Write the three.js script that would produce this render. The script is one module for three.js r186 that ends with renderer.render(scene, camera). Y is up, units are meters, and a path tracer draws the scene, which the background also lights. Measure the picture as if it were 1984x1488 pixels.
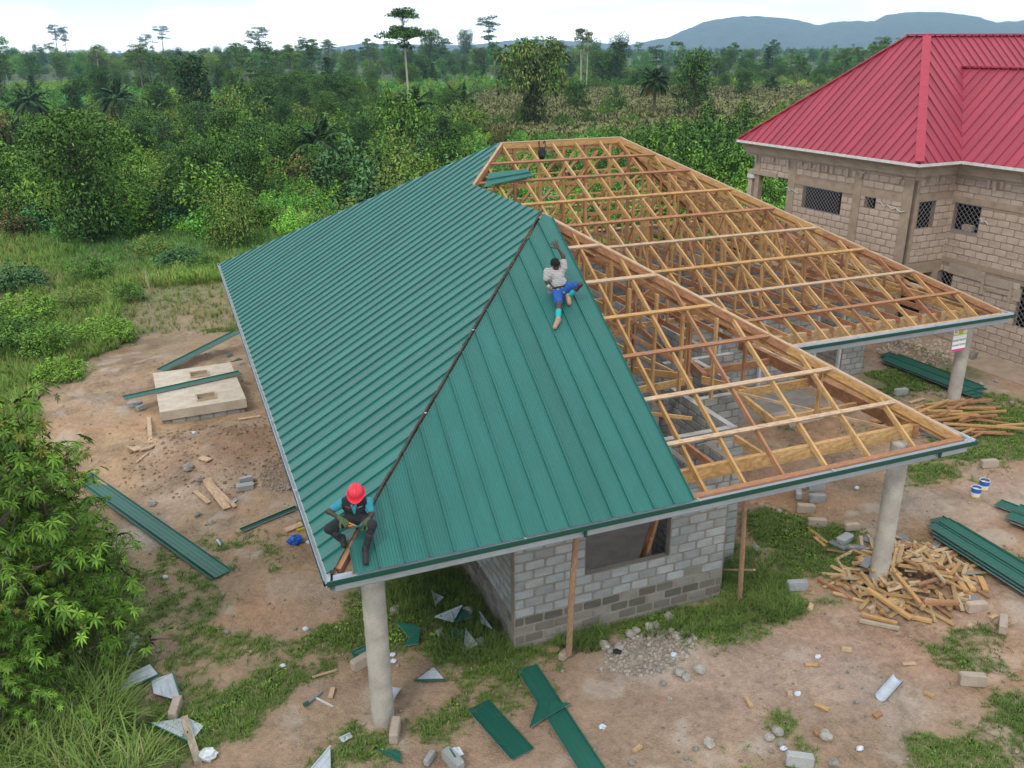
import * as THREE from 'three';
import { mergeGeometries } from 'three/addons/utils/BufferGeometryUtils.js';

// ---------------------------------------------------------------- camera, sky, sun, exposure
const scene = new THREE.Scene();
const camera = new THREE.PerspectiveCamera(47.839, 4 / 3, 0.1, 12000);
camera.position.set(-1.526, 11.038, 11.464);
camera.rotation.set(-0.3709, -0.37285, -0.0091, 'YXZ');
camera.updateMatrixWorld(); camera.updateProjectionMatrix();

const renderer = new THREE.WebGLRenderer({ antialias: true });
renderer.setSize(1024, 768);
renderer.toneMapping = THREE.LinearToneMapping;
renderer.toneMappingExposure = 1.34;
renderer.shadowMap.enabled = true;

// ---------------------------------------------------------------- seeded noise
function mulberry(a) { return () => { a |= 0; a = a + 0x6D2B79F5 | 0; let t = Math.imul(a ^ a >>> 15, 1 | a); t = t + Math.imul(t ^ t >>> 7, 61 | t) ^ t; return ((t ^ t >>> 14) >>> 0) / 4294967296; }; }
const rnd = mulberry(20240611);
const rr = (a, b, r = rnd) => a + (b - a) * r();
const PERM = new Float32Array(65536); { const r = mulberry(77); for (let i = 0; i < 65536; i++) PERM[i] = r(); }
const hsh = (x, y) => PERM[((x & 255) << 8) | (y & 255)];
function vnoise(x, y) {
  const xi = Math.floor(x), yi = Math.floor(y), fx = x - xi, fy = y - yi;
  const u = fx * fx * (3 - 2 * fx), v = fy * fy * (3 - 2 * fy);
  const a = hsh(xi, yi), b = hsh(xi + 1, yi), c = hsh(xi, yi + 1), d = hsh(xi + 1, yi + 1);
  return a + (b - a) * u + (c - a) * v + (a - b - c + d) * u * v;
}
function fbm(x, y, o = 4) { let s = 0, a = 0.5, t = 0; for (let i = 0; i < o; i++) { s += a * vnoise(x, y); t += a; x = x * 2.03 + 17.3; y = y * 2.03 + 9.1; a *= 0.5; } return s / t; }
const clamp = (x, a = 0, b = 1) => Math.min(b, Math.max(a, x));
const sstep = (a, b, x) => { const t = clamp((x - a) / (b - a)); return t * t * (3 - 2 * t); };
const lerp = (a, b, t) => a + (b - a) * t;
const V = (x, y, z) => new THREE.Vector3(x, y, z);

// sky: bright overcast, one equirectangular texture
{
  const w = 512, h = 256, d = new Float32Array(w * h * 4);
  for (let j = 0; j < h; j++) for (let i = 0; i < w; i++) {
    const el = ((j + 0.5) / h - 0.5) * Math.PI, az = (i + 0.5) / w * Math.PI * 2;
    const k = (j * w + i) * 4, ce = Math.cos(el);
    const cx = Math.cos(az) * ce, cz = Math.sin(az) * ce, cy = Math.sin(el);
    const n = fbm(cx * 3.2 / (Math.abs(cy) + 0.35) + 40, cz * 3.2 / (Math.abs(cy) + 0.35) + 40, 5);
    const gap = sstep(0.46, 0.68, n) * sstep(0.02, 0.3, el);
    let L = 1.04 + 0.20 * Math.pow(Math.cos(el), 3) - 0.08 * sstep(0.4, 0.7, n);
    const bank = sstep(0.42, 0.66, fbm(az * 7 + 3, el * 60 + 5, 4)) * sstep(0.004, 0.03, el); L *= (1 + 1.7 * (1 - sstep(0.0, 0.045, el)) + 0.2 * (1 - sstep(0.05, 0.2, el))) * (1 - 0.30 * bank); let r = L * (1 - 0.11 * bank), g = L * (1.012 - 0.02 * bank), b = L * 1.02;
    r = lerp(r, 0.80, gap * 0.6); g = lerp(g, 0.95, gap * 0.6); b = lerp(b, 1.08, gap * 0.6);
    if (el < 0) { r = 0.42; g = 0.45; b = 0.42; }
    d[k] = r; d[k + 1] = g; d[k + 2] = b; d[k + 3] = 1;
  }
  const t = new THREE.DataTexture(d, w, h, THREE.RGBAFormat, THREE.FloatType);
  t.mapping = THREE.EquirectangularReflectionMapping; t.magFilter = THREE.LinearFilter; t.minFilter = THREE.LinearFilter; t.needsUpdate = true;
  scene.background = t; scene.environment = t; scene.backgroundIntensity = 1.0; scene.environmentIntensity = 1.0;
}
const sun = new THREE.DirectionalLight(0xfff3e2, 1.1);
sun.position.set(-34, 62, 26); sun.target.position.set(6, 0, -10); sun.castShadow = true; sun.shadow.radius = 21;
Object.assign(sun.shadow.camera, { left: -60, right: 60, top: 60, bottom: -60, near: 1, far: 220 });
scene.add(sun, sun.target);
scene.fog = new THREE.FogExp2(new THREE.Color().setRGB(0.46, 0.69, 1.0), 0.00022);

// ---------------------------------------------------------------- naming and placing
const used = new Map();
function numbered(name) { const k = used.get(name) || 0; used.set(name, k + 1); return k ? name + '_' + String(k).padStart(3, '0') : name; }
function tag(o, label, category, group, kind) {
  if (label) o.userData.label = label; if (category) o.userData.category = category;
  if (group) o.userData.group = group; if (kind) o.userData.kind = kind; return o;
}
function base(name, x = 0, y = 0, z = 0, ry = 0, parent = scene) { const g = new THREE.Group(); g.name = parent === scene ? numbered(name) : name; g.position.set(x, y, z); g.rotation.y = ry; parent.add(g); return g; }
function mesh(name, geo, mat, parent = scene) {
  const m = new THREE.Mesh(geo, mat); m.name = parent === scene ? numbered(name) : name; m.castShadow = m.receiveShadow = true; parent.add(m); return m;
}
function ray(px, py) { return V(px / 992 - 1, 1 - py / 744, 0.5).unproject(camera).sub(camera.position).normalize(); }
function onPlane(px, py, n, d) { const v = ray(px, py); const t = (d - n.dot(camera.position)) / n.dot(v); return camera.position.clone().addScaledVector(v, t); }
function project(p) { const q = p.clone().project(camera); return [(q.x + 1) * 992, (1 - q.y) * 744]; }

// ---------------------------------------------------------------- ground height
function gh(x, z) {
  let y = 0.62 * sstep(11.5, 20, x) * sstep(-60, -10, z);
  { const m = Math.exp(-(((x + 0.9) / 2.2) ** 2 + ((z + 12.6) / 1.8) ** 2)); y += 0.62 * m * (0.75 + 0.6 * fbm(x * 1.4, z * 1.4, 3)); }
  y += 0.05 * Math.exp(-(((x + 2.5) / 3.4) ** 2 + ((z + 18) / 3.4) ** 2));
  y += 0.16 * Math.exp(-(((x - 6.9) / 0.9) ** 2 + ((z + 0.2) / 0.55) ** 2));
  { const d = Math.hypot((x + 1.5) / 3.1, (z + 17.6) / 3.5); if (d < 2.4) y += 0.42 * Math.exp(-(((d - 1.2) / 0.38) ** 2)) * fbm(x * 1.2 + 8, z * 1.2, 3) * (x < -2.2 || z < -19.6 ? 1.1 : 0.5); }
  const r = Math.hypot(x - 6, z + 6);
  y += (fbm(x * 0.35 + 50, z * 0.35 + 50, 3) - 0.5) * 0.14;
  y += (fbm(x * 2.2 + 5, z * 2.2 + 5, 2) - 0.5) * 0.05 * (1 - sstep(30, 50, r));
  y += sstep(30, 120, r) * (fbm(x * 0.012 + 9, z * 0.012 + 3, 3) - 0.5) * 3.2;
  return y;
}
function G(px, py, h = 0) {
  let y = h, p; for (let i = 0; i < 6; i++) { p = onPlane(px, py, V(0, 1, 0), y); y = gh(p.x, p.z) + h; } return p;
}

// ---------------------------------------------------------------- textures
function dataTex(w, h, f, srgb = false, rep = true) {
  const d = new Uint8Array(w * h * 4), c = [0, 0, 0];
  for (let j = 0; j < h; j++) for (let i = 0; i < w; i++) { f(i / w, j / h, c, i, j); const k = (j * w + i) * 4; d[k] = clamp(c[0]) * 255; d[k + 1] = clamp(c[1]) * 255; d[k + 2] = clamp(c[2]) * 255; d[k + 3] = 255; }
  const t = new THREE.DataTexture(d, w, h); t.magFilter = THREE.LinearFilter; t.minFilter = THREE.LinearMipmapLinearFilter; t.generateMipmaps = true;
  if (rep) t.wrapS = t.wrapT = THREE.RepeatWrapping; if (srgb) t.colorSpace = THREE.SRGBColorSpace; t.needsUpdate = true; return t;
}
// tiling noise on a torus of period n
function tnoise(u, v, n, seed) { const x = u * n, y = v * n, xi = Math.floor(x), yi = Math.floor(y), fx = x - xi, fy = y - yi; const m = (a) => ((a % n) + n) % n; const q = (a, b) => hsh(m(a) + seed, m(b) + seed * 7); const s = fx * fx * (3 - 2 * fx), t = fy * fy * (3 - 2 * fy); return lerp(lerp(q(xi, yi), q(xi + 1, yi), s), lerp(q(xi, yi + 1), q(xi + 1, yi + 1), s), t); }
function tfbm(u, v, n, seed, o = 4) { let s = 0, a = 0.5, t = 0; for (let i = 0; i < o; i++) { s += a * tnoise(u, v, n, seed + i * 13); t += a; n *= 2; a *= 0.5; } return s / t; }
const lin2s = (c) => c <= 0.0031308 ? c * 12.92 : 1.055 * Math.pow(c, 1 / 2.4) - 0.055;
const TX = {};
TX.grain = dataTex(256, 256, (u, v, c) => { // streaks along u
  const w = tfbm(u * 1, v, 4, 3, 2) * 0.12; const s = tnoise(u, v + w, 2, 5) * 0.2 + tnoise(u * 0.25, v * 1 + w, 48, 9) * 0.55 + tnoise(u * 0.5, v, 128, 15) * 0.25;
  const k = 0.55 + 0.55 * s - (tfbm(u, v, 6, 21, 3) > 0.66 ? 0.12 : 0); const q = lin2s(0.30 + 0.80 * k * k - (tnoise(u, v * 1.0, 14, 33) > 0.9 ? 0.14 : 0)); c[0] = q; c[1] = q * 0.985; c[2] = q * 0.96;
}, true);
TX.concrete = dataTex(512, 512, (u, v, c) => { const a = tfbm(u, v, 5, 31, 5), b = tnoise(u, v, 128, 40); const k = lin2s(0.84 + 0.42 * (a - 0.5) + 0.26 * (b - 0.5) - (tnoise(u, v, 64, 47) > 0.86 ? 0.12 : 0)); c[0] = k; c[1] = k * 0.99; c[2] = k * 0.975; }, true);
TX.rough = dataTex(256, 256, (u, v, c) => { const k = tfbm(u, v, 12, 61, 4) * 0.6 + tnoise(u, v, 110, 66) * 0.4; c[0] = c[1] = c[2] = k; });
TX.stain = dataTex(512, 512, (u, v, c) => { const a = tfbm(u, v, 4, 71, 5), s = tnoise(u, v * 0.2, 40, 75); const k = lin2s(0.88 + 0.34 * (a - 0.5) - 0.1 * s); c[0] = k; c[1] = k; c[2] = k; }, true);
TX.dust = dataTex(512, 512, (u, v, c) => { const a = tfbm(u, v, 3, 81, 6), b = tfbm(u, v, 24, 87, 3), st = tnoise(u, v * 0.12, 90, 95); let k = 0.86 + 0.26 * (a - 0.5) + 0.08 * (b - 0.5) - 0.10 * st; const w = tfbm(u, v, 14, 99, 4) > 0.73 ? 0.10 : 0; c[0] = lin2s(k + w * 1.6); c[1] = lin2s(k + w * 0.5); c[2] = lin2s(k + w * 0.6); }, true);
function rep(t, x, y) { const c = t.clone(); c.repeat.set(x, y); c.needsUpdate = true; return c; }
const std = (o) => new THREE.MeshStandardMaterial({ roughness: 0.9, metalness: 0, ...o });
const rgb = (r, g, b) => new THREE.Color().setRGB(r, g, b);
const M = {};
M.timber = [[0.58, 0.345, 0.145], [0.64, 0.405, 0.185], [0.52, 0.295, 0.12], [0.45, 0.225, 0.12], [0.64, 0.43, 0.235], [0.33, 0.135, 0.075]].map(([r, g, b]) => std({ color: rgb(r, g, b), map: TX.grain, roughness: 0.85, bumpMap: TX.grain, bumpScale: 0.004 }));
M.pale = std({ color: rgb(0.60, 0.44, 0.31), map: TX.grain, roughness: 0.85, bumpMap: TX.grain, bumpScale: 0.004 });
M.redwood = std({ color: rgb(0.42, 0.205, 0.115), map: TX.grain, roughness: 0.85, bumpMap: TX.grain, bumpScale: 0.004 });
M.concrete = std({ color: rgb(0.46, 0.44, 0.41), map: TX.concrete, bumpMap: TX.rough, bumpScale: 0.006 });

// ---------------------------------------------------------------- geometry helpers
function geoFrom(pos, idx, uv, nor, col) {
  const g = new THREE.BufferGeometry(); g.setAttribute('position', new THREE.Float32BufferAttribute(pos, 3));
  if (uv) g.setAttribute('uv', new THREE.Float32BufferAttribute(uv, 2));
  if (col) g.setAttribute('color', new THREE.Float32BufferAttribute(col, 3));
  if (idx) g.setIndex(idx);
  if (nor) g.setAttribute('normal', new THREE.Float32BufferAttribute(nor, 3)); else g.computeVertexNormals();
  return g;
}
// a sawn piece from a to b: w across, d along the up-ish direction, uv in metres along the grain
function beamGeo(a, b, w, d, up = V(0, 1, 0), uo = 0) {
  const X = b.clone().sub(a), L = X.length(); X.normalize();
  const Z = X.clone().cross(up).normalize(), Y = Z.clone().cross(X).normalize();
  const pos = [], uv = [], idx = []; let n = 0;
  const P = (s, y, z) => a.clone().addScaledVector(X, s * L).addScaledVector(Y, y * d / 2).addScaledVector(Z, z * w / 2);
  const quad = (p, uvs) => { for (let i = 0; i < 4; i++) { pos.push(p[i].x, p[i].y, p[i].z); uv.push(...uvs[i]); } idx.push(n, n + 1, n + 2, n, n + 2, n + 3); n += 4; };
  const S = L * 0.8, o = uo;
  const U = [[o, o], [o + S, o], [o + S, o + 0.16], [o, o + 0.16]];
  quad([P(0, 1, 1), P(1, 1, 1), P(1, 1, -1), P(0, 1, -1)], U);
  quad([P(0, -1, -1), P(1, -1, -1), P(1, -1, 1), P(0, -1, 1)], U);
  quad([P(0, -1, 1), P(1, -1, 1), P(1, 1, 1), P(0, 1, 1)], U);
  quad([P(0, 1, -1), P(1, 1, -1), P(1, -1, -1), P(0, -1, -1)], U);
  const E = [[o, o], [o + 0.05, o], [o + 0.05, o + 0.16], [o, o + 0.16]];
  quad([P(1, -1, 1), P(1, -1, -1), P(1, 1, -1), P(1, 1, 1)], E);
  quad([P(0, -1, -1), P(0, -1, 1), P(0, 1, 1), P(0, 1, -1)], E);
  return geoFrom(pos, idx, uv);
}
function timber(parent, name, a, b, w, d, mat, up) {
  const j = () => V(rr(-1, 1), rr(-1, 1), rr(-1, 1)).multiplyScalar(0.008);
  return mesh(name, beamGeo(a.clone().add(j()), b.clone().add(j()), w * rr(0.94, 1.06), d * rr(0.95, 1.05), up, rnd() * 5), mat || M.timber[(rnd() * 5) | 0], parent);
}
function boxGeo(w, h, d, x = 0, y = 0, z = 0, s = 1) { // uv in metres
  const g = new THREE.BoxGeometry(w, h, d); g.translate(x, y, z); const p = g.attributes.position, n = g.attributes.normal, u = g.attributes.uv;
  for (let i = 0; i < p.count; i++) { const ax = Math.abs(n.getX(i)), ay = Math.abs(n.getY(i)); if (ay > 0.5) u.setXY(i, p.getX(i) * s, p.getZ(i) * s); else if (ax > 0.5) u.setXY(i, p.getZ(i) * s, p.getY(i) * s); else u.setXY(i, p.getX(i) * s, p.getY(i) * s); }
  return g;
}
function jitterGeo(g, amt, seed) { const r = mulberry(seed), p = g.attributes.position, m = new Map(); for (let i = 0; i < p.count; i++) { const k = [p.getX(i), p.getY(i), p.getZ(i)].map((v) => v.toFixed(4)).join(); if (!m.has(k)) m.set(k, [(r() - 0.5) * 2 * amt, (r() - 0.5) * 2 * amt, (r() - 0.5) * 2 * amt]); const q = m.get(k); p.setXYZ(i, p.getX(i) + q[0], p.getY(i) + q[1], p.getZ(i) + q[2]); } g.computeVertexNormals(); return g; }
function stoneGeo(seed, sx, sy, sz) { const g = new THREE.IcosahedronGeometry(0.5, 1); jitterGeo(g, 0.09, seed); g.scale(sx, sy, sz); g.computeVertexNormals(); return g; }
// ---------------------------------------------------------------- ground: colour by place
const ELL = (list) => list.map(([px, py, rx, rz, s]) => { const p = G(px, py); return [p.x, p.z, rx, rz, s]; });
// patches of grass (+) and bare earth (-): photo spot, half sizes in metres
const PATCH = ELL([
  [660, 1225, 0.9, 0.5, 1], [840, 1200, 1.6, 1.6, 1], [930, 1290, 1.2, 0.9, 0.8], [800, 1140, 1.5, 1.2, 0.9], [560, 1330, 0.9, 0.5, 0.45], [480, 1360, 0.8, 0.6, 0.5],
  [860, 1400, 1.1, 0.6, 0.8], [1010, 1250, 1.3, 0.6, 0.8], [1200, 1200, 1.7, 0.5, 1.1], [1370, 1210, 1.6, 0.7, 1.1], [1440, 1130, 0.8, 1.3, 1.1], [1500, 1010, 1.3, 1.2, 1.1], [1400, 1270, 1.0, 0.5, 0.7], [1560, 1040, 1.3, 1.0, 0.7], [1600, 1080, 1.6, 0.9, 0.6],
  [1650, 1335, 0.9, 0.35, 0.9], [1520, 1395, 0.8, 0.4, 0.8], [1800, 1450, 0.9, 0.7, 0.9], [1930, 1340, 1.0, 1.2, 0.6], [1780, 925, 1.4, 0.8, 0.8], [1950, 820, 2.4, 2.2, 0.7], [1760, 735, 2.4, 1.2, 0.8], [1905, 700, 2.0, 1.4, 0.7], [1970, 1090, 1, 1, 0.6], [1860, 1230, 1.4, 0.6, 0.5], [1560, 1465, 0.8, 0.4, 0.7],
  [330, 1150, 0.8, 1.0, 0.35], [470, 1050, 0.9, 0.6, 0.4], [350, 1040, 1.0, 0.9, 0.35], [540, 1060, 0.6, 0.8, 0.4], [420, 1220, 0.8, 0.5, 0.2], [700, 1440, 0.7, 0.4, 0.5], [400, 1430, 1.0, 0.5, 0.7],
  [300, 800, 5, 6, -1.3], [420, 820, 4, 4, -1.2], [250, 730, 4, 4, -1.2], [380, 620, 3, 4, -0.5], [200, 900, 3, 3, -0.9], [300, 930, 2.4, 1.6, -0.8],
  [1250, 1400, 2.4, 1.0, -1.1], [1100, 1440, 1.6, 0.8, -0.9], [1600, 1280, 3.0, 0.7, -1.0], [1700, 1400, 1.4, 0.9, -1.0], [1230, 1260, 0.8, 0.45, -1.2], [1700, 1220, 3, 0.6, -0.7], [700, 1330, 1.6, 0.7, -0.7], [560, 1180, 1.2, 0.8, -0.7], [1850, 1350, 1.4, 0.6, -0.7], [1700, 960, 1.6, 1.6, -0.6], [1450, 900, 3, 3, -0.8], [640, 1380, 1.6, 0.6, -0.5], [420, 1290, 1.2, 0.8, -0.2],
  [1900, 990, 2, 1.2, -0.5], [1700, 700, 2, 1, -0.5],
]);
const WE = [[8, -2.6], [2, -2.9], [-2, -3.5], [-5, -3.5], [-8, -4.4], [-14, -6.1], [-19, -6.6], [-22, -5.8], [-26, -3.4], [-29.5, 1], [-33, 30]];
function wildEdge(z) { if (z >= 8) return -2.6; for (let i = 0; i < WE.length - 1; i++) if (z >= WE[i + 1][0]) return lerp(WE[i][1], WE[i + 1][1], (WE[i][0] - z) / (WE[i][0] - WE[i + 1][0])); return 60; }
const wildAt = (x, z) => Math.max(sstep(0.5, -0.6, x - wildEdge(z) + (fbm(x * 0.7, z * 0.5 + 4, 3) - 0.5) * 2.2), sstep(-24.5, -27, z + (fbm(x * 0.4, z * 0.4, 2) - 0.5) * 3));
function grassAt(x, z) { // 0 bare earth .. 1 grass
  let s = 0.15 + 0.05 * sstep(6, 12, x) + (fbm(x * 0.55 + 11, z * 0.55 + 31, 5) - 0.5) * 1.5 + (fbm(x * 2.1, z * 2.1 + 7, 3) - 0.5) * 0.9;
  for (const [cx, cz, rx, rz, k] of PATCH) { const d = ((x - cx) / rx) ** 2 + ((z - cz) / rz) ** 2; if (d < 5) s += k * Math.exp(-d * (k > 0 ? 1.5 : 1)) * (k > 0 ? 0.95 : 1); }
  const wild = wildAt(x, z), edge = Math.exp(-Math.max(0, x - wildEdge(z)) / 1.3) * (z > -10 ? 0.28 : 0.12); s += edge;
  return clamp(lerp(s, 1.1, wild));
}
const lushAt = (x, z) => sstep(0.35, 0.75, fbm(x * 0.16 + 70, z * 0.16 + 5, 3));
const RUB = G(1262, 1266), HEAP = G(1752, 1130), HEAP2 = G(1838, 822);
function groundColor(x, z, c) {
  const g = grassAt(x, z), n1 = fbm(x * 1.7 + 3, z * 1.7 + 8, 4), n2 = vnoise(x * 9 + 5, z * 9), n3 = vnoise(x * 27, z * 27 + 3), m = fbm(x * 0.3 + 90, z * 0.3 + 20, 3);
  const gravel = sstep(0.55, 0.75, fbm(x * 0.45 + 33, z * 0.45 + 61, 3));
  let r = lerp(0.282, 0.350, m), gg = lerp(0.190, 0.250, m), b = lerp(0.122, 0.176, m);
  const sand = Math.exp(-(((x + 2.6) / 4.2) ** 2 + ((z + 13.5) / 5.5) ** 2)); r += 0.10 * sand; gg += 0.055 * sand; b += 0.015 * sand;
  const pink = Math.exp(-(((x - 9) / 4.5) ** 2 + ((z - 1.0) / 1.6) ** 2)); r = lerp(r, 0.37, pink * 0.7); gg = lerp(gg, 0.275, pink * 0.7); b = lerp(b, 0.235, pink * 0.7);
  const grey = clamp(gravel * 0.6 + 1.5 * Math.exp(-((((x - RUB.x) / 1.05) ** 2 + ((z - RUB.z) / 0.72) ** 2) * 1.3)));
  r = lerp(r, 0.375, grey * 0.8); gg = lerp(gg, 0.325, grey * 0.8); b = lerp(b, 0.29, grey * 0.8);
  const n4 = vnoise(x * 60 + 3, z * 60), damp = sstep(0.56, 0.72, fbm(x * 0.8 + 40, z * 0.8 + 2, 4)), chalk = sstep(0.63, 0.78, fbm(x * 1.3 + 60, z * 1.3 + 80, 4)); let k = 0.70 + 0.50 * n1 + 0.22 * (n2 - 0.5) + 0.26 * (n3 - 0.5) + 0.20 * (n4 - 0.5) - 0.2 * damp; r *= k; gg *= k; b *= k * (1 - 0.04 * damp); r = lerp(r, 0.47, chalk * 0.45); gg = lerp(gg, 0.42, chalk * 0.45); b = lerp(b, 0.38, chalk * 0.45);
  const red_ = sstep(0.5, 0.75, fbm(x * 0.25 + 7, z * 0.25 + 77, 3)); r *= 1 + 0.06 * red_; gg *= 1 - 0.09 * red_; b *= 1 - 0.18 * red_;
  const md = Math.exp(-(((x + 0.9) / 2.4) ** 2 + ((z + 12.6) / 2.0) ** 2)); r = lerp(r, 0.30 * k, md * 0.8); gg = lerp(gg, 0.19 * k, md * 0.8); b = lerp(b, 0.125 * k, md * 0.8);
  const dust = clamp(0.9 * Math.exp(-(((x - HEAP.x) / 1.9) ** 2 + ((z - HEAP.z) / 1.5) ** 2)) + 0.7 * Math.exp(-(((x - HEAP2.x) / 2) ** 2 + ((z - HEAP2.z) / 1.6) ** 2))) * sstep(0.35, 0.75, n2 * 0.5 + n3 * 0.5); r = lerp(r, 0.50, dust * 0.6); gg = lerp(gg, 0.37, dust * 0.6); b = lerp(b, 0.22, dust * 0.6);
  // dry litter and soil under grass
  const e = sstep(0.30, 0.72, g + (n2 - 0.5) * 0.45 + (n3 - 0.5) * 0.25);
  const lu = lushAt(x, z); const gr = lerp(0.19, 0.09, lu), ggn = lerp(0.18, 0.14, lu), gb = lerp(0.085, 0.045, lu), kk = 0.65 + 0.7 * n2;
  const dry = sstep(0.15, 0.45, g) * (1 - e) * 0.5; r = lerp(r, 0.30, dry); gg = lerp(gg, 0.235, dry); b = lerp(b, 0.15, dry);
  c[0] = lerp(r, gr * kk, e * 0.9); c[1] = lerp(gg, ggn * kk, e * 0.9); c[2] = lerp(b, gb * kk, e * 0.9);
  const dryp = Math.exp(-(((x + 0.6) / 3.2) ** 4 + ((z + 27.5) / 5.0) ** 4)) * sstep(0.25, 0.6, n1 + (n2 - 0.5) * 0.4); c[0] = lerp(c[0], 0.27 * k, dryp); c[1] = lerp(c[1], 0.20 * k, dryp); c[2] = lerp(c[2], 0.125 * k, dryp);
  const away = sstep(45, 90, Math.hypot(x - 6, z + 6)); c[0] = lerp(c[0], 0.065 * kk, away * 0.85); c[1] = lerp(c[1], 0.11 * kk, away * 0.85); c[2] = lerp(c[2], 0.035 * kk, away * 0.85);
}
function groundSheet(name, x0, x1, z0, z1, n, hole, texSize, drop, label) {
  const pos = [], uv = [], idx = [], nx = n, nz = n; 
  for (let j = 0; j <= nz; j++) for (let i = 0; i <= nx; i++) { const x = lerp(x0, x1, i / nx), z = lerp(z0, z1, j / nz); pos.push(x, gh(x, z) - drop, z); uv.push(i / nx, j / nz); }
  for (let j = 0; j < nz; j++) for (let i = 0; i < nx; i++) {
    const xa = lerp(x0, x1, i / nx), xb = lerp(x0, x1, (i + 1) / nx), za = lerp(z0, z1, j / nz), zb = lerp(z0, z1, (j + 1) / nz);
    if (hole && xa >= hole[0] - 1e-6 && xb <= hole[1] + 1e-6 && za >= hole[2] - 1e-6 && zb <= hole[3] + 1e-6) continue;
    const a = j * (nx + 1) + i; idx.push(a, a + nx + 1, a + 1, a + 1, a + nx + 1, a + nx + 2);
  }
  const c = [0, 0, 0];
  const map = dataTex(texSize, texSize, (u, v, o) => { groundColor(lerp(x0, x1, u), lerp(z0, z1, v), c); o[0] = lin2s(c[0]); o[1] = lin2s(c[1]); o[2] = lin2s(c[2]); }, true, false);
  const mat = std({ map, roughness: 0.98 });
  if (texSize >= 2048) { mat.bumpMap = rep(TX.rough, 26, 26); mat.bumpScale = 0.035; }
  return tag(mesh(name, geoFrom(pos, idx, uv), mat), label, null, null, 'structure');
}
groundSheet('ground', -16, 24, -32, 8, 320, null, 2048, 0, 'bare reddish earth with worn grass patches around the building site');
groundSheet('terrain', -136, 184, -272, 48, 320, [-16, 24, -32, 8], 1024, 0, 'overgrown green land around and behind the building site');
{ // the far plain, out to the horizon
  const x0 = -3600, x1 = 4900, z0 = -5300, z1 = 700, pos = [], uv = [], idx = [], N = 120;
  const mapx = (t, a, b, m) => { const s = t * 2 - 1; return s < 0 ? lerp(m, a, Math.pow(-s, 2.2)) : lerp(m, b, Math.pow(s, 2.2)); };
  const hole = [-130, 178, -266, 42];
  for (let j = 0; j <= N; j++) for (let i = 0; i <= N; i++) { const x = mapx(i / N, x0, x1, 24), z = mapx(j / N, z0, z1, -112); const inside = x > hole[0] && x < hole[1] && z > hole[2] && z < hole[3]; pos.push(x, inside ? gh(x, z) - 2.5 : gh(x, z) - 0.15, z); uv.push(x / 90, z / 90); }
  for (let j = 0; j < N; j++) for (let i = 0; i < N; i++) { const a = j * (N + 1) + i; idx.push(a, a + N + 1, a + 1, a + 1, a + N + 1, a + N + 2); }
  const map = dataTex(256, 256, (u, v, c) => { const k = 0.6 + 0.8 * tfbm(u, v, 6, 90, 5); c[0] = lin2s(0.055 * k); c[1] = lin2s(0.085 * k); c[2] = lin2s(0.035 * k); }, true);
  tag(mesh('far_plain', geoFrom(pos, idx, uv), std({ map, roughness: 1 })), 'flat green land running out to the horizon', null, null, 'structure');
}
// ---------------------------------------------------------------- hills on the horizon
function hillRange(name, label, pts, dist, depth, seed, amp) { // skyline points (photo px) -> crest at that distance, falling away on both sides
  const N = 220, K = 26, pos = [], idx = [], uv = [], fy = (x) => { for (let i = 0; i < pts.length - 1; i++) if (x <= pts[i + 1][0]) { const t = clamp((x - pts[i][0]) / (pts[i + 1][0] - pts[i][0])); return lerp(pts[i][1], pts[i + 1][1], t * t * (3 - 2 * t) * 0.5 + t * 0.5); } return pts[pts.length - 1][1]; };
  const xa = pts[0][0], xb = pts[pts.length - 1][0];
  for (let j = 0; j <= K; j++) for (let i = 0; i <= N; i++) {
    const px = lerp(xa, xb, i / N), r = ray(px, fy(px)), h = Math.hypot(r.x, r.z), crest = Math.max(0, camera.position.y + r.y / h * dist);
    const s = (j / K) * 2 - 1, d = dist + s * depth; // s=-1 near foot, 0 crest
    const prof = Math.pow(Math.cos(s * Math.PI / 2), 1.15);
    const x = camera.position.x + r.x / h * d, z = camera.position.z + r.z / h * d;
    const rid = (fbm(x * 0.0045 + seed, z * 0.0045, 5) - 0.5) * amp * crest * (1 - prof * prof) + (fbm(x * 0.02 + seed, z * 0.02, 3) - 0.5) * 14 * sstep(0, 60, crest);
    pos.push(x, Math.max(-20, crest * prof + rid * (j > 0 && j < K ? 1 : 0)) - (j === 0 || j === K ? 30 : 0), z); uv.push(x / 160, z / 160);
  }
  for (let j = 0; j < K; j++) for (let i = 0; i < N; i++) { const a = j * (N + 1) + i; idx.push(a, a + 1, a + N + 1, a + 1, a + N + 2, a + N + 1); }
  const map = dataTex(256, 256, (u, v, c) => { const k = 0.35 + 1.3 * tfbm(u, v, 10, 120, 4); c[0] = lin2s(0.045 * k); c[1] = lin2s(0.075 * k); c[2] = lin2s(0.035 * k); }, true);
  return tag(mesh(name, geoFrom(pos, idx, uv), std({ map, roughness: 1, side: THREE.DoubleSide })), label, null, null, 'structure');
}
hillRange('hills', 'long blue-grey wooded hills on the right of the horizon', [[1150, 108], [1225, 86], [1290, 74], [1340, 54], [1365, 42], [1430, 33], [1470, 32], [1520, 36], [1585, 48], [1640, 42], [1690, 42], [1720, 30], [1760, 24], [1830, 24], [1880, 30], [1930, 43], [1984, 41], [2080, 46], [2200, 40], [2320, 70], [2420, 100]], 4300, 900, 4, 0.5);
hillRange('low_hills', 'low pale ridge on the horizon behind the treetops', [[560, 101], [640, 92], [705, 84], [780, 86], [900, 88], [1010, 78], [1060, 77], [1120, 80], [1200, 86], [1300, 92], [1400, 101]], 4700, 350, 9, 0.3);
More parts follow.
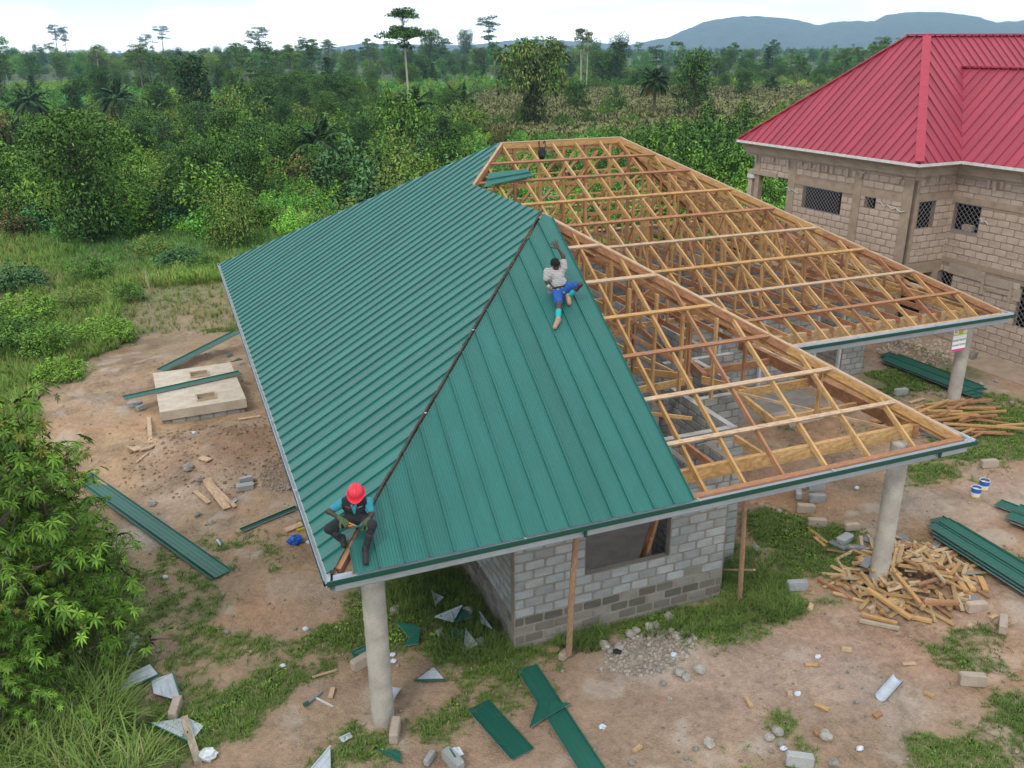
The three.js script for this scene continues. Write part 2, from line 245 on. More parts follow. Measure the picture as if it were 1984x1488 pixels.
// ---------------------------------------------------------------- materials of the houses
M.block = [[0.37, 0.40, 0.425], [0.34, 0.37, 0.39], [0.40, 0.425, 0.44], [0.31, 0.33, 0.345]].map(([r, g, b]) => std({ color: rgb(r, g, b), map: TX.concrete, bumpMap: TX.rough, bumpScale: 0.006, roughness: 0.95 }));
M.blockDark = [[0.17, 0.16, 0.145], [0.25, 0.24, 0.22], [0.12, 0.115, 0.10]].map(([r, g, b]) => std({ color: rgb(r, g, b), map: TX.concrete, bumpMap: TX.rough, bumpScale: 0.006, roughness: 0.95 }));
M.mortar = std({ color: rgb(0.29, 0.26, 0.23), map: TX.concrete, bumpMap: TX.rough, bumpScale: 0.01, roughness: 1 });
M.floor = std({ color: rgb(0.34, 0.315, 0.30), map: TX.concrete, roughness: 0.95 });
M.tan = [[0.50, 0.41, 0.352], [0.485, 0.395, 0.338], [0.515, 0.425, 0.365], [0.495, 0.405, 0.345], [0.50, 0.40, 0.335]].map(([r, g, b]) => std({ color: rgb(r, g, b), map: TX.concrete, bumpMap: TX.rough, bumpScale: 0.008, roughness: 0.95 }));
M.tanMortar = std({ color: rgb(0.33, 0.262, 0.212), map: TX.concrete, bumpMap: TX.rough, bumpScale: 0.012, roughness: 1 });
const teal = (r, g, b) => new THREE.MeshPhysicalMaterial({ color: rgb(r, g, b), map: TX.dust, roughness: 0.42, metalness: 0, specularIntensity: 1, clearcoat: 0.12, clearcoatRoughness: 0.3, side: THREE.DoubleSide });
M.teal = [teal(0.010, 0.146, 0.125), teal(0.011, 0.153, 0.131), teal(0.0095, 0.139, 0.119)];
M.tealDark = teal(0.008, 0.085, 0.062);
M.zinc = std({ color: rgb(0.50, 0.56, 0.63), roughness: 0.42, metalness: 0.35, map: TX.stain, side: THREE.DoubleSide });
M.zincPale = std({ color: rgb(0.58, 0.64, 0.72), roughness: 0.5, metalness: 0.1, map: TX.stain, side: THREE.DoubleSide });
M.gutterGreen = std({ color: rgb(0.006, 0.062, 0.045), roughness: 0.45, side: THREE.DoubleSide });
M.hipTape = std({ color: rgb(0.05, 0.055, 0.05), roughness: 0.8, map: TX.stain });

// ---------------------------------------------------------------- block walls
// rounded-edge block of unit size: chamfered box with uneven face edges (44 triangles)
function blockGeo(seed, w = 0.44, h = 0.222, t = 0.16) {
  const r = mulberry(seed), c = 0.012, pos = [], idx = [], uv = [], o = r() * 3; let n = 0;
  // outline of the face, 8 points, then outer ring set back
  const X = w / 2, Y = h / 2, k = 0.03, j = () => (r() - 0.5) * 0.012;
  const out = [[-X + k, -Y], [X - k, -Y], [X, -Y + k], [X, Y - k], [X - k, Y], [-X + k, Y], [-X, Y - k], [-X, -Y + k]].map(([x, y]) => [x + j(), y + j()]);
  const add = (x, y, z) => { pos.push(x, y, z); uv.push(x + o, y + o + z); return n++; };
  for (const s of [1, -1]) {
    const ce = add(0, 0, s * t / 2), a = out.map(([x, y]) => add(x * 0.95, y * 0.92, s * t / 2)), a2 = out.map(([x, y]) => add(x * 0.95, y * 0.92, s * t / 2)), b = out.map(([x, y]) => add(x, y, s * (t / 2 - c)));
    for (let i = 0; i < 8; i++) { const q = (i + 1) % 8; if (s > 0) idx.push(ce, a[i], a[q], a2[i], b[i], b[q], a2[i], b[q], a2[q]); else idx.push(ce, a[q], a[i], a2[i], b[q], b[i], a2[i], a2[q], b[q]); }
  }
  // top and bottom strips so that wall heads read as blocks
  const q4 = (p) => { const s = p.map((v) => add(...v)); idx.push(s[0], s[1], s[2], s[0], s[2], s[3]); };
  const T = t / 2 - c;
  q4([[-X + k, Y, T], [X - k, Y, T], [X - k, Y, -T], [-X + k, Y, -T]]);
  q4([[X, -Y + k, T], [X, -Y + k, -T], [X, Y - k, -T], [X, Y - k, T]]); q4([[-X, -Y + k, -T], [-X, -Y + k, T], [-X, Y - k, T], [-X, Y - k, -T]]);
  q4([[X - k, Y, T], [X, Y - k, T], [X, Y - k, -T], [X - k, Y, -T]]); q4([[-X, Y - k, T], [-X + k, Y, T], [-X + k, Y, -T], [-X, Y - k, -T]]);
  return geoFrom(pos, idx, uv);
}
// wall from a towards b (x,z), between y0 and y1, openings [s0,s1,yb,yt] along it; single(px,py,row) says which blocks are parts of their own
function blockWall(parent, name, a, b, y0, y1, t, o) {
  const L = Math.hypot(b[0] - a[0], b[1] - a[1]), w = new THREE.Group(); w.name = name; parent.add(w);
  w.position.set(a[0], y0, a[1]); w.rotation.y = -Math.atan2(b[1] - a[1], b[0] - a[0]);
  const H = y1 - y0, ops = (o.openings || []).map(([s, e, yb, yt]) => [s, e, yb - y0, yt - y0]), ch = o.course || 0.203, bl = o.len || 0.415;
  // mortar core, cut round the openings
  const core = []; const cx = [0, L, ...ops.flatMap((q) => [q[0], q[1]])].filter((v) => v >= 0 && v <= L).sort((p, q) => p - q);
  for (let i = 0; i < cx.length - 1; i++) { const s = cx[i], e = cx[i + 1]; if (e - s < 1e-4) continue; const m = (s + e) / 2; let y = 0; const hs = ops.filter((q) => m > q[0] && m < q[1]).sort((p, q) => p[2] - q[2]); for (const q of [...hs, [0, 0, H, H]]) { if (q[2] > y + 1e-4) core.push(boxGeo(e - s, q[2] - y, t - 0.022, m, (y + q[2]) / 2, 0)); y = q[3]; } }
  mesh('mortar', mergeGeometries(core), o.mortar, w);
  for (const [s, e, yb, yt, kind] of (o.plaster || [])) mesh('concrete_' + (kind || 'band'), boxGeo(e - s, yt - yb, t + 0.02, (s + e) / 2, (yb + yt) / 2 - y0, 0), o.plasterMat, w);
  const vars = o.variants, rest = [], skip = [...ops, ...(o.plaster || []).map(([s, e, yb, yt]) => [s, e, yb - y0, yt - y0])];
  const rows = Math.round(H / ch);
  for (let r = 0; r < rows; r++) {
    const yc = (r + 0.5) * H / rows; if (o.rowTop && yc > o.rowTop) continue;
    const cut = skip.filter((q) => yc > q[2] - 0.02 && yc < q[3] + 0.02).sort((p, q) => p[0] - q[0]); let s = 0; const spans = [];
    for (const q of [...cut, [L, L]]) { if (q[0] - s > 0.1) spans.push([s, q[0]]); s = Math.max(s, q[1]); }
    for (const [p, q] of spans) {
      let x = p; let first = (r % 2) ? bl * 0.5 : bl;
      while (x < q - 0.06) {
        let wd = Math.min(first * rr(0.96, 1.04), q - x); if (q - x - wd < 0.12) wd = q - x; first = bl;
        const vi = (rnd() * vars.length) | 0, mats = o.mats(r, (x + wd / 2) / L), sx = (wd - 0.036) / 0.44, sy = (H / rows - 0.034) / 0.222;
        const lx = x + wd / 2, ly = yc + rr(-0.005, 0.005), lz = rr(-0.004, 0.004);
        if (!o.single || o.single(lx, ly, r, rows)) { const m = mesh('block', vars[vi], mats, w); m.position.set(lx, ly, lz); m.scale.set(sx, sy, 1); }
        else { const g = vars[vi].clone(); g.scale(sx, sy, 1); g.translate(lx, ly, lz); rest.push([g, mats]); }
        x += wd;
      }
    }
  }
  const byMat = new Map(); for (const [g, m] of rest) { if (!byMat.has(m)) byMat.set(m, []); byMat.get(m).push(g); }
  for (const [m, gs] of byMat) tag(mesh('blocks', mergeGeometries(gs), m, w), null, null, null, 'stuff');
  return w;
}

// ---------------------------------------------------------------- the house under construction
const E0 = 3.584;
const HA = V(0, E0, 0), HB = V(0, E0, -22.16), HC = V(12.8, E0, 0), HD = V(21.1, E0, -6.10), HF = V(21.1, E0, -22.16), HI = V(12.8, E0, -6.10);
const P1 = V(6.65, E0 + 3.79, -7.37), VV = V(6.65, E0 + 3.79, -12.41), R1 = V(8.27, E0 + 4.71, -14.28), R2 = V(12.37, E0 + 4.71, -14.28);
const house = base('unfinished_house', 0, 0, 0);
tag(house, 'grey block house under construction with a half finished teal metal roof', 'house');
const part = (name, parent = house) => { const g = new THREE.Group(); g.name = name; parent.add(g); return g; };
const pt = (a, b, t) => a.clone().lerp(b, t);

// roof sheets: ribbed profile across s (0..width), cut to the slope's outline at both ends
const PROFILE = [[0, 0.033], [0.013, 0.033], [0.017, 0], [0.137, 0.0], [0.142, 0.0025], [0.148, 0], [0.264, 0], [0.269, 0.0025], [0.275, 0], [0.398, 0], [0.4, 0.029], [0.405, 0.031]];
function sheetGeo(prof, lo, hi, origin, across, upslope, nrm) { // lo(s), hi(s): distances up the slope
  const pos = [], uv = [], idx = [];
  prof.forEach(([s, h]) => { const a = Math.min(lo(s), hi(s)), b = hi(s); for (const d of [a, b]) { const p = origin.clone().addScaledVector(across, s).addScaledVector(upslope, d).addScaledVector(nrm, h); pos.push(p.x, p.y, p.z); uv.push(s * 0.35 + origin.x * 0.731 + origin.z * 0.617, d * 0.16 + origin.z * 0.37); } });
  for (let i = 0; i < prof.length - 1; i++) { const a = 2 * i; idx.push(a, a + 2, a + 1, a + 1, a + 2, a + 3); }
  const g = geoFrom(pos, idx, uv).toNonIndexed(); g.computeVertexNormals(); return g;
}
const roof = part('roof_covering');
{ // left slope: sheets rise in +x, side by side along z
  const t = 3.79 / 6.65, k = Math.hypot(1, t), up = V(1 / k, t / k, 0), nrm = V(-t / k, 1 / k, 0), W = 0.4104;
  const edge = (z) => { const u = -z; if (u < 7.37) return 6.65 * u / 7.37; if (u < 12.41) return 6.65; if (u < 14.28) return lerp(6.65, 8.27, (u - 12.41) / 1.87); return lerp(8.27, 0, (u - 14.28) / (22.16 - 14.28)); };
  for (let i = 0; i < 54; i++) {
    const z0 = -0.02 - i * W; const o = V(-0.08, E0 - 0.08 * t + 0.045, z0);
    const prof = PROFILE.map(([s, h]) => [s * W / 0.405, h + (i % 2) * 0.0015]);
    mesh('roof_sheet', sheetGeo(prof, () => 0, (s) => Math.max(0.01, (edge(z0 - s) + 0.08) * k - 0.03), o, V(0, 0, -1), up, nrm), M.teal[(rnd() * 3) | 0], roof);
  }
}
{ // front slope: sheets rise in -z, side by side along x
  const t = 3.79 / 7.37, SK = 0.064, k = Math.hypot(1, t, SK), up = V(SK / k, t / k, -1 / k), nrm = V(0, 1, t).normalize(), W = 0.403;
  const edge = (x) => Math.min(7.37 / 6.65 * x / (1 - SK * 7.37 / 6.65), 7.37 / 6.15 * (12.8 - x) / (1 + SK * 7.37 / 6.15));
  const FP = [[0, 0.04], [0.011, 0.04], [0.016, 0]]; for (let q = 0; q < 7; q++) { const s = 0.06 + q * 0.048; FP.push([s - 0.006, 0], [s, 0.005], [s + 0.006, 0]); } FP.push([0.396, 0], [0.399, 0.034], [0.405, 0.038]);
  for (let i = 0; i < 15; i++) {
    const x0 = 0.30 + i * W, o = V(x0, E0 - 0.10 * t + 0.047, 0.10);
    const prof = FP.map(([s, h]) => [s * W / 0.405, h + (i % 2) * 0.0015]);
    const lo = i === 0 ? () => 0.0 : () => 0;
    mesh('roof_sheet', sheetGeo(prof, lo, (s) => (edge(x0 + s) + 0.10) * k - 0.06, o, V(1, 0, 0), up, nrm), M.teal[(rnd() * 3) | 0], roof);
  }
  // dark sealing strip along the left hip
  const a = pt(HA, P1, 0.075).add(V(0.02, 0.085, 0)), b = P1.clone().add(V(0, 0.08, 0));
  for (let i = 0; i < 40; i++) { const p = pt(a, b, i / 40).add(V(rr(-0.012, 0.012), rr(0, 0.008), rr(-0.012, 0.012))), q = pt(a, b, (i + 1.05) / 40).add(V(rr(-0.012, 0.012), rr(0, 0.008), 0)); mesh('hip_strip', beamGeo(p, q, rr(0.03, 0.042), 0.03), M.hipTape, roof); if (i % 10 === 1) { const m = mesh('sealant_patch', stoneGeo(400 + i, 0.06, 0.015, 0.045), i % 8 === 1 ? M.redwood : M.zincPale, roof); m.position.copy(p).add(V(rr(-0.03, 0.03), 0.012, 0)); } }
}
// ---- timber frame
const frame = part('roof_frame');
const T = (name, a, b, w, d, mat, up) => timber(frame, name, a, b, w, d, mat, up);
const rw = () => rnd() < 0.2 ? M.redwood : M.timber[(rnd() * 5) | 0];
{
  const tf = 3.79 / 7.37, nf = V(0, 1, tf).normalize(), dn = (p, k = 0.085) => p.clone().addScaledVector(nf, -k);
  const hipX = (u) => 12.8 - 6.15 * u / 7.37; // right hip of the front slope
  for (const x of [0.55, 2.0, 3.5, 5.0, 6.72, 7.56, 8.42, 9.40, 10.44, 11.58]) { const SK = 0.064, u = Math.min(7.37 / 6.65 * x / (1 - SK * 7.37 / 6.65), 7.37 / 6.15 * (12.8 - x) / (1 + SK * 7.37 / 6.15)); T('rafter', dn(V(x, E0, -0.02)), dn(V(x + SK * u * 0.985, E0 + tf * u * 0.985, -u * 0.985)), 0.05, 0.105, rnd() < 0.12 ? M.timber[3] : M.timber[(rnd() * 3) | 0], nf); }
  for (const u of [1.07, 2.07, 3.11, 4.11, 5.14, 6.20]) T('purlin', dn(V(6.38 + 0.064 * u, E0 + tf * u, -u), 0.005), dn(V(hipX(u) - 0.03, E0 + tf * u, -u), 0.005), 0.085, 0.045, rnd() < 0.55 ? M.pale : rw(), nf);
  T('eave_board', V(0.3, E0 - 0.015, -0.03), V(12.74, E0 - 0.015, -0.03), 0.13, 0.05, M.redwood);
  T('eave_board', V(0.02, E0 - 0.03, -0.1), V(0.02, E0 - 0.03, -22.1), 0.10, 0.05, M.redwood);
  // hips: paired boards standing on edge
  const hip = (a, b, m1, m2) => { const d = b.clone().sub(a).setY(0).normalize(), s = V(-d.z, 0, d.x); for (const k of [-1, 1]) T('hip_board', a.clone().addScaledVector(s, k * 0.042).add(V(0, -0.09, 0)), b.clone().addScaledVector(s, k * 0.042).add(V(0, -0.09, 0)), 0.048, 0.15, k < 0 ? m1 : m2); T('hip_board', a.clone().addScaledVector(s, -0.02).add(V(0, -0.255, 0)), b.clone().addScaledVector(s, -0.02).add(V(0, -0.235, 0)), 0.05, 0.10, m2); T('hip_cap', a.clone().add(V(0, 0.0, 0)), b.clone().add(V(0, 0.0, 0)), 0.11, 0.028, M.pale); };
  hip(pt(P1, HC, 0.0), pt(P1, HC, 0.62), M.timber[0], M.timber[3]); hip(pt(P1, HC, 0.62), pt(P1, HC, 0.985), M.timber[1], M.timber[0]);
  hip(R2, pt(R2, HD, 0.55), M.timber[1], M.timber[0]); hip(pt(R2, HD, 0.55), pt(R2, HD, 0.985), M.timber[0], M.timber[3]);
  hip(pt(VV, R1, 0.0), R1, M.redwood, M.timber[3]);
  hip(R1, R2, M.timber[2], M.timber[0]); hip(R2, HF, M.timber[1], M.timber[2]); hip(R1, HB.clone().add(V(0.2, 0.0, 0.2)), M.timber[1], M.redwood);
  hip(P1.clone().add(V(0.02, -0.14, 0)), VV.clone().add(V(0.02, -0.05, 0)), M.redwood, M.timber[1]);
  T('hip_board', HA.clone().add(V(0.12, -0.04, -0.12)), pt(HA, P1, 0.10).add(V(0, -0.06, 0)), 0.1, 0.14, M.redwood); T('hip_board', pt(HA, P1, 0.10).add(V(0, -0.13, 0)), pt(HA, P1, 0.98).add(V(0, -0.16, 0)), 0.1, 0.14, M.redwood);
  // valley from the inner corner
  T('valley_board', HI.clone().add(V(0, -0.12, 0)), VV.clone().add(V(0, -0.14, 0)), 0.06, 0.2, M.redwood);
  // right slope of the front wing
  const tw = 3.79 / 6.15;
  for (const u of [0.9, 1.75, 2.6, 3.5, 4.4, 5.3, 6.15, 7.0, 7.9, 8.8, 9.7, 10.6, 11.5]) {
    const xt = u < 7.37 ? 12.8 - 6.15 * u / 7.37 : 6.68, xb = u < 6.10 ? 12.78 : 12.8 - (u - 6.10) * 6.15 / 6.31; if (xb - xt < 0.3) continue;
    T('rafter', V(xb, E0 + (12.8 - xb) * tw - 0.09, -u), V(xt, E0 + (12.8 - xt) * tw - 0.09, -u), 0.052, 0.115, M.timber[(rnd() * 3) | 0]);
  }
  for (const x of [11.7, 10.6, 9.5, 8.5, 7.6]) { const u0 = 7.37 * (12.8 - x) / 6.15, u1 = 6.10 + 6.31 * (12.8 - x) / 6.15; T('purlin', V(x, E0 + (12.8 - x) * tw, -u0), V(x, E0 + (12.8 - x) * tw, -u1), 0.08, 0.045, rw(), V(tw, 1, 0).normalize()); }
  T('eave_board', V(12.76, E0 - 0.015, -0.1), V(12.76, E0 - 0.015, -6.1), 0.12, 0.05, M.timber[1]);
}
{ // rear block
  const tr = 4.71 / 8.18, nr = V(0, 1, tr).normalize(), ft = (x, z) => V(x, E0 + tr * (-z - 6.10), z), dn = (p, k = 0.09) => p.clone().addScaledVector(nr, -k);
  const hipR = (z) => 12.37 + (21.1 - 12.37) * (z + 14.28) / 8.18, zHip = (x) => -14.28 + (x - 12.37) * 8.18 / 8.73;
  const zVal = (x) => -6.10 - (12.8 - x) * 6.31 / 6.15;
  const XF = (x, z) => x - 0.083 * (-z - 6.1), XS = [8.07, 8.96, 9.82, 10.64, 11.43, 12.29, 13.0, 13.80, 14.60, 15.37, 16.15, 16.87, 17.74, 18.56, 19.28, 20.07];
  XS.forEach((x, i) => {
    let zb = -6.08, zt = -14.22; const f = (z) => XF(x, z); if (x < 12.8) for (let q = 0; q < 20; q++) zb = zVal(f(zb)); for (let q = 0; q < 20; q++) { const xx = f(zt); zt = xx > 12.4 ? zHip(xx) : xx < 8.27 ? lerp(-12.41, -14.28, clamp((xx - 6.65) / 1.62)) : -14.22; }
    if (zb - zt < 0.2) return; const red = i === 10 || i === 13;
    T('rafter', dn(ft(f(zb), zb)), dn(ft(f(zt), zt)), 0.05, 0.105, red ? M.redwood : M.timber[[0, 1, 1, 4, 0, 1, 2][i % 7]], nr);
  });
  for (const v of [0.915, 1.84, 2.82, 3.81, 4.71, 5.62, 6.56, 7.33]) {
    const z = -6.10 - v, xl = z > -12.41 ? 12.8 - (-6.1 - z) * 6.15 / 6.31 + 0.05 : lerp(6.7, 8.27, (-z - 12.41) / 1.87), xr = hipR(z) - 0.04;
    T('purlin', dn(ft(xl, z), 0.005), dn(ft(xr, z), 0.005), 0.085, 0.05, [M.redwood, M.timber[3], M.pale, M.timber[0], M.pale, M.timber[3], M.timber[0], M.redwood][Math.round(v) % 8], nr);
  }
  T('eave_board', V(12.85, E0 - 0.015, -6.12), V(21.05, E0 - 0.015, -6.12), 0.13, 0.05, M.pale);
  // right hip end
  const te = 4.71 / 8.73;
  for (const z of [-7.4, -8.4, -9.4, -10.4, -11.4, -12.4, -13.4, -14.3, -15.2, -16.2, -17.2, -18.2, -19.2, -20.2, -21.2]) { const xt = z > -14.28 ? 12.37 + 8.73 * (z + 14.28) / 8.18 : 12.37 + 8.73 * (-z - 14.28) / 7.88; T('rafter', V(21.05, E0 - 0.09, z), V(xt, E0 + (21.1 - xt) * te - 0.09, z), 0.052, 0.115, rw()); }
  for (const x of [20.2, 19.2, 18.2, 17.2, 16.2, 15.2, 14.2, 13.2]) { const za = -14.28 + (x - 12.37) * 8.18 / 8.73, zb = -14.28 - (x - 12.37) * 7.88 / 8.73; T('purlin', V(x, E0 + (21.1 - x) * te, za), V(x, E0 + (21.1 - x) * te, zb), 0.08, 0.045, rw(), V(te, 1, 0).normalize()); }
  T('eave_board', V(21.05, E0 - 0.015, -6.2), V(21.05, E0 - 0.015, -22.1), 0.12, 0.05, M.timber[0]);
  // back slope
  const tb = 4.71 / 7.88, bk = (x, z) => V(x, E0 + tb * (22.16 + z) - 0.09, z);
  for (const x of [1.2, 2.4, 3.6, 4.8, 5.9, 6.9, 7.8, ...XS.slice(2), 20.6]) { const zt = x < 8.27 ? -22.16 + 7.88 * x / 8.27 : x > 12.37 ? -22.16 + 7.88 * (21.1 - x) / 8.73 : -14.34; if (zt + 22.1 < 0.3) continue; T('rafter', bk(x, -22.12), bk(x, zt), 0.052, 0.115, M.timber[(rnd() * 5) | 0]); }
  for (let v = 0.9; v < 7.6; v += 0.95) { const f = v / 7.88, z = -22.16 + v; T('purlin', bk(8.27 * f + 0.05, z).add(V(0, 0.09, 0)), bk(21.1 - 8.73 * f - 0.05, z).add(V(0, 0.09, 0)), 0.085, 0.05, M.timber[(rnd() * 5) | 0]); }
  T('eave_board', V(0.1, E0 - 0.015, -22.14), V(21.05, E0 - 0.015, -22.14), 0.12, 0.05, M.timber[0]);
  // tie joists under every rafter, posts and struts
  XS.forEach((x, i) => {
    if (x < 8.7) return; x -= 0.3; const zf = x > 12.6 ? -6.62 : zVal(x) - 0.1;
    T('joist', V(x + 0.075, E0 + 0.06, zf), V(x + 0.075, E0 + 0.03, -14.1), 0.05, 0.15, [M.redwood, M.timber[3], M.redwood, M.timber[0]][i % 4]);
    T('joist', V(x + 0.13, E0 + 0.05, -13.6), V(x + 0.13, E0 + 0.05, -21.5), 0.05, 0.15, [M.timber[3], M.redwood, M.timber[1]][i % 3]);
    const yt = (z) => Math.min(E0 + tr * (-z - 6.1), E0 + tb * (22.16 + z), x > 12.37 ? E0 + te * (21.1 - x) : 99, x < 8.27 ? E0 + 0.57 * x : 99) - 0.16;
    for (const z of [-8.95, -10.85, -12.6, -14.28, -16.1, -18.0, -19.8]) { if (z > zf + 0.4 || rnd() < 0.12) continue; const y = yt(z); if (y < E0 + 0.35) continue; const q = z === -14.28; T('post', V(x + 0.075, E0 + 0.02, z + (q ? 0.05 : rr(-0.12, 0.12))), V(x + 0.02, y, z), q ? 0.09 : 0.05, q ? 0.09 : 0.075, rnd() < 0.22 ? M.redwood : M.timber[(rnd() * 3) | 0], V(0, 0, 1)); }
    if (i % 2 === 0) for (const [za, zb] of [[-9.2, -10.7], [-12.4, -10.95], [-16.3, -17.9]]) { const y1 = yt(zb); if (y1 < E0 + 0.8 || za > zf) continue; T('strut', V(x + 0.03, E0 + 0.12, za), V(x + 0.03, y1 - 0.02, zb), 0.045, 0.07, M.timber[(rnd() * 4) | 0]); }
  });
  // cross bracing below the ridge and rails between the posts
  const ys = [E0 + 4.35, E0 + 3.35, E0 + 2.3, E0 + 1.25];
  for (let i = 1; i < 6; i++) { const xa = XS[i] - 0.67, xb = XS[i + 1] - 0.67; for (let j = 0; j < 3; j++) { if ((i + j) % 3 === 2) continue; const s = (i + j) % 2; T('brace', V(xa + 0.05, ys[s ? j : j + 1], -14.36), V(xb - 0.05, ys[s ? j + 1 : j], -14.36), 0.04, 0.085, M.timber[(rnd() * 4) | 0], V(0, 0, 1)); if (j === 0) T('brace', V(xa + 0.05, ys[1], -14.22), V(xb - 0.05, ys[0], -14.22), 0.04, 0.085, M.timber[(rnd() * 4) | 0], V(0, 0, 1)); } }
  for (const y of ys.slice(1)) T('rail', V(8.1, y, -14.3), V(12.5, y, -14.3), 0.05, 0.11, M.timber[(rnd() * 4) | 0]);
  for (const [x, z] of [[16.2, -8.6], [17.8, -8.3], [14.7, -9.1]]) T('strut', V(x, E0 + 0.12, z), V(x - 0.2, E0 + tr * (-z - 0.9 - 6.1) - 0.1, z - 0.9), 0.05, 0.07, M.timber[1]);
  // ring beams
  T('beam', V(12.6, E0 - 0.09, -6.78), V(20.8, E0 - 0.09, -6.78), 0.10, 0.26, M.timber[4]); T('beam', V(12.6, E0 - 0.02, -6.95), V(20.7, E0 - 0.02, -6.95), 0.05, 0.06, M.pale);
  T('beam', V(20.45, E0 - 0.07, -6.7), V(20.45, E0 - 0.07, -21.6), 0.10, 0.26, M.timber[1]);
  for (const z of [-9.6, -12.4, -15.2, -18.0]) T('beam', V(9.6, E0 - 0.12, z), V(20.4, E0 - 0.12, z), 0.07, 0.16, rw());
}
{ // front wing: ring beam on the columns, ties, hip struts and braces
  T('beam', V(8.2, E0 + 0.02, -0.72), V(12.2, E0 + 0.02, -0.72), 0.11, 0.27, M.timber[1]); T('beam', V(3.0, E0 + 0.02, -0.72), V(8.3, E0 + 0.02, -0.72), 0.11, 0.27, M.timber[0]);
  T('beam', V(12.12, E0 + 0.02, -0.62), V(12.12, E0 + 0.02, -6.7), 0.11, 0.27, M.redwood); T('beam', V(12.29, E0 + 0.10, -1.2), V(12.29, E0 + 0.10, -6.4), 0.07, 0.05, M.pale);
  T('beam', V(9.9, E0 - 0.06, -2.3), V(12.1, E0 - 0.06, -2.3), 0.08, 0.2, M.timber[1]); T('beam', V(10.1, E0 - 0.06, -3.9), V(12.1, E0 - 0.06, -3.9), 0.08, 0.2, M.timber[1]); T('beam', V(10.0, E0 - 0.04, -5.4), V(12.1, E0 - 0.04, -5.4), 0.08, 0.18, M.timber[3]);
  const yj = 3.56; // joists, ties and stubs over the partition walls
  for (const [x0, z0, x1, z1, w, d, m] of [[10.63, -10.0, 9.87, -6.38, 0.055, 0.15, 3], [10.22, -6.25, 9.98, -5.13, 0.13, 0.16, 3], [8.5, -6.3, 9.62, -5.18, 0.06, 0.16, 0], [9.78, -4.92, 10.3, -3.88, 0.06, 0.18, 0], [7.0, -4.9, 9.55, -5.02, 0.07, 0.17, 1], [12.1, -12.8, 11.83, -8.48, 0.06, 0.13, 5], [9.1, -8.6, 9.44, -5.68, 0.05, 0.08, 4], [7.44, -1.85, 7.44, -0.8, 0.07, 0.14, 3], [8.57, -1.85, 8.57, -0.8, 0.07, 0.14, 0], [9.98, -3.5, 9.78, -2.15, 0.07, 0.17, 1], [7.6, -8.8, 7.6, -6.0, 0.055, 0.15, 3], [8.4, -9.4, 8.5, -6.6, 0.055, 0.15, 5]]) T('joist', V(x0, yj, z0), V(x1, yj, z1), w, d, M.timber[m]);
  T('brace', V(9.44, E0 + 0.25, -9.2), V(12.6, E0 + 0.45, -11.7), 0.05, 0.10, M.timber[3]);
  T('strut', V(9.95, yj, -4.1), V(11.9, yj, -0.85), 0.045, 0.06, M.pale);
  const hy = (x, z) => Math.min(E0 + 3.79 / 7.37 * -z, E0 + (12.8 - x) * 3.79 / 6.15) - 0.14;
  for (const [x, z, m] of [[7.1, -6.3, 0], [7.35, -5.4, 0], [7.75, -5.0, 0], [8.1, -5.35, 3], [8.3, -4.75, 0], [8.8, -4.4, 0], [9.35, -3.9, 1], [10.9, -2.2, 0], [9.15, -4.6, 3], [6.75, -4.4, 1], [7.2, -7.2, 0], [7.3, -8.2, 1], [7.8, -6.0, 0], [8.6, -6.6, 1], [9.6, -5.4, 0], [10.4, -4.2, 3]]) { const y = hy(x, z); if (y > E0 + 0.3) T('post', V(x, E0 - 0.05, z), V(x, y, z), 0.055, 0.09, M.timber[m], V(0, 0, 1)); }
  T('brace', V(6.6, E0 + 0.9, -4.9), V(8.2, E0 + 1.75, -5.2), 0.04, 0.09, M.timber[3]); T('brace', V(6.8, E0 + 2.0, -5.9), V(8.7, E0 + 0.75, -4.5), 0.04, 0.08, M.redwood); T('brace', V(6.5, E0 + 0.2, -3.9), V(8.2, E0 + 0.05, -2.9), 0.05, 0.07, M.timber[1]);
  // timber left bare at the near corner of the roof
  T('rafter', V(0.12, E0 + 0.0, -0.12), V(0.30, E0 + 0.12, -0.55), 0.05, 0.06, M.redwood);
}
// ---- gutters and fascias
function gutter(a, b, out) { // from a to b along the eave, out = direction away from the roof
  const d = b.clone().sub(a), L = d.length(), X = d.clone().normalize();
  const P = (s, o, y) => a.clone().addScaledVector(X, s).addScaledVector(out, o).add(V(0, y, 0));
  const strip = (prof) => { const pos = [], uv = [], idx = []; prof.forEach(([o, y]) => { for (const s of [0, L]) { const p = P(s + (s ? 1 : -1) * o * (prof.ext ?? 0.0), o, y); pos.push(p.x, p.y, p.z); uv.push(s * 0.3, (o + y) * 2); } }); for (let i = 0; i < prof.length - 1; i++) { const q = 2 * i; idx.push(q, q + 1, q + 2, q + 1, q + 3, q + 2); } const g = geoFrom(pos, idx, uv).toNonIndexed(); g.computeVertexNormals(); return g; };
  const tr = [[0.0, 0.015], [0.012, -0.07], [0.05, -0.085], [0.105, -0.08], [0.116, -0.004], [0.126, 0.0]]; tr.ext = 0.9;
  const fr = [[0.126, 0.0], [0.134, -0.012], [0.130, -0.10], [0.108, -0.112], [0.03, -0.112]]; fr.ext = 0.9;
  const fa = [[0.03, -0.112], [0.036, -0.25], [0.02, -0.275], [-0.12, -0.28]]; fa.ext = -0.4;
  mesh('gutter', strip(tr), M.zincPale, house); mesh('gutter_lip', strip(fr), M.gutterGreen, house); mesh('fascia', strip(fa), M.zinc, house);
  const n = Math.round(L / 3); for (let i = 1; i < n; i++) { const p = P(i * L / n + rr(-0.3, 0.3), 0.063, -0.03); const g = boxGeo(0.03, 0.006, 0.135); const m = mesh('gutter_clip', g, M.zinc, house); m.position.copy(p).add(V(0, 0.03, 0)); m.rotation.y = -Math.atan2(X.z, X.x); }
}
const gy = E0 - 0.005;
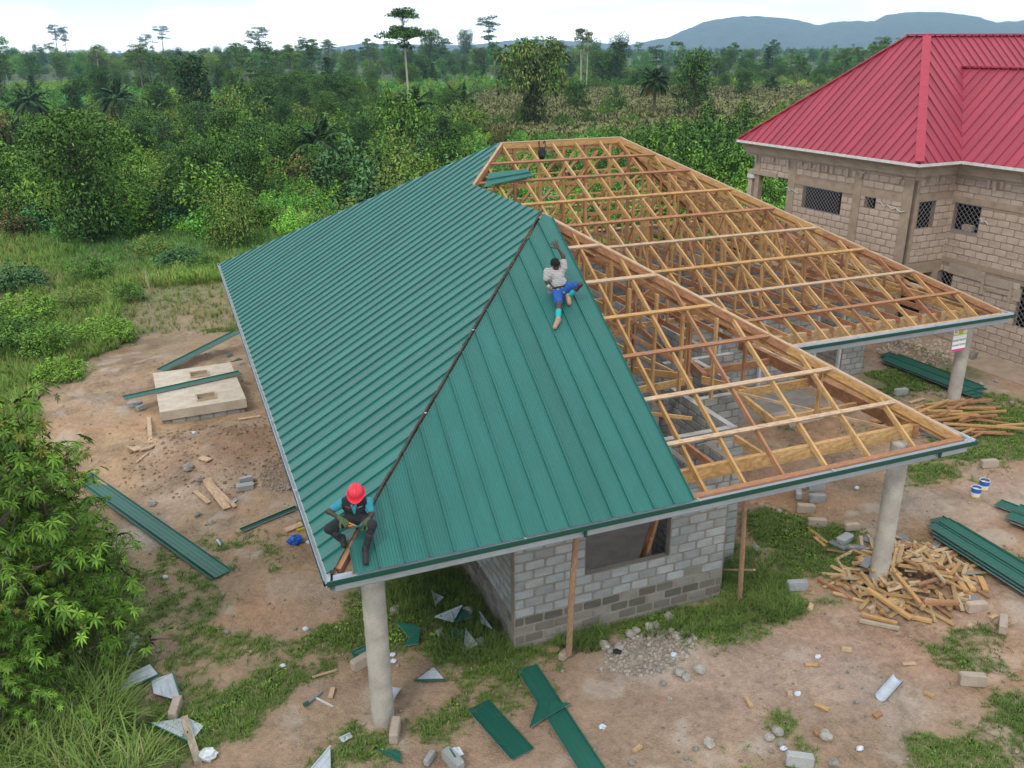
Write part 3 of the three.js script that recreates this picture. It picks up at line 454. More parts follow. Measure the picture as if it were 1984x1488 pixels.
gutter(V(0, gy, 0.03), V(12.84, gy, 0.03), V(0, 0, 1)); gutter(V(-0.03, gy, -22.2), V(-0.03, gy, 0), V(-1, 0, 0));
gutter(V(12.84, gy, 0), V(12.84, gy, -6.0), V(1, 0, 0)); gutter(V(12.96, gy, -6.05), V(21.14, gy, -6.05), V(0, 0, 1)); gutter(V(21.14, gy, -6.1), V(21.14, gy, -22.2), V(1, 0, 0)); gutter(V(21.1, gy, -22.2), V(0, gy, -22.2), V(0, 0, -1));
for (const x of [4.22, 12.05]) { const m = mesh('downpipe_outlet', new THREE.CylinderGeometry(0.035, 0.03, 0.16, 12), M.gutterGreen, house); m.position.set(x, gy - 0.16, 0.11); }

// ---- columns
function column(x, z, y0, y1) {
  const pts = [], r0 = 0.195; let y = 0; const H = y1 - y0; let ring = [0.74, 1.52, 2.3, 3.02];
  pts.push([0, 0]); for (let i = 0; i <= 60; i++) { const yy = H * i / 60; let r = r0 + 0.0012 * Math.sin(i * 1.7); for (const q of ring) if (Math.abs(yy - q) < 0.03) r += 0.006; pts.push([r, yy]); } pts.push([0, H]);
  const g = new THREE.LatheGeometry(pts.map(([a, b]) => new THREE.Vector2(a, b)), 28); const p = g.attributes.position, u = g.attributes.uv; for (let i = 0; i < p.count; i++) { const a = Math.atan2(p.getZ(i), p.getX(i)); const k = 1 + 0.005 * (vnoise(a * 2 + 9, p.getY(i) * 3) - 0.5); p.setX(i, p.getX(i) * k); p.setZ(i, p.getZ(i) * k); u.setXY(i, u.getX(i) * 1.2, p.getY(i)); } g.computeVertexNormals();
  const m = mesh('column', g, M.concrete, house); m.position.set(x, y0, z); m.rotation.y = rnd() * 6; return m;
}
column(0.71, -0.61, -0.1, E0 - 0.16); column(11.74, -0.6, -0.1, E0 - 0.13); column(20.3, -6.7, 0.4, E0 - 0.22);

// ---- walls and floors
const BV = []; for (let i = 0; i < 7; i++) BV.push(blockGeo(100 + i));
const grey = (r, s) => r === 4 && rnd() < 0.15 ? M.blockDark[1] : r === 3 ? M.blockDark[(rnd() * 3) | 0] : r === 2 ? M.blockDark[(rnd() * 3) | 0] : r === 1 ? M.blockDark[(rnd() * 2) | 0] : r === 0 ? M.blockDark[(rnd() * 2) | 0] : M.block[(rnd() * 4) | 0];
const plain = () => M.block[(rnd() * 4) | 0];
const topRows = (n) => (x, y, r, R) => r >= R - n;
const none = () => false, all = () => true;
const wo = (o) => ({ mortar: M.mortar, variants: BV, mats: plain, single: none, ...o });
blockWall(house, 'wall', [3.56, -1.6], [8.30, -1.6], -0.1, 3.2, 0.16, wo({ mats: grey, single: all, openings: [[1.50, 3.40, 1.342, 2.75]] }));
blockWall(house, 'wall', [3.64, -1.70], [3.64, -9.0], -0.1, 3.2, 0.16, wo({ mats: grey, single: (x) => x < 3.1 }));
blockWall(house, 'wall', [8.42, -1.75], [8.42, -2.6], -0.1, 3.15, 0.16, wo({ mats: grey }));
blockWall(house, 'wall', [8.5, -2.68], [9.4, -2.68], -0.1, 3.1, 0.16, wo({ mats: plain }));
const wcap = (x0, z0, x1, z1, y = 3.105) => mesh('wall_top', boxGeo(Math.max(0.15, Math.abs(x1 - x0)), 0.02, Math.max(0.15, Math.abs(z1 - z0)), (x0 + x1) / 2, y + 0.006, (z0 + z1) / 2), M.capm, house);
M.capm = std({ color: rgb(0.50, 0.51, 0.52), map: TX.concrete, bumpMap: TX.rough, bumpScale: 0.01 }); wcap(7.67, -3.17, 9.4, -3.17); wcap(9.48, -3.1, 9.48, -5.75); wcap(9.58, -4.86, 10.85, -4.86); wcap(11.12, -5.72, 11.12, -7.26); wcap(10.2, -7.36, 12.4, -7.36); wcap(12.1, -8.5, 12.1, -20.8, 3.005); wcap(12.2, -9.9, 17.4, -9.9, 3.055);
blockWall(house, 'wall', [7.67, -3.17], [9.56, -3.17], -0.1, 3.1, 0.16, wo({ single: topRows(6) }));
blockWall(house, 'wall', [9.48, -3.27], [9.48, -5.75], -0.1, 3.1, 0.16, wo({ single: topRows(6) }));
blockWall(house, 'wall', [7.59, -3.1], [7.59, -1.7], -0.1, 3.1, 0.16, wo({}));
blockWall(house, 'wall', [9.58, -4.86], [10.85, -4.86], -0.1, 3.1, 0.16, wo({ single: topRows(5) }));
blockWall(house, 'wall', [11.12, -5.72], [11.12, -7.28], -0.1, 3.1, 0.16, wo({ single: topRows(3) }));
blockWall(house, 'wall', [10.2, -7.36], [12.4, -7.36], -0.1, 3.1, 0.16, wo({ single: topRows(4) }));
blockWall(house, 'wall', [3.8, -6.6], [9.4, -6.6], -0.1, 3.0, 0.16, wo({}));
blockWall(house, 'wall', [12.1, -8.5], [12.1, -20.8], -0.1, 3.0, 0.16, wo({}));
blockWall(house, 'wall', [12.2, -9.9], [17.4, -9.9], 0.2, 3.05, 0.16, wo({}));
blockWall(house, 'wall', [18.6, -9.9], [19.55, -9.9], 0.2, 3.1, 0.16, wo({ single: all }));
blockWall(house, 'wall', [19.5, -10.0], [19.5, -21.0], 0.3, 3.05, 0.16, wo({}));
blockWall(house, 'wall', [3.7, -21.0], [19.4, -21.0], 0.1, 3.0, 0.16, wo({}));
blockWall(house, 'wall', [12.2, -15.6], [19.4, -15.6], 0.1, 3.0, 0.16, wo({ openings: [[3, 4, 0, 2.3]] }));
blockWall(house, 'wall', [15.9, -10.1], [15.9, -15.5], 0.1, 3.0, 0.16, wo({}));
for (const [x, z] of [[17.45, -9.86], [18.5, -9.86], [13.6, -9.7], [15.2, -9.7]]) mesh('door_post', boxGeo(0.09, 2.9, 0.1), M.zincPale, house).position.set(x, 1.75, z);
mesh('floor', boxGeo(4.6, 0.4, 1.5, 5.95, 0.02, -2.45), M.floor, house); mesh('floor', boxGeo(5.7, 0.4, 3.7, 6.5, 0.02, -5.05), M.floor, house); mesh('floor', boxGeo(9.2, 0.4, 12.5, 14.8, 0.22, -14.9), M.floor, house); mesh('floor', boxGeo(8.2, 0.4, 14, 7.9, 0.05, -14.0), M.floor, house);
mesh('veranda_slab', boxGeo(2.9, 0.3, 2.2, 16.4, 0.21, -9.0 + 0.2), std({ color: rgb(0.48, 0.41, 0.385), map: TX.concrete }), house);
// ---------------------------------------------------------------- neighbouring house with the red roof
M.red = [[0.385, 0.040, 0.075], [0.395, 0.042, 0.078], [0.375, 0.038, 0.072]].map(([r, g, b]) => new THREE.MeshPhysicalMaterial({ color: rgb(r, g, b), map: TX.stain, roughness: 0.5, side: THREE.DoubleSide }));
M.redCap = std({ color: rgb(0.47, 0.035, 0.075), map: TX.stain, roughness: 0.5 });
M.cornice = std({ color: rgb(0.42, 0.355, 0.30), map: TX.concrete, roughness: 0.95 });
M.band = std({ color: rgb(0.385, 0.305, 0.24), map: TX.concrete, bumpMap: TX.rough, bumpScale: 0.012, roughness: 1 });
M.white = std({ color: rgb(0.72, 0.72, 0.70), roughness: 0.7, map: TX.stain });
M.iron = std({ color: rgb(0.20, 0.215, 0.24), roughness: 0.6 });
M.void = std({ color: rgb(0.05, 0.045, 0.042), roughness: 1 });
const RYAW = 0.051, RU = V(-Math.sin(RYAW), 0, -Math.cos(RYAW)), RX = V(Math.cos(RYAW), 0, -Math.sin(RYAW)), UP = V(0, 1, 0);
const RE2 = V(22.364, 7.212, -11.469), RL = 9.644, RJ = 2.008, Rd = 4.378, Rd2 = 3.147, Rt = 0.927, OV = 0.6, RG = 0.55;
const rp = (x, y, u) => RE2.clone().setY(0).addScaledVector(RX, x).addScaledVector(RU, u).setY(y);
const red = tag(base('red_roof_house'), 'unplastered two storey tan block house with a crimson ribbed metal roof', 'house');
const redRoof = part('roof', red);
{
  const k = Math.hypot(1, Rt), W = 0.40, RP = [[0, 0.042], [0.024, 0.042], [0.028, 0], [0.370, 0], [0.374, 0.042], [0.40, 0.042]];
  const add = (n, o, across, dirH, lo, hi) => { const up = dirH.clone().add(V(0, Rt, 0)).normalize(), nrm = dirH.clone().multiplyScalar(-Rt).add(V(0, 1, 0)).normalize(); for (let i = 0; i < n; i++) { const s0 = i * W; const hiM = Math.max(hi(s0), hi(s0 + W)); if (hiM < 0.06) continue; mesh('roof_sheet', sheetGeo(RP, (s) => Math.max(0, lo(s0 + s)) * k - (lo(s0 + s) <= 0 ? 0.06 : 0), (s) => Math.max(0.0, hi(s0 + s)) * k, o.clone().addScaledVector(across, s0).add(V(0, 0.05 + (i % 2) * 0.002, 0)), across, up, nrm), M.red[(rnd() * 3) | 0], redRoof); } };
  add(24, rp(0, 7.212, RL), RU.clone().negate(), RX, () => 0, (s) => Math.min(s, Rd, RL - s));
  add(34, rp(0, 7.212, 0), RX, RU, (s) => s < RJ ? 0 : s < RJ + Rd2 ? s - RJ : Math.max(0, 2 * Rd2 + RJ - s), (s) => Math.min(s, Rd));
  add(26, rp(RJ, 7.212, Rd2), RU.clone().negate(), RX, (s) => Math.max(0, Rd2 - s), () => Rd2);
  const cap = (a, b, w) => mesh('ridge_cap', beamGeo(a.clone().add(V(0, 0.09, 0)), b.clone().add(V(0, 0.09, 0)), w, 0.05), M.redCap, redRoof);
  const A = rp(Rd, 7.212 + Rt * Rd, Rd), B = rp(Rd, 7.212 + Rt * Rd, RL - Rd), Vt = rp(RJ + Rd2, 7.212 + Rt * Rd2, Rd2);
  cap(rp(0, 7.212, 0), A, 0.30); cap(rp(0, 7.212, RL), B, 0.26); cap(A, B, 0.26); cap(A, rp(Rd + 10, A.y, Rd), 0.26); cap(Vt, rp(RJ + Rd2, Vt.y, -8), 0.24); 
  // far slopes that close the roof
  const far = geoFrom([...rp(Rd, A.y, RL - Rd).toArray(), ...rp(Rd + 10, A.y, RL - Rd).toArray(), ...rp(Rd + 10, 7.2, RL).toArray(), ...rp(0, 7.2, RL).toArray(), ...rp(RJ + Rd2, Vt.y, Rd2).toArray(), ...rp(RJ + Rd2, Vt.y, -8).toArray(), ...rp(RJ + 2 * Rd2, 7.2, -8).toArray(), ...rp(RJ + 2 * Rd2, 7.2, 0).toArray()], [0, 1, 2, 0, 2, 3, 4, 5, 6, 4, 6, 7], [0, 0, 1, 0, 1, 1, 0, 1, 0, 0, 1, 0, 1, 1, 0, 1]);
  mesh('rear_slope', far, M.red[0], redRoof);
}
// walls: facade towards the site, return wall, wing
const RV = []; for (let i = 0; i < 7; i++) RV.push(blockGeo(300 + i, 0.44, 0.222, 0.206));
const C2 = rp(OV, 0, OV), C3 = rp(RJ + OV, 0, OV), FX = rp(OV, 0, RL - OV);
const wallHit = (px, py, p0, n) => onPlane(px, py, n, n.dot(p0));
const onF = (px, py) => { const h = wallHit(px, py, C2, RX); return [h.clone().sub(C2).setY(0).dot(RU), h.y]; };   // along +U from the corner
const onJ = (px, py) => { const h = wallHit(px, py, C2, RU); return [h.clone().sub(C2).setY(0).dot(RX), h.y]; };
const onW = (px, py) => { const h = wallHit(px, py, C3, RX); return [-h.clone().sub(C3).setY(0).dot(RU), h.y]; };   // along -U from the inner corner
const boxOf = (f, l, t, r, b) => { const p = l.map((v, i) => v); const a = f(...p), c = f(...r), d = f(...t), e = f(...b); const s = [a[0], c[0], d[0], e[0]]; return [Math.min(...s), Math.max(...s), Math.min(e[1], c[1]), Math.max(a[1], d[1])]; };
const win1 = (() => { const a = onF(1557, 358), b = onF(1632, 368), c = onF(1555, 402); return [b[0], a[0], c[1], a[1]]; })();
const win2 = (() => { const a = onF(1676, 379), b = onF(1697, 382), c = onF(1676, 404); return [b[0], a[0], c[1], a[1]]; })();
const logg = (() => { const a = onF(1462, 334), b = onF(1527, 343); return [b[0], a[0], 0.6, a[1]]; })();
const winJ = (() => { const a = onJ(1774, 391), b = onJ(1806, 389), c = onJ(1770, 446); return [a[0], Math.min(b[0], 1.75), c[1], a[1]]; })();
const winW = (() => { const a = onW(1843, 389), b = onW(1906, 400), c = onW(1840, 442); return [Math.max(0.25, a[0]), b[0], c[1], a[1]]; })();
const winG = (() => { const a = onW(1821, 519), b = onW(1850, 528); return [Math.max(0.1, a[0]), b[0], a[1] - 1.1, a[1]]; })();
const winR = (() => { const a = onW(1974, 585), c = onW(1974, 637); return [a[0], a[0] + 1.5, c[1], c[1] + 1.5]; })();
const ledgeY = onW(1850, 503)[1], jogY = onJ(1785, 506)[1];
const tanM = () => M.tan[(rnd() * 5) | 0];
const rwall = (name, a, b, y0, y1, o) => blockWall(red, name, [a.x, a.z], [b.x, b.z], y0, y1, 0.2, { mortar: M.tanMortar, variants: RV, mats: tanM, plasterMat: M.band, course: 0.25, len: 0.47, ...o });
const TOP = 7.212 - 0.62;
const fL = RL - 2 * OV;
rwall('wall', rp(OV, 0, OV - 0.1), FX, RG, TOP, { openings: [win1, win2, logg], single: (x, y) => y > 2.6 && x < 6.6, plaster: [[0, 0.42, RG, TOP, 'column'], [win2[1] + 0.22, win2[1] + 0.6, RG, TOP, 'column'], [logg[0] - 0.45, logg[0] - 0.04, RG, TOP, 'column'], [fL - 0.28, fL, RG, TOP, 'column'], [0.43, win2[1] + 0.21, win2[3] + 0.01, win2[3] + 0.3], [win2[1] + 0.61, logg[0] - 0.46, win1[3] + 0.01, win1[3] + 0.28]] });
rwall('wall', C2.clone().addScaledVector(RX, 0.11), C3, jogY, TOP, { openings: [[winJ[0], winJ[1], winJ[2], winJ[3]]], single: () => true, plaster: [[0, 0.12, jogY, TOP, 'column'], [0.13, RJ - 0.12, winJ[3] + 0.01, winJ[3] + 0.27]] });
rwall('wall', C3, rp(RJ + OV, 0, OV - 9), RG - 0.1, TOP, { openings: [winW, winG, winR], single: (x, y) => x < 4.6 && y > 0.9, plaster: [[winW[0] - 0.1, 4.6, winW[3] + 0.01, winW[3] + 0.24], [0, 9, ledgeY - 0.14, ledgeY + 0.06, 'ledge']] });
{ // beam and post under the return wall, floors, ceilings and rear walls of the rooms
  const put = (name, w, h, d, x, y, u, m) => { const q = mesh(name, boxGeo(w, h, d), m, red); q.position.copy(rp(x, y, u)); q.rotation.y = RYAW; return q; };
  put('floor_beam', RJ + 0.1, 0.42, 0.24, OV + RJ / 2, jogY - 0.22, OV, M.band); put('post', 0.3, 2.8, 0.3, OV + RJ - 0.35, jogY - 1.8, OV + 0.02, M.band);
  put('ceiling_slab', 11.6, 0.15, RL - 2 * OV, OV + 5.9, TOP + 0.03, RL / 2, M.band); put('ceiling_slab', 9.2, 0.15, 8.6, OV + RJ + 4.7, TOP + 0.03, OV - 4.3, M.band); put('floor_slab', 11.6, 0.16, 8.2, OV + 6.0, jogY - 0.12, RL / 2, M.band); put('floor_slab', 9.0, 0.16, 8.6, OV + RJ + 4.75, jogY - 0.12, -3.8, M.band);
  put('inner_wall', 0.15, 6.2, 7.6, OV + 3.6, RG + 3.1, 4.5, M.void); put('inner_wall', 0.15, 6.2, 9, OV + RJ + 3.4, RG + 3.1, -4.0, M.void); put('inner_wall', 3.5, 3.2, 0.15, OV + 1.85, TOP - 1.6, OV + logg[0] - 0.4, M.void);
  // loggia: inner wall, raised end wall, lintel plank and capped corner post
  const iw = rp(OV + 1.7, 0, OV + logg[0] - 0.3), iw2 = rp(OV + 1.7, 0, OV + (logg[0] * 0.45 + logg[1] * 0.55));
  rwall('wall', iw, iw2, 3.4, TOP, { single: () => false });
  const lintel = put('lintel_plank', 0.34, 0.17, 1.75, OV - 0.02, logg[3] + 0.06, OV + logg[1] - 0.72, M.cornice); lintel.rotation.z = 0.02;
  put('post_cap', 0.4, 0.16, 0.42, OV, logg[3] - 0.14, OV + logg[1] + 0.02, M.white);
  put('corner_post', 0.26, 3.2, 0.26, OV, logg[3] - 1.8, OV + logg[1] + 0.1, M.tan[0]);
  // cornice sections and gutter
  const prof = new THREE.Shape(); prof.moveTo(0.62, 0); prof.lineTo(0.60, -0.62); prof.lineTo(0.50, -0.62); prof.lineTo(0.48, -0.52); prof.lineTo(0.40, -0.50); prof.quadraticCurveTo(0.34, -0.22, 0.14, -0.16); prof.lineTo(0.12, -0.1); prof.lineTo(0.02, -0.09); prof.lineTo(0.0, 0); prof.closePath();
  const pv = prof.getPoints(5); // sections swept along the eave line and mitred at its corners
  const path = []; const leg = (a, b, n) => { for (let i = 0; i < n; i++) path.push([lerp(a[0], b[0], i / n), lerp(a[1], b[1], i / n)]); }; leg([0, RL], [0, 0], 9); leg([0, 0], [RJ, 0], 2); leg([RJ, 0], [RJ, -8.6], 8); path.push([RJ, -8.6]);
  const inw = (i) => { const n = (a, b) => { const dx = b[0] - a[0], du = b[1] - a[1], l = Math.hypot(dx, du); return [-du / l, dx / l]; }; const a = i > 0 ? n(path[i - 1], path[i]) : n(path[i], path[i + 1]), b = i < path.length - 1 ? n(path[i], path[i + 1]) : a; const m = [a[0] + b[0], a[1] + b[1]], q = 2 / (m[0] * m[0] + m[1] * m[1]); return [m[0] * q, m[1] * q]; };
  const sweep = (pts, i, gap) => { const pos = [], idx = [], uv = [], n = pts.length; for (const k of [i, i + 1]) { const w = inw(k), c = path[k], o = path[k === i ? i + 1 : i], l = Math.hypot(o[0] - c[0], o[1] - c[1]), sx = (o[0] - c[0]) / l * gap, su = (o[1] - c[1]) / l * gap; pts.forEach(([x, y], j) => { const p = rp(c[0] + sx + w[0] * x, 7.2 + y, c[1] + su + w[1] * x); pos.push(p.x, p.y, p.z); uv.push((k - i) * l * 0.6, j * 0.1); }); } for (let j = 0; j < n; j++) { const q = (j + 1) % n; idx.push(j, q, n + j, q, n + q, n + j); } const g = geoFrom(pos, idx, uv).toNonIndexed(); g.computeVertexNormals(); return g; };
  M.cornice.side = THREE.DoubleSide; M.white.side = THREE.DoubleSide;
  for (let i = 0; i < path.length - 1; i++) { mesh('cornice', sweep(pv.map((v) => [v.x, v.y]), i, 0.006), M.cornice, red); mesh('gutter', sweep([[-0.10, 0.03], [-0.11, -0.07], [0.0, -0.09], [0.02, 0.0], [0.0, 0.02], [-0.08, -0.03]], i, 0.004), M.white, red); }
  put('rear_wall', 0.2, TOP - RG, RL - 2 * OV, OV + 11.6, (TOP + RG) / 2, RL / 2, M.tan[1]); put('rear_wall', 0.2, TOP - RG, 8.6, OV + RJ + 9.2, (TOP + RG) / 2, OV - 4.3, M.tan[1]); put('rear_wall', 8.2, TOP - RG, 0.2, OV + 7.6, (TOP + RG) / 2, RL - OV - 0.02, M.tan[1]); put('rear_wall', 9.2, TOP - RG, 0.2, OV + RJ + 4.6, (TOP + RG) / 2, OV - 8.7, M.tan[1]); put('ground_slab', 20, 0.3, 20, OV + 10.3, RG - 0.05, 0.4, M.band);
  // brackets left under the cornice
  const br = (s, f) => { const h = rr(0.16, 0.34), m = mesh('bracket', boxGeo(0.09, h, 0.11), M.tan[(rnd() * 5) | 0], red); const p = f(s); m.position.copy(p).setY(TOP - h / 2 + 0.04); m.rotation.y = RYAW; if (rnd() < 0.4) { const t = mesh('bracket', boxGeo(0.1, 0.08, 0.3), M.tan[(rnd() * 5) | 0], red); t.position.copy(p).setY(TOP - 0.0); t.rotation.y = RYAW; } };
  for (const s of [0.55, 2.3, 3.0, 3.8, 4.1, 4.5, 5.0, 5.5, 6.3, 7.2, 8.3]) br(s, (q) => rp(OV - 0.15, 0, OV + q)); for (const s of [0.5, 1.1, 1.75]) br(s, (q) => rp(OV + q, 0, OV - 0.15)); for (const s of [1.5, 1.75, 2.0, 3.2, 3.4]) br(s, (q) => rp(OV + RJ - 0.15, 0, OV - q));
  // windows: frame and diamond grille over a dark room
  const grille = (w, P, along, cell) => { const [s0, s1, y0, y1] = w, W = s1 - s0, H = y1 - y0, g = part('window', red); const bars = []; const at = (s, y) => P(s0 + s, y0 + y);
    const seg = (a, b, t) => bars.push(beamGeo(at(...a), at(...b), t, t));
    for (let c = -H; c < W; c += cell) { const a = [Math.max(0, c), Math.max(0, -c)], b = [Math.min(W, c + H), Math.min(H, W - c)]; if (b[0] - a[0] > 0.03) { seg(a, b, 0.011); seg([a[0], H - a[1]], [b[0], H - b[1]], 0.011); } }
    mesh('grille', mergeGeometries(bars), M.gril, g); const fr = []; for (const [a, b] of [[[0, 0], [W, 0]], [[0, H], [W, H]], [[0, 0], [0, H]], [[W, 0], [W, H]]]) fr.push(beamGeo(at(...a), at(...b), 0.045, 0.045)); mesh('frame', mergeGeometries(fr), M.iron, g); };
  M.gril = std({ color: rgb(0.24, 0.24, 0.25), roughness: 0.6 });
  const PF = (s, y) => rp(OV - 0.07, y, OV + s), PJ = (s, y) => rp(OV + 0.11 + s, y, OV - 0.07), PW = (s, y) => rp(OV + RJ - 0.07, y, OV - s);
  grille(win1, PF, 0, 0.17); grille(win2, PF, 0, 0.17); grille(winJ, PJ, 0, 0.2); grille(winW, PW, 0, 0.2); grille(winG, PW, 0, 0.2); grille(winR, PW, 0, 0.2);
  const blk = mesh('block_on_sill', blockGeo(333), M.tan[0], red); blk.position.copy(rp(OV + RJ + 0.06, winW[2] + 0.13, OV - winW[1] + 0.5)); blk.rotation.y = RYAW + Math.PI / 2;
  // formwork boards left below the ledge, loose white flex
  for (const [s0, s1, dy, h] of [[0.5, 2.0, -0.42, 0.36], [2.05, 3.1, -0.5, 0.3], [1.9, 2.02, -0.75, 0.6], [3.0, 3.12, -1.0, 0.7], [3.2, 3.45, -0.75, 0.42], [2.1, 3.0, -0.8, 0.12]]) { const m = mesh('formwork_board', boxGeo(0.04, h, s1 - s0), M.cornice, red); m.position.copy(rp(OV + RJ - 0.13, ledgeY + dy + 0.1, OV - (s0 + s1) / 2)); m.rotation.y = RYAW; m.rotation.x = rr(-0.03, 0.03); }
  const flex = (pts) => { const c = new THREE.CatmullRomCurve3(pts); mesh('cable', new THREE.TubeGeometry(c, 24, 0.014, 5), M.white, red); };
  const wig = (f, a, b, n, y, o) => { const r = []; for (let i = 0; i <= n; i++) r.push(f(lerp(a, b, i / n), y + Math.sin(i * 2.3) * 0.05 - 0.02 * i)); return r; };
  flex(wig((s, y) => rp(OV - 0.14, y, OV + s), win2[0] - 0.25, 0.1, 9, win2[3] - 0.12)); flex(wig((s, y) => rp(OV + RJ - 0.14, y, OV - s), 3.0, 4.3, 8, winW[3] - 0.15)); flex(wig((s, y) => rp(OV + RJ - 0.14, y, OV - s), winW[1], winW[1] + 0.4, 5, winW[3] - 0.42)); 0 && flex(wig((s, y) => rp(OV - 0.14, y, OV + s), win2[1] + 0.75, win2[1] + 0.55, 6, win2[3] + 0.1)); flex(wig((s, y) => rp(OV - 0.14, y, OV + s), logg[0] - 0.05, logg[0] - 0.9, 6, logg[3] - 0.35));
}
// ---------------------------------------------------------------- septic tank slab
{
  const s = tag(base('septic_tank', -1.48, -0.2, -17.7, 0.045), 'pale concrete tank slab with two square openings, set in the earth mound', 'tank');
  const y = 0.62, slab = std({ color: rgb(0.60, 0.53, 0.45), map: TX.concrete, bumpMap: TX.rough, bumpScale: 0.008 });
  const W = 2.62, L = 3.85, hs = [[0.15, 1.25], [0.15, -1.05]], hw = 0.29, hl = 0.26, pieces = [];
  const zc = [-L / 2, ...hs.flatMap(([, z]) => [z - hl, z + hl]).sort((a, b) => a - b), L / 2];
  for (let i = 0; i < zc.length - 1; i++) { const z0 = zc[i], z1 = zc[i + 1], m = (z0 + z1) / 2; if (i % 2 === 0) pieces.push(boxGeo(W, 0.3, z1 - z0, 0, y - 0.05, m)); else { const x = 0.15; pieces.push(boxGeo(W / 2 + x - hw, 0.3, z1 - z0, (-W / 2 + x - hw) / 2, y - 0.05, m), boxGeo(W / 2 - x - hw, 0.3, z1 - z0, (W / 2 + x + hw) / 2, y - 0.05, m)); } }
  mesh('slab', mergeGeometries(pieces), slab, s);
  for (const [x, z] of hs) { for (const [w, l, dx, dz] of [[0.62, 0.03, 0, hl], [0.62, 0.03, 0, -hl], [0.03, 0.5, hw, 0], [0.03, 0.5, -hw, 0]]) mesh('opening_frame', boxGeo(w, 0.07, l, x + dx, y + 0.125, z + dz), M.pale, s); mesh('opening_floor', boxGeo(0.56, 0.02, 0.5, x, y - 0.09, z), M.band, s); }
  blockWall(s, 'tank_wall', [-1.22, 1.8], [1.24, 1.8], -0.4, y - 0.2, 0.16, wo({ single: () => true })); blockWall(s, 'tank_wall', [1.2, 1.7], [1.2, -1.7], -0.4, y - 0.2, 0.16, wo({})); blockWall(s, 'tank_wall', [-1.2, 1.7], [-1.2, -1.7], -0.4, y - 0.2, 0.16, wo({}));
}
// ---------------------------------------------------------------- loose roofing sheets
M.under = std({ color: rgb(0.56, 0.62, 0.70), roughness: 0.55, metalness: 0.05, map: TX.stain, side: THREE.DoubleSide });
const SHEETP = [[-0.21, 0.03], [-0.197, 0.03], [-0.19, 0], [-0.10, 0], [-0.095, 0.006], [-0.09, 0], [0.0, 0], [0.005, 0.006], [0.01, 0], [0.10, 0], [0.105, 0.006], [0.11, 0], [0.19, 0], [0.197, 0.03], [0.21, 0.03]];
// a long sheet from a to b, face green, underside pale
function longSheet(label, a, b, w, o = {}) {
  const t = tag(base('roofing_sheet'), label, 'roofing sheet', o.group); const d = b.clone().sub(a), L = d.length(), X = d.clone().normalize(), Z = X.clone().cross(UP).normalize(), Y = Z.clone().cross(X).normalize(), k = w / 0.42;
  const mk = (off, m, name) => { const pos = [], uv = [], idx = [], S = 8; for (let i = 0; i <= S; i++) for (const [s, h] of SHEETP) { const sag = (o.sag || 0) * Math.sin(i / S * Math.PI), p = a.clone().addScaledVector(X, L * i / S).addScaledVector(Z, s * k).addScaledVector(Y, h + off - sag); pos.push(p.x, p.y, p.z); uv.push(s, L * i / S * 0.12); } const n = SHEETP.length; for (let i = 0; i < S; i++) for (let j = 0; j < n - 1; j++) { const q = i * n + j; idx.push(q, q + n, q + 1, q + 1, q + n, q + n + 1); } const g = geoFrom(pos, idx, uv).toNonIndexed(); g.computeVertexNormals(); mesh(name, g, m, t); };
  mk(0, o.mat || M.teal[(rnd() * 3) | 0], 'painted_face'); mk(-0.006, M.under, 'underside'); return t;
}
const GP = (px, py, h) => G(px, py, h);
M.tealLoose = [[0.010, 0.115, 0.082], [0.011, 0.125, 0.09], [0.009, 0.105, 0.075]].map(([r, g, b]) => { const m = teal(r, g, b); m.clearcoat = 0.1; m.roughness = 0.5; return m; });
const TL = () => M.tealLoose[(rnd() * 3) | 0];
longSheet('long green roofing sheet lying diagonally at the left edge of the bare earth', GP(158, 918, 0.05), GP(432, 1112, 0.05), 0.42, { mat: TL() });
longSheet('second long green sheet tucked under the one at the left edge of the earth', GP(170, 935, 0.02), GP(425, 1116, 0.02), 0.42, { mat: TL() });
{ const y = 0.55; longSheet('narrow green sheet laid across the middle of the concrete tank slab', onPlane(240, 772, UP, y), onPlane(466, 722, UP, y + 0.02), 0.40, { mat: TL() }); longSheet('green sheet propped behind the concrete tank slab against the roof edge', onPlane(312, 718, UP, y - 0.2), onPlane(462, 642, UP, y + 0.15), 0.44, { mat: TL() }); }
longSheet('short green ridge strip lying near the blue bag', GP(468, 1028, 0.06), GP(576, 983, 0.06), 0.17, { mat: M.tealLoose[0] });
longSheet('long green sheet running off the bottom of the picture', GP(1019, 1292, 0.05), GP(1152, 1500, 0.05), 0.42, { mat: TL() });
longSheet('short green sheet with a slanting cut end lying left of the long one', GP(925, 1366, 0.05), GP(1012, 1462, 0.05), 0.46, { mat: TL() });
// stacks of spare sheets: every sheet its own
function stack(where, pts, n, side, group, w = 0.43) { const [a, b] = pts; const d = b.clone().sub(a).setY(0).normalize(), z = V(-d.z, 0, d.x); for (let i = 0; i < n; i++) { const o = V(0, 0.06 + 0.035 * (i >> 1), 0).addScaledVector(z, ((i % 2) - 0.5) * 0.44 + ((i * 37) % 7 - 3) * 0.022).addScaledVector(d, ((i * 53) % 9) * 0.09 + (i % 2) * 0.12); longSheet(`${['bottom', 'second', 'third', 'fourth', 'fifth', 'sixth', 'seventh', 'topmost'][i]} green sheet of the stack ${where}`, a.clone().add(o), b.clone().add(o), w, { group, mat: TL() }); } }
stack('reaching the right picture edge beside the blue buckets', [GP(1795, 1012, 0.02), GP(2040, 1165, 0.02)], 8, 1, 'stacked sheets near the buckets');
stack('cut off by the right picture edge, beyond the buckets', [GP(1920, 985, 0.02), GP(2090, 1050, 0.02)], 6, 1, 'stacked sheets beyond the buckets');
stack('lying between the far right column and the block wall', [GP(1700, 690, 0.05), GP(1860, 752, 0.05)], 6, 1, 'stacked sheets by the far column', 0.5);
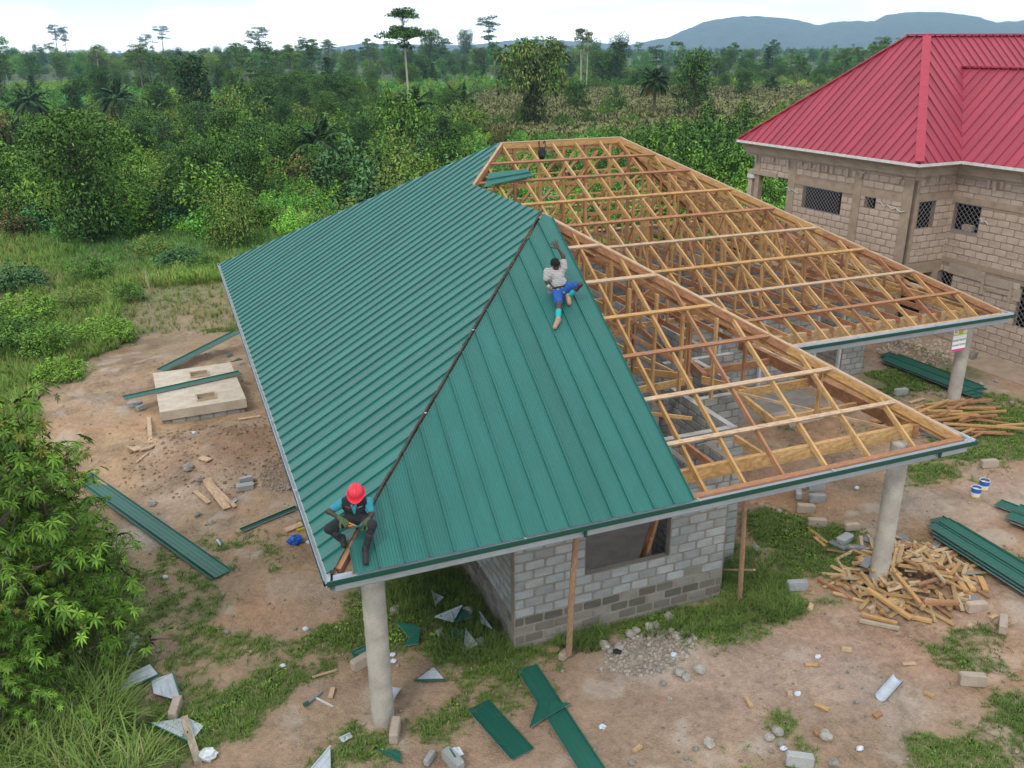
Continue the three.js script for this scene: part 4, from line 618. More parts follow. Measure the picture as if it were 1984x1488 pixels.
// offcuts: cut outline with thickness, underside pale, face green, one ribbed edge
function offcut(label, pts, up, h = 0.04, tilt = 0, group) {
  const P3 = pts.map(([x, y], i) => GP(x, y, h + (i === 1 ? tilt : 0))); const t = tag(base('sheet_offcut'), label, 'sheet offcut', group); const c = P3.reduce((a, p) => a.add(p), V(0, 0, 0)).multiplyScalar(1 / P3.length);
  const tri = THREE.ShapeUtils.triangulateShape(P3.map((p) => new THREE.Vector2(p.x, p.z)), []); const mk = (off, m, name) => { const pos = [], uv = []; for (const f of tri) for (const k of f) { const p = P3[k]; pos.push(p.x, p.y + off, p.z); uv.push(p.x, p.z); } const g = geoFrom(pos, null, uv); mesh(name, g, m, t); };
  const face = TL(); mk(0.004, up === 'green' ? face : M.under, up === 'green' ? 'painted_face' : 'underside'); mk(-0.002, up === 'green' ? M.under : face, up === 'green' ? 'underside' : 'painted_face');
  let best = 0, bi = 0; P3.forEach((p, i) => { const l = p.distanceTo(P3[(i + 1) % P3.length]); if (l > best) { best = l; bi = i; } }); const a = P3[bi], b = P3[(bi + 1) % P3.length];
  const inn = c.clone().sub(a.clone().lerp(b, 0.5)).setY(0).normalize(); mesh('folded_edge', beamGeo(a.clone().addScaledVector(inn, 0.012).add(V(0, 0.015, 0)), b.clone().addScaledVector(inn, 0.012).add(V(0, 0.015, 0)), 0.022, 0.03), up === 'green' ? face : (bi % 2 ? M.tealLoose[0] : M.under), t);
  for (const f of [0.35, 0.68]) { const k = (bi + 2) % P3.length; mesh('rib', beamGeo(a.clone().lerp(P3[k], f).add(V(0, 0.008, 0)), b.clone().lerp(P3[k], f).add(V(0, 0.008, 0)), 0.012, 0.008), up === 'green' ? face : M.under, t); }
  return t;
}
offcut('pale triangular sheet offcut lying in the grass, highest of those at the lower left', [[233, 1219], [271, 1229], [252, 1282], [228, 1236]], 'pale', 0.14, 0.05);
offcut('pale pointed sheet offcut overlapping the squarish one at lower left', [[290, 1287], [308, 1309], [222, 1347], [254, 1305]], 'pale', 0.1, 0.06);
offcut('squarish pale sheet offcut with a green folded edge at lower left', [[293, 1317], [336, 1304], [354, 1360], [298, 1344]], 'pale', 0.08, 0.03);
offcut('wide pale triangular offcut under the leaning grey post', [[286, 1402], [362, 1390], [395, 1406], [368, 1441]], 'pale', 0.07, 0.03);
offcut('pale narrow offcut cut off by the bottom edge of the picture', [[594, 1500], [640, 1446], [641, 1500]], 'pale', 0.06, 0.05);
offcut('small pale triangle in the grass, highest one right of the near column', [[836, 1146], [860, 1157], [843, 1174]], 'pale', 0.1, 0.05);
offcut('pale pointed offcut leaning against a green one by the wall corner', [[842, 1196], [895, 1174], [878, 1206]], 'pale', 0.12, 0.1);
offcut('dark green triangle touching the pale pointed offcut', [[896, 1176], [916, 1196], [879, 1205]], 'green', 0.12, 0.08);
offcut('shaded grey triangle at the foot of the left block wall', [[930, 1186], [953, 1218], [932, 1208]], 'pale', 0.1, 0.1);
offcut('pale upright triangle nearest the wall corner', [[903, 1218], [926, 1249], [897, 1263]], 'pale', 0.1, 0.1);
offcut('green offcut beside the pale upright triangle', [[875, 1219], [903, 1219], [898, 1240], [876, 1236]], 'green', 0.08, 0.02);
offcut('crumpled green offcut in front of the grass right of the near column', [[767, 1206], [815, 1216], [810, 1248], [780, 1252], [793, 1236]], 'green', 0.1, 0.07);
offcut('pale flat triangle on bare earth right of the near column', [[840, 1293], [864, 1319], [803, 1320]], 'pale', 0.05, 0.05);
offcut('pale scrap half hidden behind the near column', [[752, 1330], [777, 1334], [762, 1357]], 'pale', 0.05, 0.05);
offcut('green quarter offcut at the bottom, right of the column foot', [[730, 1452], [776, 1454], [776, 1480]], 'green', 0.06, 0.02);
offcut('pale scrap on a block at the bottom centre', [[868, 1450], [890, 1447], [899, 1462], [881, 1469]], 'pale', 0.2, 0.05);
offcut('green offcut leaning on the block left of the near column', [[680, 1264], [712, 1249], [714, 1272], [690, 1283]], 'green', 0.12, 0.12);
offcut('green triangular offcut lying across the long green sheet', [[1043, 1358], [1108, 1362], [1072, 1382], [1026, 1410]], 'green', 0.11, 0.04);
offcut('green sliver beside the short green sheet', [[962, 1440], [985, 1448], [966, 1446]], 'green', 0.05, 0);
offcut('small teal scrap on the earth behind the tank slab', [[438, 690], [446, 681], [450, 688]], 'green', 0.06, 0.03); offcut('teal scrap at the far corner of the tank slab', [[446, 702], [463, 693], [470, 697]], 'green', 0.2, 0.05);
offcut('narrow white strip lying on the earth above the near offcuts', [[418, 1046], [424, 1043], [431, 1055], [426, 1057]], 'pale', 0.03, 0); offcut('small white strip near the scattered planks', [[449, 972], [458, 966], [460, 969], [452, 975]], 'pale', 0.03, 0); offcut('dull flat metal scrap near the column foot', [[657, 1431], [678, 1421], [684, 1428], [664, 1439]], 'pale', 0.03, 0.0);
{ // trimmed sheet left on the timber frame
  const tr = 4.71 / 8.18, n = V(0, 1, tr).normalize(), d = n.dot(V(12.8, E0 + 0.06, -6.10)); const q = [[947, 336], [1020, 327], [1036, 342], [953, 360], [938, 363]].map(([x, y]) => onPlane(x, y, n, d)); const t = tag(base('roofing_sheet'), 'short teal sheet laid loose on the timber frame near the roof peak', 'roofing sheet');
  for (const [off, m, nm] of [[0.012, M.teal[0], 'painted_face'], [0, M.under, 'underside']]) { const pos = [], uv = []; for (const f of [[0, 1, 2], [0, 2, 3], [0, 3, 4]]) for (const k of f) { const p = q[k].clone().addScaledVector(n, off); pos.push(p.x, p.y, p.z); uv.push(p.x, p.z); } mesh(nm, geoFrom(pos, null, uv), m, t); }
  mesh('folded_edge', beamGeo(q[2].clone().addScaledVector(n, 0.03), q[3].clone().addScaledVector(n, 0.03), 0.03, 0.04), M.tealLoose[0], t); mesh('rib', beamGeo(q[4].clone().lerp(q[0], 0.5).addScaledVector(n, 0.03), q[2].clone().lerp(q[1], 0.5).addScaledVector(n, 0.03), 0.025, 0.03), M.teal[1], t);
}
{ // half-round gutter length
  const a = GP(1742, 1312, 0.07), b = GP(1706, 1352, 0.07), t = tag(base('gutter_length'), 'short pale half-round gutter length lying on the grass at lower right', 'gutter'); const X = b.clone().sub(a), L = X.length(); X.normalize(); const Z = X.clone().cross(UP).normalize(), Y = Z.clone().cross(X).normalize();
  for (const [R, m, nm] of [[0.098, M.zincPale, 'lining'], [0.104, M.under, 'shell']]) { const pos = [], idx = [], uv = [], N = 16; for (let i = 0; i <= N; i++) { const t = Math.PI * (1 + i / N) + 0.25; for (const s of [0, L]) { const p = a.clone().addScaledVector(X, s).addScaledVector(Z, Math.cos(t) * R).addScaledVector(Y, Math.sin(t) * R + 0.03); pos.push(p.x, p.y, p.z); uv.push(s, i / N * 0.3); } } for (let i = 0; i < N; i++) idx.push(2 * i, 2 * i + 1, 2 * i + 2, 2 * i + 1, 2 * i + 3, 2 * i + 2); mesh(nm, geoFrom(pos, idx, uv), m, t); }
}
// ---------------------------------------------------------------- loose blocks, boards, posts
function looseBlock(label, px, py, ry, o = {}) { const p = GP(px, py, 0); const t = mesh('concrete_block', blockGeo(500 + px, 0.45, o.h ?? 0.22, 0.15), o.mat || M.block[(rnd() * 4) | 0]); t.position.copy(p).add(V(0, (o.lay ? 0.08 : (o.h ?? 0.22) / 2) + (o.dy || 0), 0)); t.rotation.set(o.lay ? Math.PI / 2 : rr(-0.06, 0.06), 0, o.lay ? ry : rr(-0.06, 0.06), 'YXZ'); if (!o.lay) t.rotation.y = ry; t.scale.setScalar(o.s || 1); return tag(t, label, 'block', o.group); }
const palem = M.cornice;
looseBlock('weathered pale block at the foot of the near column', 766, 1425, 1.2, { mat: palem, h: 0.24 }); looseBlock('grey block under the green offcut left of the near column', 702, 1290, 0.4, { mat: palem });
looseBlock('pale block standing beside the squarish offcut at lower left', 342, 1382, 1.3, { mat: palem }); looseBlock('grey block under the pale scrap at the bottom centre', 878, 1482, 1.9); looseBlock('block cut off by the bottom edge at lower right', 1548, 1482, -0.5, { mat: M.block[2] });
looseBlock('tan block lying alone on bare earth at lower right', 1882, 1326, -0.55, { mat: palem, h: 0.24 }); looseBlock('pale block right of the wood offcut heap', 1941, 1219, 0.7, { mat: palem, h: 0.24 }); looseBlock('pinkish brick at the right end of the wood offcut heap', 1890, 1184, -0.2, { mat: M.tan[4] }); 
looseBlock('pale block on the earth beyond the blue buckets', 1915, 905, -0.3, { mat: palem }); looseBlock('grey block in the opening behind the front beam', 1745, 765, -0.1); looseBlock('dark grey block beside the pole props at right', 1544, 1142, -0.3); 
looseBlock('upper grey block of the pair behind the front wall', 1578, 962, -0.2, { dy: 0.2 }); looseBlock('lower grey block of the pair behind the front wall', 1582, 972, -0.25); looseBlock('grey block end-on left of the stacked pair', 1545, 962, 1.0); looseBlock('pale block lying in the grass below the stacked pair', 1560, 992, -0.45, { mat: palem }); looseBlock('second pale block lying in the grass below the stacked pair', 1582, 1020, -0.5, { mat: palem });
looseBlock('block supporting the foot of the left pole prop', 1095, 1276, 0.5, { s: 0.7, mat: palem }); looseBlock('small grey block under the roof corner right of the wall', 1470, 955, 0.2, { s: 0.8 }); looseBlock('flat grey block near the wood heap', 1636, 1050, -0.3, { lay: true }); looseBlock('red clay brick beside the flat grey block', 1650, 1028, -0.2, { mat: M.tan[4], s: 0.8 });
looseBlock('block lying near the planks under the left eave', 478, 936, 0.05, { s: 0.8 }); looseBlock('second block lying near the planks under the left eave', 476, 948, 0.0, { lay: true }); looseBlock('grey block half buried beside the tank slab', 262, 787, 0.3, { lay: true }); looseBlock('dark block fragment left of the tank slab', 275, 795, 0.6, { s: 0.7 }); looseBlock('dark stump-like block at the foot of the red roof house', 1885, 695, 0.4, { mat: M.blockDark[1] });
looseBlock('upright grey chunk at the bottom centre', 833, 1478, 0.8, { s: 0.6 });
function board(name, label, cat, a, b, w, t, m, group) { const q = mesh(name, beamGeo(a, b, w, t, UP, rnd() * 4), m || M.timber[(rnd() * 5) | 0]); return tag(q, label, cat, group); }
M.grayWood = std({ color: rgb(0.46, 0.40, 0.33), map: TX.grain, bumpMap: TX.grain, bumpScale: 0.004 });
board('wood_post', 'weathered grey post leaning over the wide pale offcut', 'post', GP(357, 1392, 0.12), GP(384, 1478, 0.05), 0.12, 0.11, M.grayWood);
[['broad weathered plank, lowest of those by the left eave', 402, 936, 440, 985, 0.2], ['upper plank of the scatter by the left eave', 400, 928, 416, 952, 0.22], ['narrow plank left of the broad weathered one', 378, 951, 405, 974, 0.12], ['thin plank leaning over the broad weathered one', 412, 940, 456, 982, 0.1], ['short plank standing in the earth left of the tank slab', 288, 808, 292, 858, 0.12], ['short plank on the mound left of the tank slab', 250, 862, 268, 872, 0.22], ['pale plank end beside the mound', 272, 872, 298, 864, 0.12], ['small plank piece right of the mound', 388, 886, 406, 892, 0.2], ['stick leaning in the mound', 264, 896, 288, 876, 0.06], ['plank by the tank slab corner', 462, 812, 505, 806, 0.12], ['short plank on the tank slab', 322, 724, 338, 728, 0.25], ['plank under the left eave beside the blue bag', 552, 1028, 585, 1015, 0.2], ['stick crossing the right pole prop', 1398, 1104, 1462, 1104, 0.05], ['forked stick on the earth left of the near column', 605, 1312, 652, 1298, 0.03], ['pointed wood chip on the earth left of the near column', 640, 1352, 645, 1332, 0.09], ['pair of sticks near the wood heap', 1596, 1138, 1640, 1118, 0.06], ['orange sawn piece leaning right of the front wall', 1565, 1022, 1602, 1052, 0.09], ['second orange sawn piece right of the front wall', 1578, 1040, 1598, 1058, 0.09], ['small plank lying in the gap behind the front beam', 1762, 780, 1790, 772, 0.12]].forEach(([l, a, b, c, d, w]) => board('plank', l, 'plank', GP(a, b, 0.04), GP(c, d, 0.05 + (l.includes('crossing') ? 0.55 : 0)), w, 0.03, l.includes('orange') ? M.timber[0] : M.pale));
// pole props under the eave
function pole(label, a, b, r) { const m = b.clone().lerp(a, 0.5).add(V(rr(-0.04, 0.04), 0, 0.03)); return tag(mesh('pole_prop', limbGeo([a, m, b], r, r * 0.9, 9), std({ color: rgb(0.42, 0.27, 0.17), map: TX.grain, bumpMap: TX.rough, bumpScale: 0.012 })), label, 'prop'); }
{ const a = GP(1102, 1268, 0.1), b = GP(1432, 1168, 0); pole('round timber prop under the front gutter, left of the window', a, onPlane(1117, 1036, V(0, 0, 1), -0.3), 0.062); pole('round timber prop right of the front wall, beside the grass', b, onPlane(1443, 966, V(0, 0, 1), -0.4), 0.055); }
{ const t = tag(base('ladder', 6.35, 0.3, -2.0, -0.5), 'rough timber ladder leaning inside the window opening', 'ladder'); mesh('pole', limbGeo([V(0.15, 0.2, 0), V(0.45, 1.6, 0), V(0.62, 2.6, 0.02)], 0.05, 0.045, 7), M.redwood, t); mesh('pole', limbGeo([V(0.15, 0.2, -0.45), V(0.45, 1.6, -0.45), V(0.62, 2.6, -0.45)], 0.05, 0.045, 7), M.redwood, t); for (const k of [0.25, 0.5, 0.75, 0.92]) mesh('rung', beamGeo(V(0.15 + 0.47 * k, 0.2 + 2.4 * k, 0.1), V(0.2 + 0.47 * k, 0.15 + 2.4 * k, -0.55), 0.05, 0.06), M.timber[3], t); }
M.offcut = [[0.50, 0.33, 0.16], [0.56, 0.40, 0.22], [0.44, 0.27, 0.12], [0.50, 0.38, 0.25], [0.36, 0.20, 0.11], [0.58, 0.45, 0.30]].map(([r, g, b]) => std({ color: rgb(r, g, b), map: TX.grain, bumpMap: TX.grain, bumpScale: 0.004 }));
// ---------------------------------------------------------------- heaps of sawn offcuts: every piece its own
const PV = [0, 1, 2, 3, 4].map((i) => { const L = [0.32, 0.45, 0.62, 0.85, 0.26][i], w = [0.075, 0.08, 0.07, 0.075, 0.10][i]; return { g: beamGeo(V(-L / 2, 0, 0), V(L / 2, 0, 0), w, i === 4 ? 0.06 : 0.045, UP, i), L }; });
const GLM = [[740, 1400, 'foot of the near column'], [998, 1262, 'wall corner'], [1102, 1268, 'left pole prop'], [1430, 1165, 'right pole prop'], [1750, 1118, 'wood offcut heap'], [1897, 955, 'blue buckets'], [385, 770, 'tank slab'], [571, 1046, 'blue plastic bag'], [1085, 1400, 'long green sheet'], [1725, 1330, 'pale gutter length'], [1250, 1260, 'rubble patch'], [325, 1330, 'squarish pale offcut'], [1882, 1326, 'lone tan block'], [1850, 785, 'far right column'], [1548, 1482, 'block at the bottom edge'], [420, 955, 'scattered planks'], [432, 1110, 'near end of the left sheet'], [1580, 965, 'stacked pair of blocks']];
function spotName(px, py) { let b = null, bd = 1e9; for (const l of GLM) { const d = Math.hypot(px - l[0], (py - l[1]) * 1.3); if (d < bd) { bd = d; b = l; } } const dx = px - b[0], dy = (py - b[1]) * 1.3, far_ = bd > 130 ? 'well ' : bd < 45 ? 'just ' : ''; return `${far_}${Math.abs(dx) > Math.abs(dy) ? (dx < 0 ? 'left of' : 'right of') : dy < 0 ? 'beyond' : 'in front of'} the ${b[2]}`; }
const TONE = ['honey coloured', 'straw coloured', 'orange brown', 'greyish', 'dark brown', 'cream coloured'], LEN = ['short', 'medium', 'long', 'very long', 'stubby'];
function heap(where, n, spot, group, cat) { for (let i = 0; i < n; i++) { const s = spot(i); const vi = s.k ?? ((rnd() * 4.99) | 0), v = PV[vi], mi = (rnd() * 6) | 0; const o = mesh('wood_offcut', v.g, M.offcut[mi]); o.position.copy(s.p); o.rotation.set(rr(-0.5, 0.5), s.ry ?? rnd() * 6.28, s.rz ?? rr(-0.35, 0.35), 'YXZ'); o.scale.set(s.s || 1, 1, 1); const lab = `${LEN[vi]} ${TONE[mi]} offcut ${s.w || ''} ${where}`.replace(/\s+/g, ' ').trim(); tag(o, lab, cat || 'wood offcut', group); } }
{ const c = GP(1752, 1118, 0); heap('of the offcut heap', 215, (i) => { const a = rnd() * 6.283, r = Math.pow(rnd(), 0.62) * 1.38, x = c.x + Math.cos(a) * r * 1.2, z = c.z + Math.sin(a) * r * 0.95, hgt = Math.max(0, 0.62 * (1 - r / 1.25)); const qq = project(V(x, 0, z)), wx = qq[0] - 1752, wy = (qq[1] - 1118) * 1.4; return { w: hgt > 0.36 ? 'on top' : Math.abs(wx) > Math.abs(wy) ? (wx < 0 ? 'at the left side' : 'at the right side') : wy < 0 ? 'at the back' : 'at the front', p: V(x, gh(x, z) + 0.04 + hgt * Math.sqrt(rnd()), z), s: rr(0.75, 1.25), rz: rr(-0.3, 0.3) * (hgt > 0.1 ? 1.3 : 0.3) }; }, 'sawn offcuts heaped round the right front column'); }
[['long pale beam lying across the front of the offcut heap', 1680, 1140, 1765, 1198, 0.1], ['sawn length at the lower edge of the heap, right one', 1752, 1192, 1806, 1204, 0.09], ['sawn length at the lower edge of the heap, left one', 1670, 1190, 1738, 1208, 0.09], ['greyed sawn length at the very bottom of the heap', 1665, 1202, 1742, 1218, 0.08], ['reddish sawn length left of the heap', 1586, 1122, 1650, 1160, 0.07], ['sawn length rising at the back of the heap', 1790, 1070, 1840, 1110, 0.08], ['sawn length across the middle of the heap', 1736, 1112, 1784, 1170, 0.08], ['reddish length at the right of the heap', 1790, 1168, 1858, 1168, 0.08], ['first plank of the trio right of the heap', 1845, 1108, 1872, 1146, 0.13], ['second plank of the trio right of the heap', 1868, 1116, 1886, 1144, 0.12], ['third plank of the trio right of the heap', 1898, 1118, 1910, 1144, 0.12]].forEach(([l, a, b, c, d, w], i) => board('sawn_timber', l, 'timber', GP(a, b, i < 8 && i !== 1 && i !== 2 && i !== 3 && i !== 4 ? 0.38 : 0.05), GP(c, d, i < 1 ? 0.12 : i > 4 && i < 8 ? 0.3 : 0.05), w, 0.06, i === 4 || i === 7 ? M.timber[3] : i === 3 ? M.grayWood : M.timber[i % 2]));
{ const c = GP(1838, 822, 0); for (let i = 0; i < 46; i++) { const L = rr(0.9, 2.3), a = 0.15 + rr(-0.5, 0.5), x = c.x + rr(-1.3, 1.5), z = c.z + rr(-1.1, 1.2), y = gh(x, z) + 0.05 + rnd() * 0.42 * Math.exp(-((x - c.x) ** 2 + (z - c.z) ** 2) * 0.7), d = V(Math.cos(a), rr(-0.06, 0.06), Math.sin(a)).multiplyScalar(L / 2), p = V(x, y, z); { const red = rnd() < 0.5, q = project(p), wx = q[0] - 1838, wy = (q[1] - 822) * 1.6, lab = `${L > 1.8 ? 'very long' : L > 1.3 ? 'long' : 'shorter'} ${red ? 'reddish' : 'yellow'} length at the ${Math.abs(wx) > Math.abs(wy) ? (wx < 0 ? 'left' : 'right') : wy < 0 ? 'back' : 'front'} of the flat timber heap`; board('timber_length', lab, 'timber', p.clone().sub(d), p.clone().add(d), rr(0.05, 0.09), rr(0.04, 0.06), red ? M.timber[3] : M.timber[(rnd() * 3) | 0], 'sawn lengths of the flat timber heap'); }; } }
heap('', 16, (i) => { const [x, y] = [[1760, 1285], [1640, 1258], [1572, 1288], [1700, 1385], [1450, 1360], [1585, 1420], [1235, 1450], [1530, 1345], [1592, 1370], [1690, 1100], [1925, 1195], [1880, 1212], [1562, 1140], [1570, 1176], [1800, 1345], [1880, 1160]][i]; return { w: 'lying alone ' + spotName(x, y), p: GP(x, y, 0.03), k: i % 2 ? 4 : 0, rz: 0, s: rr(0.5, 0.9) }; }, 'single sawn offcuts scattered on the earth');
// slivers of grey slate and sheet among the wood
[[1625, 1055], [1655, 1060], [1690, 1048], [1720, 1050], [1745, 1040], [1815, 1055], [1885, 1108], [1892, 1165], [1680, 1090], [1780, 1098]].forEach(([x, y], i) => { const p = GP(x, y, i > 7 ? 0.4 : 0.05); const m = mesh('slate_piece', jitterGeo(boxGeo(rr(0.25, 0.5), 0.03, rr(0.16, 0.26)), 0.02, 700 + i), std({ color: rgb(0.23, 0.26, 0.30), map: TX.concrete })); m.position.copy(p); m.rotation.set(rr(-0.2, 0.2), rnd() * 6, rr(-0.2, 0.2)); tag(m, `blue-grey flat scrap ${spotName(x, y)}`, 'flat scrap', 'blue-grey flat pieces by the offcut heap'); });
// ---------------------------------------------------------------- stones, rubble, small litter
M.stone = [[0.40, 0.39, 0.37], [0.46, 0.445, 0.42], [0.34, 0.33, 0.315]].map(([r, g, b]) => std({ color: rgb(r, g, b), map: TX.concrete, bumpMap: TX.rough, bumpScale: 0.015 }));
const SV = [0, 1, 2, 3, 4].map((i) => stoneGeo(800 + i, rr(0.85, 1.2), rr(0.6, 0.9), rr(0.8, 1.1)));
function stones(label, group, list) { for (const [px, py, s] of list) { const m = mesh('stone', SV[(rnd() * 5) | 0], M.stone[(rnd() * 3) | 0]); m.position.copy(GP(px, py, s * 0.2)); m.scale.setScalar(s * 0.74); m.rotation.set(rnd() * 0.6, rnd() * 6, rnd() * 0.6); const lab = `${s > 0.29 ? 'large' : s > 0.19 ? 'middling' : s > 0.13 ? 'small' : 'tiny'} grey stone ${spotName(px, py)}`; tag(m, lab, 'stone', group); } }
stones('rough grey stone at the edge of the rubble patch before the front wall', 'stones round the rubble patch', [[1172, 1250, 0.3], [1182, 1262, 0.2], [1200, 1255, 0.28], [1222, 1228, 0.3], [1232, 1222, 0.26], [1258, 1215, 0.3], [1272, 1212, 0.26], [1296, 1195, 0.26], [1302, 1222, 0.2], [1312, 1232, 0.24], [1336, 1242, 0.14], [1330, 1258, 0.16], [1356, 1296, 0.36], [1276, 1298, 0.22], [1270, 1286, 0.16], [1250, 1292, 0.15], [1316, 1302, 0.3], [1330, 1312, 0.22], [1284, 1324, 0.16], [1212, 1265, 0.22], [1165, 1296, 0.16], [1242, 1240, 0.14], [1300, 1275, 0.13], [1416, 1262, 0.12], [1298, 1354, 0.12]]);
stones('lone grey stone on the open ground', 'lone stones on the open ground', [[1466, 1064, 0.34], [1450, 1085, 0.16], [572, 1218, 0.12], [440, 1224, 0.16], [306, 1260, 0.14], [316, 1250, 0.1], [432, 1152, 0.14], [1600, 1425, 0.34], [1616, 1478, 0.24], [1508, 1418, 0.3], [1512, 1440, 0.22], [1490, 1428, 0.26], [1374, 1440, 0.26], [1348, 1450, 0.16], [1330, 1468, 0.14], [1224, 1478, 0.16], [365, 905, 0.36], [295, 975, 0.3], [382, 996, 0.24], [408, 1012, 0.18], [385, 928, 0.26], [560, 945, 0.3], [1560, 946, 0.2], [1510, 990, 0.22], [1525, 1032, 0.2], [880, 1195, 0.34], [905, 1186, 0.38], [930, 1244, 0.3], [766, 1182, 0.3], [700, 1230, 0.1], [1900, 745, 0.3], [1930, 738, 0.2], [1960, 780, 0.2], [1860, 710, 0.16], [850, 1225, 0.24], [1345, 1195, 0.1], [1660, 1360, 0.14], [1630, 1330, 0.12], [268, 790, 0.3], [1495, 1455, 0.14], [770, 1290, 0.1], [1090, 1300, 0.1]]);
// gravel and clods: too many to count
scatter0('gravel', 'loose gravel and crumbs of earth on the bare ground', 5200, () => { const x = lerp(-8, 22, rnd()), z = lerp(-22, 6, rnd()); if (x > 3.4 && x < 8.5 && z < -1.5) return null; if (grassAt(x, z) > 0.5) return null; const q = fbm(x * 0.5 + 33, z * 0.5 + 61, 3); if (rnd() > q * 1.3) return null; return [x, z, Math.pow(rnd(), 3) * 0.07 + 0.015]; });
scatter0('gravel', 'grey gravel of the rubble patch before the front wall', 1700, () => { const a = rnd() * 6.283, r = Math.sqrt(rnd()), c = GP(1260, 1262, 0); return [c.x + Math.cos(a) * r * 0.95, c.z + Math.sin(a) * r * 0.6, Math.pow(rnd(), 2.6) * 0.09 + 0.012]; }, 1.2, [1, 0.95, 0.9]);
scatter0('earth_clods', 'crumbled earth clods on the mound below the tank slab', 1500, () => { const a = rnd() * 6.283, r = Math.sqrt(rnd()); return [-1.2 + Math.cos(a) * r * 2.6, -12.6 + Math.sin(a) * r * 2.6, Math.pow(rnd(), 4) * 0.10 + 0.012]; }, 0.95, [1.0, 0.72, 0.54]);
scatter0('gravel', 'pale gravel heap under the left eave', 700, () => { const c = GP(545, 925, 0), a = rnd() * 6.283, r = Math.sqrt(rnd()); return [c.x + Math.cos(a) * r * 0.55, c.z + Math.sin(a) * r * 0.8, rnd() * 0.03 + 0.015, 0.14 * (1 - r)]; }, 1.2); scatter0('gravel', 'pale rubble spread behind the far right column', 900, () => { const c = GP(1800, 680, 0), a = rnd() * 6.283, r = Math.sqrt(rnd()); return [c.x + Math.cos(a) * r * 2.0, c.z + Math.sin(a) * r * 1.4, Math.pow(rnd(), 2) * 0.12 + 0.03]; }, 1.3);
function scatter0(name, label, n, gen, tone = 1, tint = [1, 0.88, 0.78]) { const m = new THREE.InstancedMesh(SV[0], M.stone[1], n), q = new THREE.Object3D(), col = new THREE.Color(); m.name = numbered(name); let k = 0, t = 0; while (k < n && t++ < n * 10) { const g = gen(); if (!g) continue; q.position.set(g[0], gh(g[0], g[1]) + g[2] * 0.15 + (g[3] || 0), g[1]); q.rotation.set(rnd() * 6, rnd() * 6, 0); q.scale.setScalar(g[2]); q.updateMatrix(); m.setMatrixAt(k, q.matrix); const c = tone * rr(0.6, 1.15); m.setColorAt(k++, col.setRGB(c * tint[0], c * tint[1], c * tint[2])); } m.count = k; m.castShadow = m.receiveShadow = true; scene.add(m); tag(m, label, null, null, 'stuff'); }
// crumpled clear plastic, cups, bags
function crumple(label, cat, px, py, s, col, rough = 0.35) { const g = new THREE.IcosahedronGeometry(0.5, 2); jitterGeo(g, 0.13, 900 + px); g.scale(1, 0.6, 0.8); g.computeVertexNormals(); const m = mesh(cat === 'bag' ? 'plastic_bag' : 'plastic_litter', g, new THREE.MeshPhysicalMaterial({ color: rgb(...col), roughness: rough })); m.scale.setScalar(s); m.position.copy(GP(px, py, s * 0.25)); return tag(m, label, cat); }
crumple('blue plastic bag lying under the left eave', 'bag', 571, 1046, 0.36, [0.01, 0.09, 0.42]); crumple('crumpled clear plastic bag by the leaning grey post', 'bag', 402, 1462, 0.3, [0.62, 0.66, 0.70]); crumple('black plastic scrap by the rubble patch', 'litter', 1196, 1262, 0.18, [0.01, 0.01, 0.01]);
[[548, 1290, 'left of the near column'], [592, 1218, 'above the grass left of the near column'], [1167, 1408, 'on the earth at bottom centre'], [1585, 1272, 'below the wood heap'], [1545, 1344, 'on the grass left of the gutter length'], [1666, 1450, 'on the bare disc at lower right'], [760, 1268, 'right of the near column, upper'], [762, 1280, 'right of the near column, lower'], [1305, 1268, 'on the rubble patch'], [292, 1000, 'beside the long sheet at left'], [320, 1118, 'in the weeds left of the long sheet end'], [1518, 1450, 'beside the stones at bottom right'], [1660, 945, 'on the earth under the front eave'], [598, 1050, 'beside the blue bag'], [376, 838, 'on the mound in front of the tank slab']].forEach(([x, y, w]) => crumple(`small crumpled clear plastic scrap ${w}`, 'litter', x, y, 0.12, [0.55, 0.62, 0.72]));
{ // paint buckets
  for (const [x, y, l] of [[1889, 962, 'blue and white paint bucket, the nearer of the pair'], [1905, 948, 'blue and white paint bucket with a stick in it, the farther of the pair']]) { const p = GP(x, y, 0), t = tag(base('paint_bucket', p.x, p.y, p.z), l, 'bucket'); t.scale.setScalar(0.8); const H = 0.34, r = 0.15; const tb = (y0, y1, r0, r1, m, nm) => mesh(nm, new THREE.LatheGeometry([new THREE.Vector2(r0, y0), new THREE.Vector2(r1, y1)], 24), m, t); const blue = std({ color: rgb(0.02, 0.12, 0.42), roughness: 0.5, side: THREE.DoubleSide }), wh = std({ color: rgb(0.66, 0.68, 0.70), roughness: 0.5, side: THREE.DoubleSide }), yel = std({ color: rgb(0.6, 0.5, 0.08), roughness: 0.5, side: THREE.DoubleSide }); tb(0, 0.05, 0.135, 0.138, yel, 'label_band'); tb(0.05, 0.17, 0.138, 0.143, wh, 'label_band'); tb(0.17, 0.33, 0.143, 0.15, blue, 'body'); mesh('rim', new THREE.TorusGeometry(0.152, 0.01, 8, 24).rotateX(Math.PI / 2), wh, t).position.y = H - 0.01; mesh('paint', new THREE.CircleGeometry(0.14, 20).rotateX(-Math.PI / 2), wh, t).position.y = 0.25; mesh('handle', new THREE.TorusGeometry(0.15, 0.006, 6, 20, Math.PI).rotateX(Math.PI / 2.6), M.iron, t).position.y = 0.3; if (l.includes('stick')) mesh('stick', beamGeo(V(0, 0.1, 0), V(0.16, 0.52, -0.05), 0.025, 0.02), M.redwood, t); }
}
